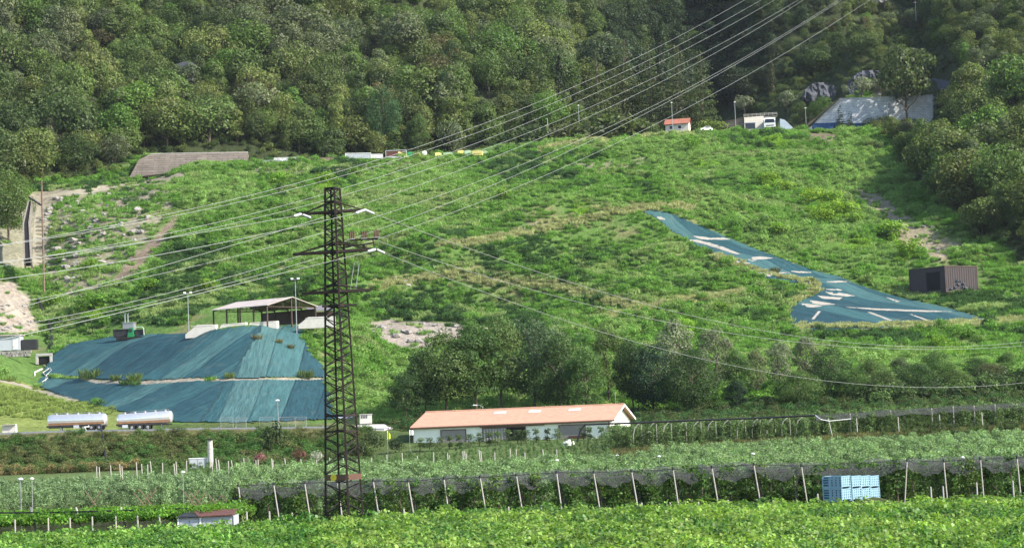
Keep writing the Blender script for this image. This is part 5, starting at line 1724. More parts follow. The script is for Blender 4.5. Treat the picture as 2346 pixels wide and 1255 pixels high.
def beige_building():
    D = 648; k = D / FPX; a = P(1706, 297, D)
    root = thing('flat_roofed_building', 'beige flat-roofed building with a wooden rail along its roof edge', 'building', a, 0)
    x0, x1 = (1654 - 1706) * k, (1751 - 1706) * k; h = 28 * k; h0 = 19.5 * k
    b = MB(); b.prism([(0, 0, -1), (x1, 0, -1), (x1, 0, h + .3), (0, 0, h)], (1.5, 9, 0)); b.build('wall', M['beige'], root)
    b = MB(); b.prism([(x0, 2.4, -1), (-.02, .3, -1), (-.02, .3, h), (x0, 2.4, h0)], (.8, 7, 0)); b.build('side_wing', M['retain'], root)
    b = MB(); b.box((x1 * .3, -.04, h * .26), (3.2, .1, h * .45)); d = b.build('window', M['glass'], root)
    b = MB(); b.box((x1 * .3, -.06, h * .52), (3.5, .14, .14)); b.build('frame', M['contblue'], d)
    b = MB(); b.prism([(x0 + .3, 2.2, .1), (-.5, .35, .1), (-.5, .35, h0 * .45), (x0 + .3, 2.2, h0 * .42)], (0, -.1, 0)); b.build('dark_opening', M['dark_hole'], root)
    b = MB()
    for i in range(9):
        x = x1 * 1.7 * i / 8; b.box((x, .15, h + .55 + .3 * min(1, x / x1)), (.12, .12, 1.1))
    b.bar((0, .15, h + 1.0), (x1 * 1.7, .15, h + 1.25), .12); b.bar((0, .15, h + .6), (x1 * 1.7, .15, h + .85), .12); b.build('rail', M['palewood'], root)
    b = MB(); b.prism([(x0, 2.3, h0 + .03), (0, .2, h + .02), (0, 3, h + .35), (x0, 5, h0 + .3)], (0, 0, .15)); b.build('roof_planting', M['wood'], root)
    b = MB(); b.box((x1 * .85, 4, h + .05), (x1 * 1.7, 7.6, .1)); b.build('roof', M['concrete'], root)
    return root
beige_building()


def truck():
    D = 641; k = D / FPX; a = P(1764, 293, D)
    root = thing('parked_truck', 'white truck cab with a dark windscreen parked at the beige building', 'truck', a, R(-8))
    W = 26 * k; H = 24 * k
    b = MB(); prof = [(0, .35), (0, H * .5), (.35, H * .93), (.7, H), (2.3, H), (2.3, .35)]
    b.prism([(-W / 2, y, z) for y, z in prof], (W, 0, 0)); b.build('body', M['white'], root)
    b = MB(); b.prism([(-W * .44, -.03, H * .52), (W * .44, -.03, H * .52), (W * .38, .27, H * .86), (-W * .38, .27, H * .86)], (0, -.05, .02)); b.build('windscreen', M['glass'], root)
    b = MB(); b.box((0, -.06, H * .2), (W * .8, .08, H * .16)); b.build('grille', M['dark_steel'], root)
    b = MB(); b.box((0, -.1, .42), (W * .98, .25, .3)); b.build('bumper', M['white'], root)
    for x in (-W * .4, W * .4):
        b = MB(); b.box((x, -.14, .62), (.5, .06, .25)); b.build('headlight', M['skylight'], root)
        b = MB(); b.lathe([(.3, -.15), (.48, -.15), (.5, 0), (.48, .15), (.3, .15)], 14, 'x', (x, 1.1, .3)); b.build('wheel', M['tyre'], root)
        b = MB(); b.box((x * 1.32, .0, H * .66), (.18, .14, .6)); b.build('mirror', M['dark_steel'], root)
    b = MB(); b.box((0, 5.2, H * .5), (W * .96, 5.4, H * .92)); b.build('cargo_box', M['palewall'], root)
    return root
truck()


def pickup(label, px, py, D, m, rz, s=1.0):
    a = P(px, py, D); root = thing('parked_car', label, 'car', a, rz, 'vehicles on the hilltop')
    L, W = 4.2 * s, 1.75
    b = MB(); prof = [(-L / 2, .35), (-L / 2, .85), (-L * .2, .95), (-L * .1, 1.5), (L * .28, 1.52), (L * .36, .95), (L / 2, .85), (L / 2, .35)]
    b.prism([(x, -W / 2, z) for x, z in prof], (0, W, 0)); b.build('body', m, root)
    b = MB(); b.prism([(-L * .16, -W / 2 - .02, 1.0), (L * .31, -W / 2 - .02, 1.0), (L * .25, -W / 2 - .02, 1.42), (-L * .08, -W / 2 - .02, 1.42)], (0, -.02, 0)); b.build('window', M['glass'], root)
    for x in (-L * .3, L * .3):
        for y in (-W / 2, W / 2):
            b = MB(); b.lathe([(.2, -.1), (.33, -.1), (.34, 0), (.33, .1), (.2, .1)], 14, 'y', (x, y, .33)); b.build('wheel', M['tyre'], root)
pickup('white car at the hilltop edge left of the round green bush', 1617, 301, 632, M['white'], R(15))
pickup('pale car among the bushes left of the red-roofed house', 1379, 296, 640, M['white'], R(80))


def quarry_wall():
    a = P(1839, 299, 652)
    root = thing('stone_block_wall', 'tall grey stone block wall with a sloping left edge and bright right end', 'wall', a, 0)
    pts = [(1839, 299, 649), (1880, 268, 648.5), (1923.5, 227.5, 648), (2137, 219, 646), (2138, 300, 646), (2022, 304, 647)]
    b = MB(); poly = [P(*p) - a for p in pts]; poly[-2].z -= 2; poly[-1].z -= 2; poly[0].z -= 1.5
    b.prism(poly, (4.3, 9, 0)); b.build('wall_face', M['block'], root)
    b = MB(); q = [P(x, y, D) - a for x, y, D in ((1923.5, 227, 647.8), (2137, 218.5, 645.8))]
    b.bar(q[0] + Vector((0, .3, .1)), q[1] + Vector((0, .3, .1)), .5, .3); b.build('coping', M['concrete'], root)
    b = MB(); q = [P(x, y, D) - a for x, y, D in ((1840, 297.5, 648.6), (1924, 227, 647.6))]
    b.bar(q[0] + Vector((-.3, -.3, 0)), q[1] + Vector((-.3, -.3, 0)), .7, .5); b.build('ramp_edge', M['wood'], root)
    b = MB(); p0 = P(2033, 263, 646.4) - a; p1 = P(2033, 241, 646.4) - a; b.tube(p0, p1, .22); b.build('pipe', M['white'], root)
quarry_wall()
box_container('shipping_container', 'blue container at the left foot of the stone block wall, partly behind the conifer', 'container', 1865, 1924, 281.5, 298, 641, 2.5, M['contblue'], R(3), 'containers', end=M['contblue'], sink=1.5)
box_container('shipping_container', 'blue container with a white end post at the right foot of the block wall', 'container', 1936, 1996, 281, 297.5, 641, 2.5, M['contblue'], R(6), 'containers', end=M['contw'], sink=1.5)
b = MB(); a = P(1787, 297, 655); b.prism([P(1787, 299, 655) - a, P(1820, 299, 655) - a, P(1818, 294, 655) - a, P(1798, 275, 655) - a, P(1787, 272, 655) - a], (.5, 7, 0)); b.box((2.2, -.05, -.1), (4.2, .12, .25))
o = b.build('ramp_wall', M['palewall'], None); o.location = a; tag(o, 'pale blue triangular ramp wall right of the truck', 'wall')
# retaining wall on the left
def retaining():
    a = G(300, 404); a = P(298, 406, 588)
    root = thing('retaining_wall', 'long coursed masonry retaining wall sloping down to the left', 'wall', a, 0)
    pts = [(296, 407, 589), (560, 378, 592), (567, 349, 595.5), (450, 351, 595.5), (345, 353, 595), (318, 366, 593)]
    b = MB(); b.prism([P(*p) - a for p in pts], (0, 3.5, -.6)); b.build('wall_face', M['retain'], root)
    q = [P(*p) - a for p in pts]; b = MB(); b.bar(q[2] + Vector((0, .8, .1)), q[4] + Vector((0, .8, .1)), .7, .3); b.build('coping', M['concrete'], root)
retaining()
def arch_wall():
    D = 640; a = P(418, 186, D); k = D / FPX
    root = thing('stone_arch', 'ruined stone wall with a small dark arch among the trees on the upper left', 'ruin', a)
    def q(px, py): return Vector(((px - 418) * k, 0, (186 - py) * k))
    outer = [q(392, 186), q(392, 165), q(402, 148), q(420, 141), q(440, 142), q(444, 160), q(440, 186)]
    b = MB(); b.prism(outer, (0, 3, 0)); b.build('wall_face', M['rock_dark'], root)
    b = MB(); ar = [q(404, 186), q(404, 172), q(408, 165), q(415, 163), q(421, 167), q(424, 175), q(425, 186)]
    b.prism([p + Vector((0, -.05, 0)) for p in ar], (0, -.08, 0)); b.build('arch_opening', M['dark_hole'], root)
    b = MB()
    for i in range(6): b.box(ar[i].lerp(ar[i + 1], .5) + Vector((0, -.2, .25)), (.9, .3, .5))
    b.build('arch_ring', M['rock'], root)
arch_wall()

# bare rock faces in the wooded slope
def rock_face(label, poly, D, seed, m):
    import bmesh
    xs = [p[0] for p in poly]; ys = [p[1] for p in poly]
    n1, n2 = 26, 16; k = D / FPX
    V = []; idx = {}; fs = []
    for i in range(n1 + 1):
        for j in range(n2 + 1):
            px = min(xs) + (max(xs) - min(xs)) * i / n1; py = min(ys) + (max(ys) - min(ys)) * j / n2
            if not bool(inpoly(np.array([px]), np.array([py]), poly)[0]): continue
            f = (py - min(ys)) / (max(ys) - min(ys))
            d = min(D, G(px, py, 640).y) - 2.5 + 3.5 * float(fbm(np.array([px / 14]), np.array([py / 22]), seed)[0]) + 1.3 * float(vnoise(np.array([px / 4.]), np.array([py / 7.]), seed + 3)[0])
            idx[i, j] = len(V); V.append(P(px, py, d))
    for i in range(n1):
        for j in range(n2):
            q = [(i, j), (i, j + 1), (i + 1, j + 1), (i + 1, j)]
            if all(t in idx for t in q): fs.append([idx[t] for t in q])
    c = sum(V, Vector()) / len(V)
    me = bpy.data.meshes.new('rock_outcrop'); me.from_pydata([v - c for v in V], [], fs)
    bm = bmesh.new(); bm.from_mesh(me)
    bnd = [e for e in bm.edges if e.is_boundary]
    r_ = bmesh.ops.extrude_edge_only(bm, edges=bnd)
    for v in [g for g in r_['geom'] if isinstance(g, bmesh.types.BMVert)]: v.co.y += 14; v.co.z -= 2
    bmesh.ops.recalc_face_normals(bm, faces=bm.faces); bm.to_mesh(me); bm.free()
    o = bpy.data.objects.new('rock_outcrop', me); COL.objects.link(o); me.materials.append(m); o.location = c
    tag(o, label, 'rock')
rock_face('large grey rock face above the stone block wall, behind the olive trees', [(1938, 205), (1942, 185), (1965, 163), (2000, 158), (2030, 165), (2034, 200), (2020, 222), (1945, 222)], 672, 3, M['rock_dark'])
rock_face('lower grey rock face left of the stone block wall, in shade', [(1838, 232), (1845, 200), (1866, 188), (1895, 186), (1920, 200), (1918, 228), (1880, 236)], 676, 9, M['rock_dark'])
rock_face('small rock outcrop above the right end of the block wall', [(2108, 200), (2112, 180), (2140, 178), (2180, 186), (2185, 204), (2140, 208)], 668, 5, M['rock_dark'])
rock_face('pale rock patch high on the right wooded slope', [(2070, 125), (2078, 110), (2100, 108), (2125, 135), (2120, 148), (2090, 135)], 700, 6, M['rock'])
rock_face('pale rock patch at the top edge of the picture on the right slope', [(1985, 6), (1992, -20), (2040, -20), (2030, 8)], 752, 7, M['rock'])

# ------------------------------------------------------------------ trees
TINT = {
    'shade_tinted': (.042, .064, .030),  # ravine crowns: shade put into the leaf colour
    'olive': (.138, .168, .052), 'dark green': (.074, .108, .036), 'mid green': (.115, .168, .048), 'grey-green': (.132, .158, .082),
    'bright green': (.10, .175, .036), 'brownish': (.13, .118, .055), 'bluish dark': (.035, .06, .032), 'silvery': (.19, .22, .14), 'yellow-green': (.20, .30, .04),
}


def tree_proto(name, crown, H, r, spread, seed, nb=6, start=.3):
    root = thing(name, 'x', 'tree')
    cr = link('crown', crown, M['leaf'], root)
    tr_ = trunk_mb(seed, H, r, spread, nb, start).build('trunk', M['bark'], root)
    root['H'] = H
    return root


def set_tint(root, t):
    for ch in root.children:
        ch['tint'] = [float(t[0]), float(t[1]), float(t[2]), 1.0]


class Kind:
    """a kind of tree with a few shapes; the first use of a shape takes the model itself, later ones copy it"""
    def __init__(self, name, makers):
        self.name = name; self.makers = makers; self.made = {}

    def place(self, loc, height, tint, label, group=None, width=1.0, k=None, rng=random, jitter=.16):
        i = rng.randrange(len(self.makers)) if k is None else k
        if i not in self.made:
            o = self.makers[i](); self.made[i] = o
        else:
            o = copy_tree(self.made[i])
        s = height / o['H']
        o.location = loc; o.scale = (s * width, s * width * rng.uniform(.82, 1.15), s); o.rotation_euler = (0, 0, rng.uniform(0, 6.28))
        v = rng.uniform(1 - jitter, 1 + jitter); g = rng.uniform(-.06, .06)
        set_tint(o, (tint[0] * v * (1 + g), tint[1] * v, tint[2] * v))
        o['label'] = label
        if group: o['group'] = group
        return o

    def crowns(self):
        return [[c for c in o.children if c.name.startswith(('crown', 'foliage', 'blades'))][0] for o in self.made.values()]


wood_tree = Kind('broadleaf_tree', [
    (lambda sd=sd, H=H, W=W, b=b, nl=nl, n=n, lf=lf: tree_proto('broadleaf_tree', crown_round(sd, H, W, b, nl, n, lf), H * .8, .2, W * .3, sd))
    for sd, H, W, b, nl, n, lf in ((1, 10, 8.6, .2, 20, 3000, .46), (2, 11, 7.4, .12, 26, 3000, .43), (3, 9, 9.2, .15, 26, 3200, .46), (4, 12, 8.0, .2, 30, 3200, .45), (5, 10, 7.0, .1, 16, 2800, .4), (6, 11, 9.5, .25, 32, 3300, .47), (7, 13, 6.2, .05, 30, 3000, .44), (8, 8.5, 10.5, .3, 11, 3000, .46), (9, 12, 7.6, .1, 9, 2800, .5))])
tall_tree = Kind('tall_tree', [(lambda sd=sd: tree_proto('tall_tree', crown_tall(sd, 13, 6.4, 2800, .45), 11, .2, 2, sd)) for sd in (11, 12)])
row_tree = Kind('broadleaf_tree', [
    (lambda sd=sd, H=H, W=W, n=n: tree_proto('broadleaf_tree', crown_round(sd, H, W, .08, 40, n, .30, 1.0, (.11, .21)), H * .85, .22, W * .33, sd, 8))
    for sd, H, W, n in ((21, 14, 11, 11000), (22, 15, 9.5, 11000), (23, 12, 12, 11000))])
willow = Kind('silvery_tree', [(lambda sd=sd: tree_proto('silvery_tree', crown_round(sd, 15, 8.5, .1, 40, 5200, .34, 1.2, (.09, .17)), 14, .2, 3, sd, 9, .2)) for sd in (31, 32)])
cedar = Kind('cedar_tree', [(lambda sd=sd: tree_proto('cedar_tree', crown_layered(sd), 30, .45, 3, sd, 3)) for sd in (41, 42)])
cypress = Kind('cypress_tree', [lambda: tree_proto('cypress_tree', crown_column(51), 14, .2, .5, 51, 2)])
conifer = Kind('conifer_tree', [lambda: tree_proto('conifer_tree', crown_cone(52), 12, .2, 1.2, 52, 3)])
spreading = Kind('spreading_tree', [lambda: tree_proto('spreading_tree', crown_round(66, 12, 10.5, .44, 26, 2600, .5, .8, (.12, .22)), 8.5, .22, 3.6, 66, 9, .4)])
olive_tree = Kind('olive_tree', [(lambda sd=sd: tree_proto('olive_tree', crown_round(sd, 5, 4.2, .32, 12, 900, .34, 1.0, (.2, .3)), 3.6, .2, 1.2, sd, 4)) for sd in (61, 62)])
leafy_bush = Kind('leafy_bush', [(lambda sd=sd: bush_proto('leafy_bush', bush_mesh(sd, 2.0, 2.6, 420, .24, 11), 2.0)) for sd in (71, 72, 73)])
weed_tuft = Kind('grass_tuft', [(lambda sd=sd, W=W: bush_proto('grass_tuft', tuft_mesh(sd, 1.0, W, 150, 'blades', .05), 1.0)) for sd, W in ((81, 1.2), (82, 1.6))])


def bush_proto(name, mesh, H):
    root = thing(name, 'x', 'bush' if 'bush' in name or 'shrub' in name else 'grass tuft')
    link(mesh.name.split('.')[0], mesh, M['leaf'], root)
    root['H'] = H
    return root


def top_h(px, py_top, base):
    """height of a thing standing at base whose top is seen at (px, py_top)"""
    return P(px, py_top, base.y).z - base.z


# tree row behind the farm: (photo x, photo top y, depth, width factor, kind, tint, label)
ROW = [
    (930, 868, 340, .75, 'd', 'dark green', 'lowest dark tree at the left end of the row behind the farm building'),
    (975, 812, 343, .85, 'd', 'dark green', 'dark tree at the left flank of the row behind the farm building'),
    (1025, 775, 345, .95, 'd', 'olive', 'tall rounded olive-green tree, first of the high ones behind the farm building'),
    (1090, 762, 346, .95, 'd', 'mid green', 'broad tree over the left part of the terracotta roof'),
    (1150, 752, 350, .8, 'd', 'olive', 'tall tree over the left skylight of the terracotta roof'),
    (1225, 757, 352, .85, 'd', 'grey-green', 'grey-green tree over the middle skylight of the terracotta roof'),
    (1285, 790, 345, .8, 'd', 'dark green', 'darker tree filling the dip between the two groups behind the farm building'),
    (1345, 815, 338, .9, 'd', 'mid green', 'lower green tree over the right skylight of the terracotta roof'),
    (1395, 765, 352, .75, 'd', 'olive', 'yellowish olive tree rising over the right end of the terracotta roof'),
    (1450, 798, 342, .8, 'd', 'dark green', 'dark tree directly behind the white gable'),
    (1500, 812, 340, .8, 'd', 'bluish dark', 'bluish dark tree just right of the white gable'),
    (1555, 728, 352, 1.0, 'w', 'silvery', 'tallest silvery willow-like tree, first of the pale crowns'),
    (1640, 752, 350, 1.1, 'w', 'silvery', 'silvery tree right of the tallest pale crown'),
    (1590, 820, 336, .9, 'd', 'dark green', 'dark tree below the two left silvery crowns'),
    (1690, 815, 342, .9, 'd', 'mid green', 'mid green tree between the silvery crowns'),
    (1735, 800, 346, .8, 'w', 'grey-green', 'grey-green willow-like tree below the lower sagging cable'),
    (1790, 782, 350, 1.1, 'w', 'silvery', 'silvery tree under the teal sheet, left of the pair'),
    (1850, 768, 352, 1.0, 'w', 'silvery', 'silvery tree under the teal sheet, right of the pair'),
    (1830, 860, 334, .8, 'd', 'olive', 'low olive tree in front of the silvery pair'),
    (1905, 805, 342, .95, 'd', 'dark green', 'dark round tree right of the silvery pair'),
    (1960, 850, 338, .8, 'd', 'mid green', 'mid green tree at the right end of the dense row'),
    (1690, 880, 332, .8, 'd', 'bluish dark', 'low dark tree before the grey-green willow'),
    (2030, 858, 338, .8, 'd', 'olive', 'low spreading olive tree behind the right netted rows'),
    (2105, 842, 342, .95, 'd', 'dark green', 'low dark tree behind the right netted rows'),
    (2190, 852, 343, .95, 'd', 'olive', 'rough olive-green tree above the second netted rows'),
    (2270, 838, 348, .95, 'd', 'brownish', 'brownish tree above the far right netted rows'),
    (1995, 832, 350, .8, 'd', 'olive', 'rounded olive tree filling the step between the dense row and the low trees'),
    (2150, 812, 356, .85, 'd', 'mid green', 'higher green tree behind the low dark tree of the right rows'),
    (2235, 825, 358, .9, 'd', 'dark green', 'higher dark tree behind the rough olive-green tree'),
    (2310, 812, 360, .9, 'd', 'mid green', 'higher green tree near the right edge behind the netted rows'),
    (2065, 825, 354, .8, 'd', 'grey-green', 'grey-green tree above the broken white pole'),
    (2340, 850, 346, .95, 'd', 'dark green', 'dark tree at the right edge behind the netted rows'),
]
for px, py, D, wf, kd, tn, lab in ROW:
    b_ = at(px, D); h = top_h(px, py, b_)
    t = (TINT[tn][0] * .74, TINT[tn][1] * .92, TINT[tn][2] * .9) if kd == 'd' else TINT[tn]
    K = willow if kd == 'w' else row_tree
    ww = wf * (1.0 if h > 8 else 1.5)
    K.place(b_, h * 1.02, t, lab, 'trees behind the farm', ww)
# tree at the left edge and others placed by hand
b_ = at(20, 505); row_tree.place(b_, top_h(20, 398, b_), (.10, .15, .04), 'light green tree with bare forked limbs at the left edge above the slope', 'edge trees', .95, 0)
b_ = at(-40, 500); row_tree.place(b_, top_h(-40, 440, b_), (.09, .13, .04), 'light green tree cut off by the left edge of the picture', 'edge trees', 1.0, 1)
for i, (px, top, D, h_w, lab) in enumerate(((1372, 105, 676, 1.0, 'leftmost cedar of the tall group in front of the shaded ravine'), (1428, 80, 684, 1.05, 'highest cedar of the tall group, just right of the leftmost'),
        (1492, 92, 682, 1.0, 'middle cedar of the tall group in front of the shaded ravine'), (1556, 96, 676, .95, 'second cedar from the right, its edge against the ravine'), (1612, 110, 672, .9, 'rightmost cedar of the tall group against the dark ravine'))):
    b_ = at(px, D); hh = top_h(px, top, b_); cedar.place(b_, hh * 1.12, (.080, .102, .034), lab, 'cedars by the ravine', h_w * 26 / hh * 1.05 if hh > 26 else h_w, i % 2)
b_ = at(1287, 655); cypress.place(b_, top_h(1287, 138, b_), (.022, .032, .018), 'tall narrow dark cypress rising behind the hilltop bushes', 'cypresses')
b_ = at(1526, 720); cypress.place(b_, top_h(1526, 58, b_), (.035, .055, .022), 'pointed tip of a cypress above the cedars', 'cypresses')
b_ = at(1770, 700); cypress.place(b_, top_h(1770, 135, b_), (.06, .075, .03), 'slim pale cypress in the shade above the beige building', 'cypresses', 1.2)
for i, (px, top, D, s, lab) in enumerate(((1512, 247, 655, 1.0, 'leftmost round olive tree behind the red-roofed house'), (1558, 243, 655, 1.0, 'olive tree right of the lamp by the red-roofed house'), (1596, 239, 655, 1.0, 'third olive tree from the left on the hilltop'),
        (1706, 234, 662, 1.0, 'olive tree above the roof rail of the beige building'), (1806, 224, 668, 1.1, 'pale olive tree left of the shaded rock face'), (1936, 204, 660, 1.0, 'left olive tree on top of the stone block wall'), (1975, 191, 660, 1.1, 'right olive tree on top of the stone block wall'), (2016, 192, 662, 1.1, 'olive tree half hidden by the big tree on the block wall'), (1366, 250, 655, 1.6, 'broad grey olive tree at the left of the hilltop bushes'))):
    if px in (1936, 1975, 2016): b_ = P(px, 226, D)
    else: b_ = G(px, top + 36, 650)
    olive_tree.place(b_, top_h(px, top, b_), (.20, .215, .145), lab, 'olive trees on the hilltop', s)
for px, top, D, t, lab, w_ in ((1926, 231, 636, (.035, .06, .03), 'dark conifer in front of the left blue container', 1.0), (1950, 250, 637, (.07, .11, .035), 'lighter green conifer right beside the dark one', 1.3)):
    b_ = at(px, D); conifer.place(b_, top_h(px, top, b_), t, lab, 'conifers by the block wall', w_)
for px, top, D, t, lab, w_, k in ((2080, 166, 638, (.085, .12, .042), 'spreading green tree with visible limbs in front of the block wall', .82, 2), (1885, 225, 658, (.10, .17, .045), 'light green tree leaning over the sloping wall edge', 1.2, 0), (1835, 240, 662, (.085, .12, .04), 'rounded green tree right of the ramp wall', 1.2, 1),
        (880, 208, 622, (.062, .12, .045), 'tall feathery green tree above the grey container', .62, 0), (960, 272, 620, (.095, .15, .04), 'small light tree with a bare trunk right of the feathery tree', .9, 1), (600, 255, 625, (.085, .13, .06), 'pale bluish-green tree above the retaining wall end', .8, 2)):
    b_ = at(px, D); (spreading if px == 2080 else row_tree).place(b_, top_h(px, top, b_), t, lab, None, w_, None if px == 2080 else k)
# bushes on the hilltop edge
HB = [(1635, 270, 640, (.17, .22, .045), 'round yellow-green bush between the house and the beige building', 1.5), (1400, 255, 640, (.10, .14, .045), 'large green bush left of the red-roofed house', 1.7), (1450, 262, 640, (.10, .12, .045), 'reddish-green bush at the middle of the hilltop hedge', 1.6),
      (1490, 282, 638, (.075, .12, .035), 'green bush touching the red-roofed house', 1.4), (1305, 280, 636, (.09, .11, .045), 'dull bush by the left hilltop lamp post', 1.6), (1345, 285, 637, (.08, .10, .04), 'low dark bush in the hilltop hedge', 1.6), (1225, 275, 630, (.06, .09, .03), 'drooping dark bush by the pale post', 1.3), (1185, 285, 628, (.055, .085, .03), 'dark bush at the left end of the hilltop hedge', 1.4), (1270, 290, 634, (.085, .10, .04), 'pale dry bush right of the pale post', 1.3), (1528, 285, 650, (.08, .12, .04), 'small bush behind the red-roofed house', 1.0)]
for px, top, D, t, lab, w_ in HB:
    b_ = at(px, D); b_.z -= .3; leafy_bush.place(b_, max(2.0, top_h(px, top, b_)), t, lab, 'bushes along the hilltop', w_ * .9)
# bright bushes on the slope
SB = [(215, 715, 'bright green bush low on the stony slope', (.12, .23, .03), 4.5), (640, 425, 'lime bush high on the slope below the grey container', (.17, .29, .035), 3.6), (745, 428, 'lime bush right of the pylon top', (.18, .30, .035), 3.8), (812, 410, 'lime bush on the slope right of the pylon top, under the crates row', (.17, .28, .035), 3.2),
      (1150, 462, 'yellow-green bush in the middle of the slope', (.20, .31, .04), 3.2), (1590, 345, 'lime bush below the hilltop house', (.15, .26, .035), 3.6), (1760, 425, 'yellow-green bush in the upper right chain', (.21, .31, .04), 3.5), (1800, 440, 'second yellow-green bush of the upper right chain', (.22, .32, .04), 3.2), (1860, 470, 'tall lime bush in the middle of the right chain', (.22, .33, .04), 4.2),
      (1905, 468, 'lime bush beside the tall one in the right chain', (.22, .33, .04), 4.0), (1935, 495, 'lime bush low in the right chain', (.23, .33, .04), 4.2), (1890, 510, 'lime bush at the near side of the right chain', (.20, .31, .04), 3.8), (2045, 552, 'round lime bush by the bare right slope', (.20, .32, .04), 4.6), (2085, 590, 'flat lime bush above the brown container', (.20, .31, .04), 4.0), (1960, 518, 'small lime bush at the end of the right chain', (.22, .33, .04), 3.0),
      (1780, 540, 'lime shrub above the upper teal sheet', (.19, .30, .04), 3.0), (205, 625, 'bright green bush beside the dark pole on the left slope', (.15, .26, .035), 3.0), (130, 560, 'bright bush right next to the steps', (.14, .25, .035), 3.0), (140, 600, 'lime bush at the foot of the steps', (.18, .29, .035), 2.8), (125, 700, 'lime bush at the foot of the dark pole', (.17, .28, .04), 3.0),
      (345, 665, 'lime shrub left of the lamp post on the slope', (.15, .26, .035), 2.8), (470, 672, 'lime shrub behind the open shed', (.17, .28, .035), 3.0), (2210, 780, 'green shrub on the slope right of the teal sheet', (.12, .22, .03), 2.8), (2150, 800, 'bright shrub on the lower right slope', (.15, .25, .035), 2.6), (1650, 720, 'lime shrub above the silvery trees', (.15, .26, .035), 2.5)]
for px, py, lab, t, hh in SB:
    g = G(px, py, 340); leafy_bush.place(g, hh * 1.15, t, lab, 'bright bushes on the slope', 1.3)
# tufts on the teal sheets
for px, py, hh, t, lab in ((205, 868, 2.4, (.10, .15, .05), 'tall weed growing out of the left end of the stony ledge'), (265, 872, 1.4, (.14, .19, .06), 'small weed on the stony ledge of the left mound'), (310, 874, 1.9, (.12, .18, .05), 'weed clump in the middle of the stony ledge'), (527, 866, 1.2, (.13, .18, .05), 'low grass clump on the right part of the ledge'), (701, 866, 1.8, (.085, .13, .04), 'round weed at the right end of the ledge'),
        (590, 778, 1.2, (.16, .15, .07), 'dry weed high on the left mound, below its top edge'), (640, 786, 1.0, (.17, .16, .08), 'dry weed in the middle of the upper left mound'), (665, 800, 1.1, (.17, .16, .08), 'dry weed beside the torn edge of the upper sheet'),
        (1775, 626, 1.7, (.11, .12, .05), 'dark weed growing out of the right teal sheet'), (1860, 645, 1.1, (.10, .13, .04), 'small weed at the narrow part of the right teal sheet'), (1985, 650, 2.0, (.10, .14, .04), 'tall weed at the upper edge of the right teal sheet')):
    g = G(px, py, 330); weed_tuft.place(g, hh, t, lab, 'weeds on the teal sheets', .95)

# ------------------------------------------------------------------ forest
def jitter_points(x0, x1, y0, y1, step, rng):
    gx = np.arange(x0, x1, step); gy = np.arange(y0, y1, step)
    X, Y = np.meshgrid(gx, gy)
    X = X + (rng.random(X.shape) - .5) * step * .9 + (np.arange(len(gy)) % 2)[:, None] * step * .5; Y = Y + (rng.random(Y.shape) - .5) * step * .9
    return X.ravel(), Y.ravel()


ROCKPOLY = [[(1938, 240), (1942, 188), (1968, 168), (2028, 168), (2032, 240)], [(1838, 245), (1850, 205), (1895, 195), (1918, 210), (1916, 245)], [(2110, 215), (2114, 186), (2180, 190), (2184, 215)], [(2068, 150), (2075, 105), (2128, 105), (2128, 150)],
            [(1980, 12), (1985, -40), (2045, -40), (2035, 12)], [(388, 205), (388, 150), (405, 135), (450, 138), (450, 205)], [(280, 425), (300, 372), (340, 355), (575, 350), (580, 395), (300, 432)],
            [(1140, 348), (1300, 300), (1480, 290), (1480, 320), (1150, 360)], [(1830, 305), (1890, 215), (2145, 205), (2150, 305)], [(1480, 310), (1480, 265), (1830, 255), (1830, 310)]]
rngF = np.random.default_rng(5)
fx, fy = jitter_points(-190, 240, 440, 900, 6.4, rngF)
fz = ground(fx, fy); fpx, fpy = project(fx, fy, fz)
ok = (fy > forest_start(fpx) + 2) & (fpx > -260) & (fpx < 2620) & (fpy > -190)
ok &= ~((fpx > 1330) & (fpx < 1660) & (fy < 694)) | (fy > 694)
for pl in ROCKPOLY:
    m_ = inpoly(fpx, fpy, pl)
    ok &= ~m_
# sparse on the deep yard strip behind the hilltop edge
fx, fy, fz, fpx, fpy = [a[ok] for a in (fx, fy, fz, fpx, fpy)]
# whatever is hidden behind nearer, higher ground is left out
scale_ok = rngF.random(len(fx)) < np.where(fy > 770, .75, 1.0)
fx, fy, fz, fpx, fpy = [a[scale_ok] for a in (fx, fy, fz, fpx, fpy)]
nF = len(fx)
big = fbm(fx / 40, fy / 40, 91); loc_n = rngF.random(nF)
names_l = ['olive', 'dark green', 'mid green', 'grey-green', 'bright green', 'brownish', 'shade_tinted']
def pick(n, r):
    # patches of a kind, mixed with odd ones
    out = np.empty(len(n), int)
    q = n * .75 + r * .5
    out[:] = 0
    out[q < .42] = 1
    out[(q >= .42) & (q < .55)] = 2
    out[(q >= .55) & (q < .72)] = 0
    out[(q >= .72)] = 3
    out[r > .955] = 4
    out[(r < .022)] = 5
    return out
ti = pick(big, loc_n)
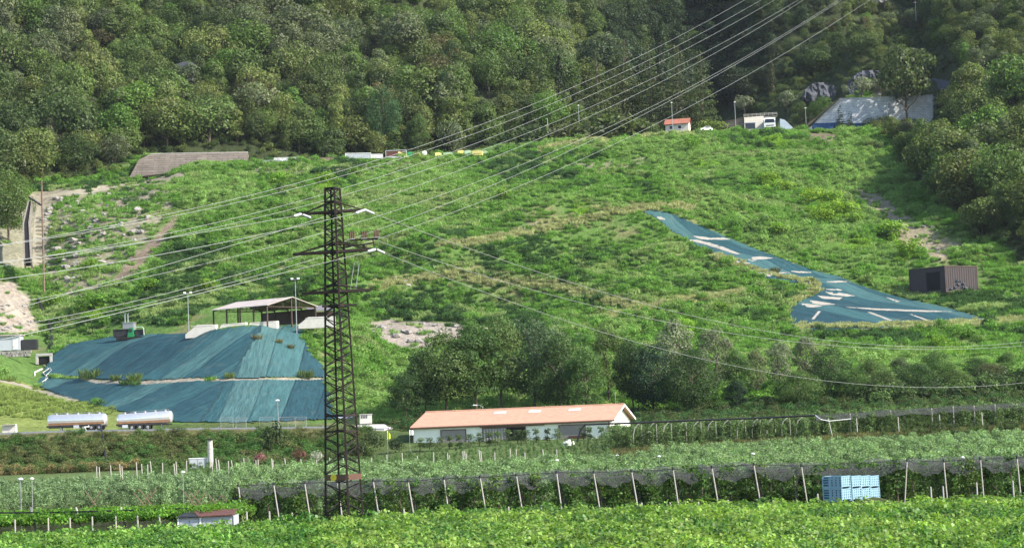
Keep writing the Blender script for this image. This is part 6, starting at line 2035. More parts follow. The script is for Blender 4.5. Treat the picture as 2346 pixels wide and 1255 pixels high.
# the right spur is drier and more olive, the ravine's shade is put into darker crown tints
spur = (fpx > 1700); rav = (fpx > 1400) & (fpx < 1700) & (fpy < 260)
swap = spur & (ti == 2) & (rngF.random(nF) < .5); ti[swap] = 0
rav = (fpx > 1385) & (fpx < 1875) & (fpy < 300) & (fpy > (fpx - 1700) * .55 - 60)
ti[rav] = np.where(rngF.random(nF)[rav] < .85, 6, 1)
hgt = 7.2 + 7.5 * rngF.random(nF) ** 1.3 + 3 * (big - .4)
hgt = np.where(spur & (fpy < 260), hgt * .68, hgt)
lim_ = np.where(fpx > 2095, 288, 268)
cov = (fpx > 1985) & (fpx < 2178) & (fy < 650) & (fpy - hgt / fy * FPX < lim_)
hgt = np.where(cov, np.clip((fpy - lim_) * fy / FPX, 2.2, 20), hgt)
size = hgt / fy * np.where((fpx > -10) & (fpx < 2356) & (fpy - hgt / fy * FPX < 520) & (fpy > 0), 1, 0)
# nearest trees hide those behind them: rank by how large they show, front rows first
front = fy - forest_start(fpx)
rank = np.argsort(-(size * (1 + .9 * np.exp(-front / 22.0))))
KEEP = 262
ind = rank[:KEEP]; rest = rank[KEEP:]
LAND = [(0, 'above the pale steps'), (180, 'left of the retaining wall'), (330, 'above the retaining wall start'), (450, 'above the retaining wall end'), (590, 'above the row of skips'), (760, 'above the grey container'), (900, 'above the scrap heap'), (1060, 'above the yellow scrap blocks'), (1180, 'left of the tall cypress'),
        (1300, 'near the tall cedars'), (1440, 'behind the red-roofed house'), (1600, 'shaded, above the beige building'), (1790, 'around the grey rock faces'), (1990, 'by the block wall end'), (2110, 'over the bare right slope'), (2230, 'over the brown container'), (2340, 'at the right edge')]
def region(px):
    return min(LAND, key=lambda l: abs(l[0] - px))[1]
info = []
for i in ind:
    tier = 'front row' if front[i] < 9 else ('second row' if front[i] < 20 else 'higher row')
    sz = 'tall' if hgt[i] > 10.3 else ('low' if hgt[i] < 7.6 else 'middling')
    info.append([i, (sz, names_l[ti[i]], tier, region(fpx[i]))])
from collections import defaultdict
grp = defaultdict(list)
for i, key in info: grp[key].append(i)
lab = {}
for key, L_ in grp.items():
    L_.sort(key=lambda q: fpx[q])
    for k, i in enumerate(L_):
        base_ = '%s %s tree, %s, %s' % (key[0], key[1], key[2], key[3])
        if len(L_) > 1: base_ += ', %s from left' % ordinal(k)
        lab[i] = base_
rngP = random.Random(17)
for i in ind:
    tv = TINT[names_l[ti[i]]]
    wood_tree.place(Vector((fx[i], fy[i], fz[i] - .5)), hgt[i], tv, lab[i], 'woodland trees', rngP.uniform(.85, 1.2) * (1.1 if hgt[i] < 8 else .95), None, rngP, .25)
tall_tree.place(at(1105, 640), 13, TINT['dark green'], 'ivy-hung tall tree above the yellow scrap blocks', 'ivy-hung trees'); tall_tree.place(at(1025, 636), 13.5, TINT['olive'], 'ivy-hung tall tree right of the scrap heap', 'ivy-hung trees')
tall_tree.place(at(1155, 644), 12, TINT['olive'], 'ivy-hung tall tree at the left end of the hilltop hedge', 'ivy-hung trees')
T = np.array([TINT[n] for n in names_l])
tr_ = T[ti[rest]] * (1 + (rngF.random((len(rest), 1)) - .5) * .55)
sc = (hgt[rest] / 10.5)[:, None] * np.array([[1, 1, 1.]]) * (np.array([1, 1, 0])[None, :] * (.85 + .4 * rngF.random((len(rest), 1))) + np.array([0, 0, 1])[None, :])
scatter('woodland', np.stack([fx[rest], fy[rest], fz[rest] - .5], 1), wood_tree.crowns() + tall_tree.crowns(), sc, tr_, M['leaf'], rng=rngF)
# undergrowth that closes the gaps between the trunks
ux, uy = jitter_points(-190, 240, 455, 850, 3.4, rngF)
uz = ground(ux, uy); upx, upy = project(ux, uy, uz)
ok = (uy > np.minimum(forest_start(upx) - 3, 674)) & ((uy < forest_start(upx) + 14) | (rngF.random(len(ux)) < .35) | ((upx > 1790) & (upx < 2150) & (upy > 120))) & (upx > -200) & (upx < 2560) & (upy > -60)
for pl in ROCKPOLY[:6] + ROCKPOLY[8:] + [[(280, 425), (300, 378), (345, 358), (575, 356), (580, 395), (300, 432)]]: ok &= ~inpoly(upx, upy, pl)
ux, uy, uz = ux[ok], uy[ok], uz[ok]
k = len(ux); tu = np.where(rngF.random((k, 1)) < .5, np.array([TINT['olive']]), np.array([TINT['dark green']])) * (.75 + .5 * rngF.random((k, 1)))
scatter('undergrowth', np.stack([ux, uy, uz - .2], 1), leafy_bush.crowns(), (.8 + .9 * rngF.random((k, 1))) * np.ones((1, 3)), tu, M['leaf'], rng=rngF)

# ------------------------------------------------------------------ scrub on the slope
rngS = np.random.default_rng(8)
def slope_points(step, ylo=338, yhi=700):
    x, y = jitter_points(-170, 225, ylo, yhi, step, rngS)
    z = ground(x, y); px, py = project(x, y, z)
    ok = (y < np.minimum(forest_start(px) + 1, 668)) & (px > -240) & (px < 2720) & (y > 340)
    ok &= ~((y < 352) & (px < 830))
    for pl in (TARP_UP, TARP_LO, TARP_R): ok &= ~inpoly(px, py, pl)
    ok &= ~(inpoly(px, py, [(480, 700), (740, 690), (765, 745), (420, 768), (250, 775), (250, 745), (420, 745)]) & (y > 385))
    ok &= ~inpoly(px, py, [(2085, 612), (2255, 608), (2258, 668), (2085, 668)])
    ok &= ~inpoly(px, py, [(-60, 770), (120, 770), (125, 850), (75, 890), (-60, 830)])
    ok &= ~inpoly(px, py, [(50, 450), (110, 450), (110, 612), (45, 612)])
    ok &= ~inpoly(px, py, [(570, 377), (900, 366), (1140, 352), (1140, 325), (570, 335)])
    ok &= ~inpoly(px, py, [(1480, 309), (1640, 303), (2010, 301), (2010, 280), (1480, 285)])
    return [a[ok] for a in (x, y, z, px, py)]
def thin(px, py, polys):
    m_ = np.zeros(len(px), bool)
    for p_ in polys: m_ |= inpoly(px, py, p_)
    return m_
BARE = [LEDGE, RUBBLE, SANDHEAP, DIRTTRAIL, DARKSOIL, LEFTSCREE, [(60, 440), (250, 432), (420, 395), (430, 405), (300, 428), (110, 462), (90, 480)], [(1840, 305), (1930, 308), (1900, 335), (1860, 330)], [(1085, 748), (1150, 751), (1330, 764), (1330, 772), (1150, 762), (1085, 755)], [(-80, 862), (60, 880), (170, 915), (165, 925), (60, 892), (-80, 874)]]
SEMI = [STONY, [(540, 385), (900, 372), (1000, 372), (900, 395), (760, 405), (600, 400)], [(1290, 378), (1480, 365), (1480, 385), (1300, 395)], [(1180, 520), (1260, 505), (1260, 530), (1190, 540)], [(700, 750), (760, 750), (810, 860), (800, 950), (770, 900)], [(1690, 300), (1740, 330), (1760, 350), (1700, 345)]]
LIME = [(1900, 485, 55, 34), (1770, 428, 42, 16), (2045, 555, 34, 18), (2085, 592, 40, 12), (745, 428, 40, 12), (640, 425, 30, 10), (1620, 380, 40, 12), (1330, 480, 35, 14), (210, 715, 36, 26), (2180, 805, 50, 16), (1560, 760, 50, 20), (1960, 560, 40, 20), (1780, 330, 40, 16)]
C_GREEN, C_DARK, C_LIME, C_DRY, C_MID = (np.array(c) for c in ((.15, .285, .054), (.06, .125, .038), (.235, .38, .055), (.34, .37, .18), (.225, .345, .10)))
def scrub_tint(x, y, px, py, dry_bias=0.0):
    n = fbm(x / 26, y / 34, 61); n2 = fbm(x / 7, y / 9, 67); r = rngS.random(len(x))
    q = n * .75 + n2 * .4 + r * .16
    t = np.where((q < .54)[:, None], C_DARK, np.where((q < .70)[:, None], C_GREEN, C_MID))
    d = fbm(x / 10, y / 6, 73) + r * .12 + dry_bias
    t = np.where((d > .74)[:, None], C_DRY * .45 + C_MID * .55, t)
    lime = np.zeros(len(x))
    for cx, cy, rx, ry in LIME:
        lime = np.maximum(lime, np.exp(-(((px - cx) / rx) ** 2 + ((py - cy) / ry) ** 2)))
    t = np.where((lime * (.6 + .6 * r) > .5)[:, None], C_LIME, t)
    gt = inpoly(px, py, GRASSTRI); t = np.where(gt[:, None], np.array([.24, .30, .085]), t)
    return t * (1 + (rngS.random((len(x), 1)) - .5) * .4)
# ridges and terrace edges with pale dry grass
DRYLINES = [[(1010, 566), (1150, 545), (1270, 520), (1390, 490), (1480, 476), (1560, 474), (1600, 482)], [(1060, 640), (1150, 645), (1260, 655), (1330, 672), (1400, 690), (1470, 705)], [(1240, 345), (1350, 325), (1480, 310), (1600, 305)], [(1820, 690), (1870, 665), (1875, 650), (1800, 640), (1720, 620), (1640, 585)], [(1400, 725), (1560, 690), (1700, 670)], [(1820, 752), (2000, 750), (2250, 742), (2340, 735)], [(860, 655), (960, 640), (1050, 630)]]
def near_lines(px, py, lines, w):
    best = np.full(len(px), 1e9)
    for L_ in lines:
        for (x1, y1), (x2, y2) in zip(L_[:-1], L_[1:]):
            t = np.clip(((px - x1) * (x2 - x1) + (py - y1) * (y2 - y1)) / ((x2 - x1) ** 2 + (y2 - y1) ** 2), 0, 1)
            best = np.minimum(best, np.hypot(px - x1 - t * (x2 - x1), (py - y1 - t * (y2 - y1)) * 1.4))
    return best < w
# tufts: dense low weeds
x, y, z, px, py = slope_points(1.3)
keep = np.ones(len(x), bool); r = rngS.random(len(x))
keep &= ~(thin(px, py, BARE) & (r > .05)); keep &= ~(thin(px, py, SEMI) & (r > .58)); keep |= inpoly(px, py, DARKSOIL) & (r < .22)
keep &= (fbm(x / 6, y / 6, 88) + r * .5) > .42; keep &= ~near_lines(px, py, [TARP_R + TARP_R[:1]], 4)
x, y, z, px, py = [a[keep] for a in (x, y, z, px, py)]
t = scrub_tint(x, y, px, py, .04); dl = near_lines(px, py, DRYLINES, 12)
t = np.where((dl & (rngS.random(len(x)) < .85))[:, None], np.array([.42, .41, .22]) * (.8 + .4 * rngS.random((len(x), 1))), t)
s_ = .55 + .7 * rngS.random((len(x), 1)); gt = inpoly(px, py, GRASSTRI)[:, None]
s_ = np.where(gt, s_ * .75, s_)
scatter('weeds', np.stack([x, y, z - .05], 1), weed_tuft.crowns(), s_ * np.array([[1.15, 1.15, 1.0]]), t, M['leaf'], rng=rngS)
# pale grass standing thick along the banks and edges
lx = []; 
for L_ in DRYLINES:
    for (x1, y1), (x2, y2) in zip(L_[:-1], L_[1:]):
        k_ = int(math.hypot(x2 - x1, y2 - y1) / 5)
        for q in range(k_):
            f = (q + rngS.random()) / k_; g = G(x1 + (x2 - x1) * f, y1 + (y2 - y1) * f - 2, 345)
            for _ in range(3): lx.append((g.x + rngS.normal() * .5, g.y + rngS.normal() * .9))
lx = np.array(lx); lz = ground(lx[:, 0], lx[:, 1]); k_ = len(lx)
scatter('dry_grass', np.stack([lx[:, 0], lx[:, 1], lz - .05], 1), weed_tuft.crowns(), (.55 + .45 * rngS.random((k_, 1))) * np.ones((1, 3)), np.array([[.40, .40, .21]]) * (.75 + .45 * rngS.random((k_, 1))), M['leaf'], rng=rngS)
# shrubs
x, y, z, px, py = slope_points(1.75)
r = rngS.random(len(x)); n = fbm(x / 11, y / 11, 101)
n2_ = fbm(x / 30, y / 38, 131); keep = (n * .4 + n2_ * .9 + r * .28) > .785
keep &= ~thin(px, py, BARE); keep &= ~(thin(px, py, SEMI) & (r > .3)); keep &= ~inpoly(px, py, GRASSTRI); keep &= ~near_lines(px, py, DRYLINES, 8); keep &= ~near_lines(px, py, [TARP_R + TARP_R[:1], TARP_UP + TARP_UP[:1]], 9)
keep &= ~(inpoly(px, py, [(1050, 380), (1500, 340), (1560, 470), (1300, 500), (1000, 560), (900, 480)]) & (r < .45))
keep &= ~(inpoly(px, py, [(1820, 752), (2346, 735), (2346, 830), (1820, 830)]) & (r < .62))
x, y, z, px, py = [a[keep] for a in (x, y, z, px, py)]
t = scrub_tint(x, y, px, py, -.06)
s_ = .45 + 1.0 * rngS.random((len(x), 1)) ** 2.4 + .6 * np.clip(fbm(x / 9, y / 9, 33)[:, None] - .5, 0, 1)
scatter('scrub', np.stack([x, y, z - .15], 1), leafy_bush.crowns(), s_ * np.array([[1.0, 1.0, .95]]), t, M['leaf'], rng=rngS)
# bushes softening the head and the foot of the retaining wall
wx = []
for i in range(90):
    t_ = rngS.random()
    if i % 3: wx.append((340 + 235 * t_, 597 + 3 * rngS.random()))
    else: wx.append((292 + 270 * t_, 586.5 + rngS.random() * 1.5))
wp = [at(a, b_) for a, b_ in wx]; k_ = len(wp)
scatter('wall_brush', np.array([[q.x, q.y, q.z - .2] for q in wp]), leafy_bush.crowns(), (np.where(np.arange(k_) % 3 > 0, .85, .42) * (.7 + .6 * rngS.random(k_)))[:, None] * np.ones((1, 3)), np.array([[.085, .135, .045]]) * (.7 + .6 * rngS.random((k_, 1))), M['leaf'], rng=rngS)
# grass at the feet of the tree row and below it
x, y = jitter_points(-20, 145, 300, 346, 1.5, rngS); z = ground(x, y); px, py = project(x, y, z)
ok = (px > 830) & (px < 2720) & ~((y < 322) & (px < 1490)); x, y, z = x[ok], y[ok], z[ok]
scatter('weeds', np.stack([x, y, z - .05], 1), leafy_bush.crowns() + weed_tuft.crowns(), (.5 + .5 * rngS.random((len(x), 1))) * np.ones((1, 3)), np.where(rngS.random((len(x), 1)) < .5, C_DARK, np.array([.075, .10, .035])) * (.8 + .4 * rngS.random((len(x), 1))), M['leaf'], rng=rngS)
x, y = jitter_points(55, 145, 330, 352, 3.0, rngS); z = ground(x, y); px, py = project(x, y, z); ok = (px > 1960) & (px < 2720); x, y, z = x[ok], y[ok], z[ok]
scatter('thicket', np.stack([x, y, z - .2], 1), leafy_bush.crowns(), (1.0 + 1.1 * rngS.random((len(x), 1))) * np.ones((1, 3)), np.where(rngS.random((len(x), 1)) < .6, np.array([[.052, .085, .03]]), np.array([[.09, .14, .045]])) * (.75 + .5 * rngS.random((len(x), 1))), M['leaf'], rng=rngS)
# brush on the bank below the road
x, y = jitter_points(-118, -10, 290, 316.5, 1.0, rngS); z = ground(x, y); px, py = project(x, y, z)
ok = (px > -300) & (px < 850) & ~((px > 425) & (px < 500) & (y < 294)); x, y, z, px, py = [a[ok] for a in (x, y, z, px, py)]
n = fbm(x / 6, y / 6, 45)[:, None]; r = rngS.random((len(x), 1))
t = np.where(n + r * .35 > .78, np.array([[.13, .145, .055]]), np.where(n + r * .3 > .55, np.array([[.10, .15, .045]]), np.array([[.08, .165, .04]]))) * (.75 + .5 * rngS.random((len(x), 1)))
t = np.where(((y < 297) & (px < 330) & (rngS.random(len(x)) < .55))[:, None], np.array([[.24, .19, .09]]), t)
scatter('brush', np.stack([x, y, z - .1], 1), leafy_bush.crowns() + weed_tuft.crowns(), (.45 + .4 * rngS.random((len(x), 1))) * np.ones((1, 3)), t, M['leaf'], rng=rngS)
b_ = at(625, 306)
leafy_bush.place(b_, top_h(625, 962, b_), (.05, .075, .028), 'tall dark bush on the brushy bank in front of the mound fence', 'bushes on the bank', .62)
for px, py, top, D, t, lb in ((596, 1062, 1036, 283, (.30, .13, .15), 'pink flowering bush among the posts'), (560, 1062, 1042, 284, (.22, .25, .16), 'pale flowering bush left of the pink one'), (688, 1062, 1026, 283, (.17, .075, .06), 'dark red bush left of the pylon'), (728, 1066, 1032, 281, (.42, .43, .38), 'white flowering bush just left of the pylon'), (820, 1040, 1005, 290, (.05, .07, .03), 'dark bush between the pylon and the yellow flag'), (905, 1040, 1000, 292, (.05, .075, .03), 'dark bush at the left of the farm building'), (860, 1030, 985, 296, (.06, .085, .035), 'rough bush below the pale pavement')):
    b_ = at(px, D); leafy_bush.place(b_, top_h(px, top, b_), t, lb, 'bushes near the farm', .85)

# ------------------------------------------------------------------ orchards
def fruit_mesh(seed, H=2.7, W=1.5, n=420, leaf=.17):
    rng = np.random.default_rng(seed); lobes = []
    for i in range(15):
        f = rng.random(); a = rng.random() * 6.28; q = W / 2 * (1 - .45 * f) * rng.random() * .75
        lobes.append((math.cos(a) * q, math.sin(a) * q, H * (.16 + .78 * f), W * rng.uniform(.14, .24), W * rng.uniform(.14, .3)))
    p, nr, s = cloud(n, lobes, leaf, rng, .8, .8, .5, .2)
    # upright shoots
    return leaves_mesh('crown', p, nr, s, rng)
def fruit_proto(sd, W=1.5):
    root = thing('fruit_tree', 'x', 'tree'); link('crown', fruit_mesh(sd, 2.7, W), M['leaf'], root)
    trunk_mb(sd, 2.4, .05, .5, 4).build('trunk', M['bark'], root); root['H'] = 2.7
    return root
fruit = Kind('fruit_tree', [(lambda sd=sd, W=W: fruit_proto(sd, W)) for sd, W in ((91, 1.5), (92, 1.7), (93, 1.4), (94, 1.8))])
rngO = np.random.default_rng(21)
# front netted row: one tree per gap, seen one by one
NP = [(546, 1113.5), (627, 1109.5), (698, 1107), (773, 1105), (855, 1102), (935, 1103), (1017, 1097), (1100, 1094), (1183, 1089), (1275, 1083), (1360, 1083), (1447, 1080), (1542, 1075.5), (1631, 1071.5), (1727, 1064.7), (1836, 1068), (2078, 1056), (2162, 1057), (2246, 1052), (2330, 1049)]
DN = 128.0
cnt = 0
spans = list(zip(NP[:-1], NP[1:]))
tot = []
for (xa, ya), (xb, yb) in spans:
    w_ = xb - xa; k_ = max(2, int(round(w_ / 30.0)))
    for q in range(k_):
        if xa > 1840 and 1885 < xa + (q + .5) * w_ / k_ < 2045: continue
        tot.append((xa + (q + .5) * w_ / k_, int((xa + xb) / 2)))
for i, (px, _) in enumerate(tot):
    b_ = at(px + random.uniform(-5, 5), DN + random.uniform(-.1, .9))
    dk = random.random()
    fruit.place(b_, random.uniform(2.5, 3.2), (.075, .14, .035) if dk < .6 else (.11, .18, .045), 'fruit tree under the front hail net, %s in the row from the left' % ordinal(i), 'fruit trees under the front net', random.uniform(1.0, 1.25))
def orchard(name, pxa, pxb, Da, Db, dr, dx, H, tint, rowlen=None, jit=.35):
    P_ = []; 
    D = Da
    while D < Db:
        xa, xb = at(pxa, D).x, at(pxb, D).x
        xx = np.arange(xa, xb, dx); yy = D + rngO.normal(size=len(xx)) * jit
        P_.append(np.stack([xx + rngO.normal(size=len(xx)) * .15, yy], 1)); D += dr
    Q = np.concatenate(P_); zz = ground(Q[:, 0], Q[:, 1]); k_ = len(Q)
    s_ = (H / 2.7) * (.8 + .4 * rngO.random((k_, 1))) * np.array([[1.12, 1.12, 1]])
    tt = np.array([tint]) * (.72 + .5 * rngO.random((k_, 1)))
    n = fbm(Q[:, 0] / 7, Q[:, 1] / 7, 3)[:, None]; tt = tt * (.8 + .5 * n)
    return scatter(name, np.stack([Q[:, 0], Q[:, 1], zz - .1], 1), fruit.crowns(), s_, tt, M['leaf'], rng=rngO)
G1 = (.21, .30, .14)
orchard('orchard', -500, 560, 171, 205, 3.0, .8, 1.95, (.205, .29, .15))
orchard('orchard', 540, 1500, 141, 214, 3.1, .85, 2.25, G1)
orchard('orchard', 1500, 2950, 141, 238, 3.2, .85, 2.35, G1)
orchard('orchard', 540, 2950, 131.5, 139, 3.1, .9, 2.4, (.09, .155, .045))
orchard('orchard', 330, 1400, 218, 282, 5, .9, 1.15, (.12, .19, .07))
# second netted rows on the right
orchard('orchard', 1405, 2900, 259.8, 276, 3.2, .7, 2.75, (.125, .185, .07))
orchard('orchard', 2030, 2900, 244, 258, 4, 1.2, 1.8, (.08, .115, .04))
x, y = jitter_points(10, 90, 236, 262, 1.1, rngO); z = ground(x, y); px, py = project(x, y, z); ok = (px > 1400) & (px < 2480); x, y, z = x[ok], y[ok], z[ok]
scatter('weeds', np.stack([x, y, z], 1), weed_tuft.crowns(), (.45 + .5 * rngO.random((len(x), 1))) * np.ones((1, 3)), np.array([[.15, .15, .06]]) * (.6 + .7 * rngO.random((len(x), 1))), M['leaf'], rng=rngO)
for i, (px, top, D, t, lb) in enumerate(((2240, 985, 250, (.10, .17, .04), 'bright green bush between the orchards at the far right'), (2310, 965, 252, (.055, .08, .03), 'dark bush between the orchards at the right edge'), (2195, 992, 248, (.07, .10, .04), 'low bush between the orchards, left of the bright one'))):
    b_ = at(px, D); leafy_bush.place(b_, max(1.6, top_h(px, top, b_)), t, lb, 'bushes between the orchards', 1.2)
# young trees in front of the farm wall
for i, px in enumerate((962, 985, 1008, 1030, 1052, 1075, 1098, 1120, 1140, 1162, 1186, 1205, 1228, 1255, 1278, 1338, 1352, 1378, 1395)):
    b_ = at(px, 291 - (i % 3)); tp = (1012, 1010, 1003, 1000, 1002, 1000, 998, 996, 995, 990, 985, 1000, 1005, 1006, 1003, 995, 990, 985, 980)[i]
    fruit.place(b_, max(2.0, top_h(px, tp, b_)), (.10, .14, .06) if i % 4 else (.12, .18, .06), 'young tree before the farm building wall, %s from the left' % ordinal(i), 'young trees before the farm', 2.1)

# ------------------------------------------------------------------ posts
def leaning_post(name, label, group, px, py, D, lean, r, m, cap=None, buried=.3):
    t = P(px, py, D); bx = t.x + lean
    z = gz(bx, D - .1)
    H = t.z - z
    root = thing(name, label, 'post', (bx, D, z), 0, group)
    b = MB(); b.tube((0, 0, -buried), (-lean, 0, H), r * 1.1, r, 7); b.build('shaft', m, root)
    b = MB()
    if cap: b.tube((-lean, 0, H - .02), (-lean * 1.02, 0, H + .16), r * 1.7, r * 1.5, 8)
    else: b.tube((-lean, 0, H), (-lean * 1.01, 0, H + .03), r * .9, r * .5, 7)
    b.build('cap', M[cap] if cap else m, root)
    return root
for i, (px, py) in enumerate(NP):
    rgt = px > 2000
    leaning_post('net_post', 'white concrete post carrying the front hail net, %s from the left' % ordinal(i), 'front net posts', px, py, DN - .3 - (.8 if i % 2 else 0), (-.36 if px in (2078,) else .42 if not rgt else .12) * (1 if i % 3 else .8), .043, M['palewood'], 'black')
NP2 = [(1947, 947), (2040, 940), (2134, 935), (2183, 931), (2231, 929), (2279, 927), (2329, 924.5)]
for i, (px, py) in enumerate(NP2):
    leaning_post('net_post', 'grey post of the second netted rows before dark trees, %s from left' % ordinal(i), 'second net posts', px, py, 260, .05, .085, M['palewood'])
for i, (px, py) in enumerate(((2057, 955), (2152, 950), (2249, 945), (1962, 958))):
    leaning_post('net_post', 'thin inner post standing among the second netted rows, %s' % ['second from the left', 'third from the left', 'rightmost', 'leftmost'][i], 'second net inner posts', px, py, 258.5, .04, .07, M['palewood'])
WP = [221, 227, 253, 274, 279, 312, 324, 338, 344, 372, 398, 403, 427, 486, 494, 500, 523, 530, 558, 586, 591, 622, 625, 652, 689, 725, 755, 786, 851, 886, 921, 956, 993, 1025, 1029, 1060, 1064, 1068, 1097, 1101, 1133, 1168, 1182, 1202, 1243, 1275]
for i, px in enumerate(WP):
    py = np.interp(px, [220, 450, 690, 890, 1130, 1280], [1066, 1053, 1049, 1041, 1029, 1028]) + random.uniform(-3, 3) + (6 if i % 3 == 1 else 0)
    leaning_post('orchard_post', 'short white post in the strip below the bank and farm, %s from the left' % ordinal(i), 'short white orchard posts', px, py, 217 + (i * 7 % 5), random.choice((0, 0, .1, .25, -.05)), .06, M['palewood'])
VP = [34, 110, 160, 211, 265, 315, 365, 565, 617, 669, 868, 925, 1010, 1165, 1240, 1318, 1470, 1535, 1600, 1668, 1734, 1873, 2132, 2160, 2237, 2320]
for i, px in enumerate(VP):
    ys = np.interp(px, [0, 565, 1100, 1700, 2346], [1190, 1174, 1164, 1146, 1100]) + random.uniform(-3, 3)
    leaning_post('vine_post', 'thin wooden stake at the far edge of the vineyard, %s from the left' % ordinal(i), 'vineyard stakes', px, ys, 118, .02, .05, M['palewood'])
for i, (px, py) in enumerate(((70, 1160), (174, 1160), (277, 1160), (386, 1160))):
    leaning_post('pergola_post', 'leaning white post of the dark pergola row, %s from the left' % ordinal(i), 'pergola posts', px, py + 2, 121, .55, .075, M['palewood'])
# sprinklers standing above the orchards
for i, (px, py, D) in enumerate(((73, 1098, 160), (47, 1100, 128), (419, 1083, 165), (720, 1080, 205), (1276, 1056, 180), (1510, 1047, 180), (1414, 1045, 190), (1725, 1041, 175), (2206, 1050, 150))):
    t = P(px, py, D); z = gz(t.x, D); root = thing('sprinkler', 'thin sprinkler pipe with a small white head above the orchard, %s' % ['near the left edge, second', 'leftmost', 'left of the shed', 'left of the pylon', 'below the water tank', 'right of the water tank', 'below the farm gable', 'right of the middle', 'rightmost'][i], 'sprinkler', (t.x, D, z), 0, 'orchard sprinklers')
    b = MB(); b.tube((0, 0, -.2), (0, 0, t.z - z), .03, .025, 6); b.build('pipe', M['galv'], root)
    b = MB(); b.lathe([(.06, 0), (.17, .05), (.17, .12), (.05, .18)], 10, 'z', (0, 0, t.z - z)); b.build('head', M['white'], root)
# crossed wooden sticks on the dry strip
for i, (px, py) in enumerate(((214, 1125), (326, 1130), (339, 1122), (438, 1124), (455, 1130), (494, 1136), (522, 1136))):
    D = 160 - (i % 2) * 3; c = P(px, py, D); z = gz(c.x, D); H = c.z - z + .1; w_ = .85 if i < 5 else .6
    root = thing('crossed_sticks', 'pair of dark crossed sticks on the dry strip, %s from the left' % ordinal(i), 'trellis', (c.x, D, z), 0, 'crossed sticks on the dry strip')
    for sg in (-1, 1):
        b = MB(); b.bar((-w_ * sg, .04 * sg, -.1), (w_ * sg * .8, .04 * sg, H), .07); b.build('stick', M['wood'], root)

# ------------------------------------------------------------------ hail nets
def net_row():
    tops = [P(px, py, DN) for px, py in NP]
    tops = [P(NP[0][0] - 3, NP[0][1] + 2, DN)] + tops + [P(2420, 1045, DN)]
    root = thing('hail_net', 'dark hail net draped over the front row of fruit trees', 'net', tops[8])
    o_ = tops[8]
    V = []; F_ = []
    nrow = 8
    cols = []
    for a, b_ in zip(tops[:-1], tops[1:]):
        k_ = 10
        for q in range(k_):
            t = q / k_; p = a.lerp(b_, t); sag = .34 * 4 * t * (1 - t) * min(1.0, (b_ - a).length / 2.8)
            cols.append((p, sag, t))
    cols.append((tops[-1], 0, 0))
    rows = []
    for ci, (p, sag, t) in enumerate(cols):
        drop = .42 + .42 * abs(math.sin(t * math.pi)) * .6 + .1 * math.sin(ci * 1.7)
        line = []
        for r_ in range(5):            # hanging edge
            f = 1 - r_ / 4
            line.append(p + Vector((0, -.05 - .25 * f * (1 + .3 * math.sin(ci * .9)), -sag * .8 - drop * f)))
        for r_ in range(1, 5):         # back over the trees
            line.append(p + Vector((0, 2.6 * r_, -sag * (.8 - .1 * r_) + (-.25 if r_ % 2 else .0))))
        rows.append(line)
    n = len(rows[0])
    for line in rows: V += [v - o_ for v in line]
    for i in range(len(rows) - 1):
        for j in range(n - 1): F_.append((i * n + j, (i + 1) * n + j, (i + 1) * n + j + 1, i * n + j + 1))
    b = MB(); b.add(V, F_); b.build('net_sheet', M['net'], root, smooth=True)
    # closed ends where the net hangs to the ground in dark folds
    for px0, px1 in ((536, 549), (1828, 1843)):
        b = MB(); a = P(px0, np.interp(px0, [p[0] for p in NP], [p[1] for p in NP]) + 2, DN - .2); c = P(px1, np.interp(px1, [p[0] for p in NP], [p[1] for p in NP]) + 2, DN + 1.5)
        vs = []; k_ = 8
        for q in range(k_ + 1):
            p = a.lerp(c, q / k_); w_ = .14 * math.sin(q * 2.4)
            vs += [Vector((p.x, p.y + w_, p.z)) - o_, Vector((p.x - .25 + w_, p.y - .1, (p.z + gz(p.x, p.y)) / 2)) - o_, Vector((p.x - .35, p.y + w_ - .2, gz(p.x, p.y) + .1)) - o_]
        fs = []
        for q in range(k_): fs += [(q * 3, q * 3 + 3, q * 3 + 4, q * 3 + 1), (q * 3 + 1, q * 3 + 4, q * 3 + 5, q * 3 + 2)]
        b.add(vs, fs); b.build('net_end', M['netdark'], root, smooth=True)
    # carrying wire along the post tops
    b = MB(); b.path([p - o_ + Vector((0, 0, .04)) for p in tops], .02, 5); b.build('ridge_wire', M['black'], root)
    # folded net hanging down the nearest gaps
    for (xa, ya), (xb, yb) in list(zip(NP[:-1], NP[1:])):
        if xa > 1800: continue
        p = P(xa, ya, DN - .15); z = gz(p.x, p.y); b = MB()
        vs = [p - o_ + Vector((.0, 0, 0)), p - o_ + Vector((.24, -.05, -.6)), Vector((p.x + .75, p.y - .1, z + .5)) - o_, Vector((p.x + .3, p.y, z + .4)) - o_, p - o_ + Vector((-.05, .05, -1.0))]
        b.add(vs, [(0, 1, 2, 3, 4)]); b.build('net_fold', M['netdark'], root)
net_row()
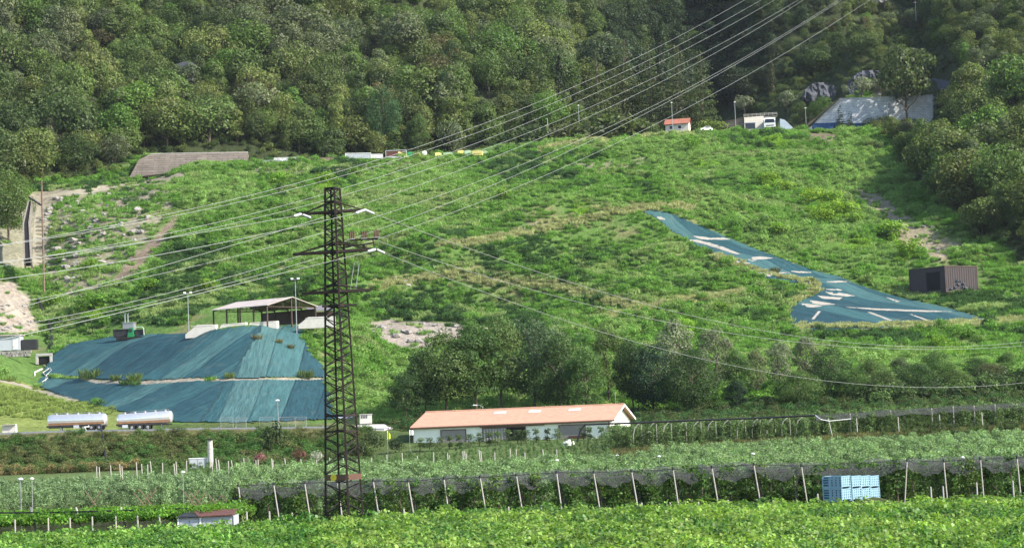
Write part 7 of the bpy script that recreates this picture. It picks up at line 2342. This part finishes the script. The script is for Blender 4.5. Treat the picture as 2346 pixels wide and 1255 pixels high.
def net_row2():
    a = P(1868, 951, 260); 
    tops = [P(1868, 951, 260)] + [P(px, py, 260) for px, py in NP2] + [P(2420, 920, 260)]
    o_ = tops[3]
    root = thing('hail_net', 'grey hail net over the second netted rows below the dark trees', 'net', o_)
    b = MB(); V = []; cols = []
    for p, q in zip(tops[:-1], tops[1:]):
        for k_ in range(8):
            t = k_ / 8; cols.append((p.lerp(q, t), .5 * 4 * t * (1 - t), t))
    cols.append((tops[-1], 0, 0))
    for p, sg, t in cols:
        dr = .25 + .55 * abs(2 * t - 1)
        V += [p - o_ + Vector((0, -.4, -sg * .5 - dr)), p - o_ + Vector((0, 0, -sg * .25)), p - o_ + Vector((0, 6, -sg * .2 + .1)), p - o_ + Vector((0, 12, -sg * .2))]
    F_ = []
    for i in range(len(cols) - 1):
        for j in range(3): F_.append((i * 4 + j, i * 4 + 4 + j, i * 4 + 5 + j, i * 4 + 1 + j))
    b.add(V, F_); b.build('net_sheet', M['net'], root, smooth=True)
    # rolled black edge along the row in front of the gable, with bent hoops
    pts = [P(1322, 1012, 262), P(1330, 985, 262), P(1340, 972, 262), P(1460, 968, 262), P(1600, 962, 262), P(1740, 957, 262), P(1868, 951, 261)]
    r2 = thing('net_edge', 'black rolled net edge along the second netted rows, ending before the farm gable', 'net', pts[3])
    b = MB(); b.path([p - pts[3] for p in pts], .13, 7); b.build('rolled_edge', M['black'], r2)
    i = 0
    for px in list(range(1462, 1870, 34)):
        t = P(px, np.interp(px, [1340, 1868], [973, 952]) + 3, 261); z = gz(t.x, t.y)
        root = thing('net_hoop', 'bent pale hoop under the black net edge, %s from the left' % ordinal(i), 'hoop', (t.x, t.y, z), 0, 'hoops of the second netted rows'); i += 1
        H = t.z - z
        b = MB(); b.path([(-.75, 0, -.2), (-.72, 0, H * .55), (-.5, 0, H * .85), (0, 0, H), (.15, 0, H)], .055, 6); b.build('hoop_pipe', M['palewood'], root)
        b = MB(); b.tube((.45, .3, -.2), (.45, .3, H * .98), .045, .045, 6); b.build('stake', M['palewood'], root)
    b = MB(); p = [P(1880, 960, 256), P(1900, 964, 256), P(1950, 959, 256)]; b.path([P(1868, 951, 257)] + p, .05, 6)
    tag(b.build('broken_pole', M['white'], None, p[1]), 'white bent pole hanging at the corner of the second netted rows', 'pole')
    t = P(1897, 958, 258); z = gz(t.x, t.y); b = MB(); b.tube(Vector((t.x, t.y, t.z)), Vector((t.x + .5, t.y, z)), .08, .09, 7); b.tube(Vector((t.x + .5, t.y, z)), Vector((t.x + .5, t.y, z - .2)), .1, .1, 7)
    tag(b.build('net_post', M['palewood'], None, t), 'leaning pale post under the white bent pole', 'post')
net_row2()

# ------------------------------------------------------------------ vineyard
def vine_patch(seed):
    rng = np.random.default_rng(seed); n = 300
    lob = []
    for i in range(9):
        lob.append((rng.uniform(-.8, .8), rng.uniform(-.8, .8), rng.uniform(-.12, .22), rng.uniform(.28, .5), rng.uniform(.2, .38)))
    p, nr, s = cloud(n, lob, .15, rng, .75, .65, .5, .75)
    return leaves_mesh('foliage', p, nr, s, rng, .9, .12)
def vine_proto(sd):
    root = thing('vine', 'x', 'vine'); link('foliage', vine_patch(sd), M['vine'], root)
    b = MB(); b.path([(0, 0, -1.65), (.05, .03, -.9), (-.03, 0, -.2), (.2, .1, .05)], [.04, .035, .03, .02], 6); b.build('stem', M['bark'], root); root['H'] = 1.0
    return root
vine = Kind('vine', [(lambda sd=sd: vine_proto(sd)) for sd in (201, 202, 203, 204)])
# canopy height: level roof of leaves with soft waves
def canopy(x, y): return ground(x, y) * .0 + 1.2 - .36 * smooth01((-x / y - .05) / .15) - .2 * smooth01((x / y - .08) / .15) + .38 * (fbm(x / 3.2, y / 2.2, 151) - .5) * 2 * .6 + .25 * (fbm(x / 1.1, y / 1.1, 155) - .5)
for i, (px, D) in enumerate(((120, 112), (690, 110), (1240, 108), (1800, 106))):
    p = at(px, D); z = float(canopy(np.array([p.x]), np.array([p.y]))[0])
    vine.place(Vector((p.x, p.y, z)), 1.0, (.16, .27, .03), ['leafy vine shoot at the far vineyard edge, under the dark pergola row', 'leafy vine shoot at the far vineyard edge, left of the pylon', 'leafy vine shoot at the far vineyard edge in the middle', 'leafy vine shoot at the far vineyard edge, left of the blue crates'][i], 'vines at the far edge', 1.0, i)
rngV = np.random.default_rng(77)
x, y = jitter_points(-58, 58, 52, 116, .78, rngV)
edge = np.interp(x / y, [-.26, 0, .26], [115, 110.5, 106])
ok = (y < edge) & (np.abs(x / y) < .50)
ok &= ~((np.abs(x - P(789, 1190, 112).x) < .9) & (np.abs(y - 112) < .9))
x, y = x[ok], y[ok]; z = canopy(x, y); k_ = len(x)
n = fbm(x / 2.4, y / 2.4, 161)[:, None]; r = rngV.random((k_, 1))
vt = np.where(n + r * .4 > .82, np.array([[.26, .37, .08]]), np.where(n + r * .4 > .6, np.array([[.18, .285, .058]]), np.array([[.105, .20, .045]]))) * (.85 + .3 * rngV.random((k_, 1)))
left = ((x / y) < -.1)[:, None]; vt = np.where(left, vt * np.array([[.85, .97, .95]]), vt)
scatter('vineyard', np.stack([x, y, z], 1), vine.crowns(), (.75 + .5 * rngV.random((k_, 1))) * np.ones((1, 3)), vt, M['vine'],
        np.stack([rngV.normal(size=k_) * .25, rngV.normal(size=k_) * .25, rngV.random(k_) * 6.28], 1), rng=rngV)
# dark pergola row on the left, behind the vineyard
x, y = jitter_points(-36, -16.5, 119, 127, .8, rngV); z = 1.75 + .35 * (fbm(x / 2, y / 2, 5) - .5); k_ = len(x); px, py = project(x, y, z); ok = (px < 548); x, y, z = x[ok], y[ok], z[ok]; k_ = len(x)
scatter('pergola_vines', np.stack([x, y, z], 1), vine.crowns(), (.7 + .4 * rngV.random((k_, 1))) * np.ones((1, 3)), np.array([[.12, .24, .03]]) * (.8 + .5 * rngV.random((k_, 1))), M['vine'], rng=rngV)
a_ = P(-30, 1174, 120.5); c_ = P(430, 1164, 120.5); b = MB(); b.path([a_, a_.lerp(c_, .33) + Vector((0, 0, -.06)), a_.lerp(c_, .66) + Vector((0, 0, -.04)), c_], .05, 6)
tag(b.build('pergola_wire', M['black'], None, a_), 'black irrigation pipe along the dark pergola row', 'pipe')
b = MB(); a_ = at(-60, 127.5); c_ = at(530, 127.5); nn_ = 40
vs = []
for i in range(nn_ + 1):
    p = a_.lerp(c_, i / nn_); w_ = .12 * math.sin(i * 1.9)
    vs += [(p.x, p.y + w_, 0), (p.x, p.y + w_, 1.7), ]
b.add(vs, [(i * 2, i * 2 + 2, i * 2 + 3, i * 2 + 1) for i in range(nn_)])
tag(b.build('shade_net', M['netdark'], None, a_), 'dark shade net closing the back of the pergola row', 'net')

# ------------------------------------------------------------------ air: a thin even haze over the valley
def haze(density):
    m, nt, out = new_mat('haze_air')
    v = nt.nodes.new('ShaderNodeVolumePrincipled')
    v.inputs['Color'].default_value = (.80, .88, 1, 1); v.inputs['Density'].default_value = density; v.inputs['Anisotropy'].default_value = .1
    nt.links.new(v.outputs[0], out.inputs['Volume'])
    b = MB(); b.box((0, 450, 160), (1100, 1260, 336))
    o = b.build('haze', m, None); tag(o, 'thin pale summer haze filling the valley', None, None, 'stuff')
haze(.00003)
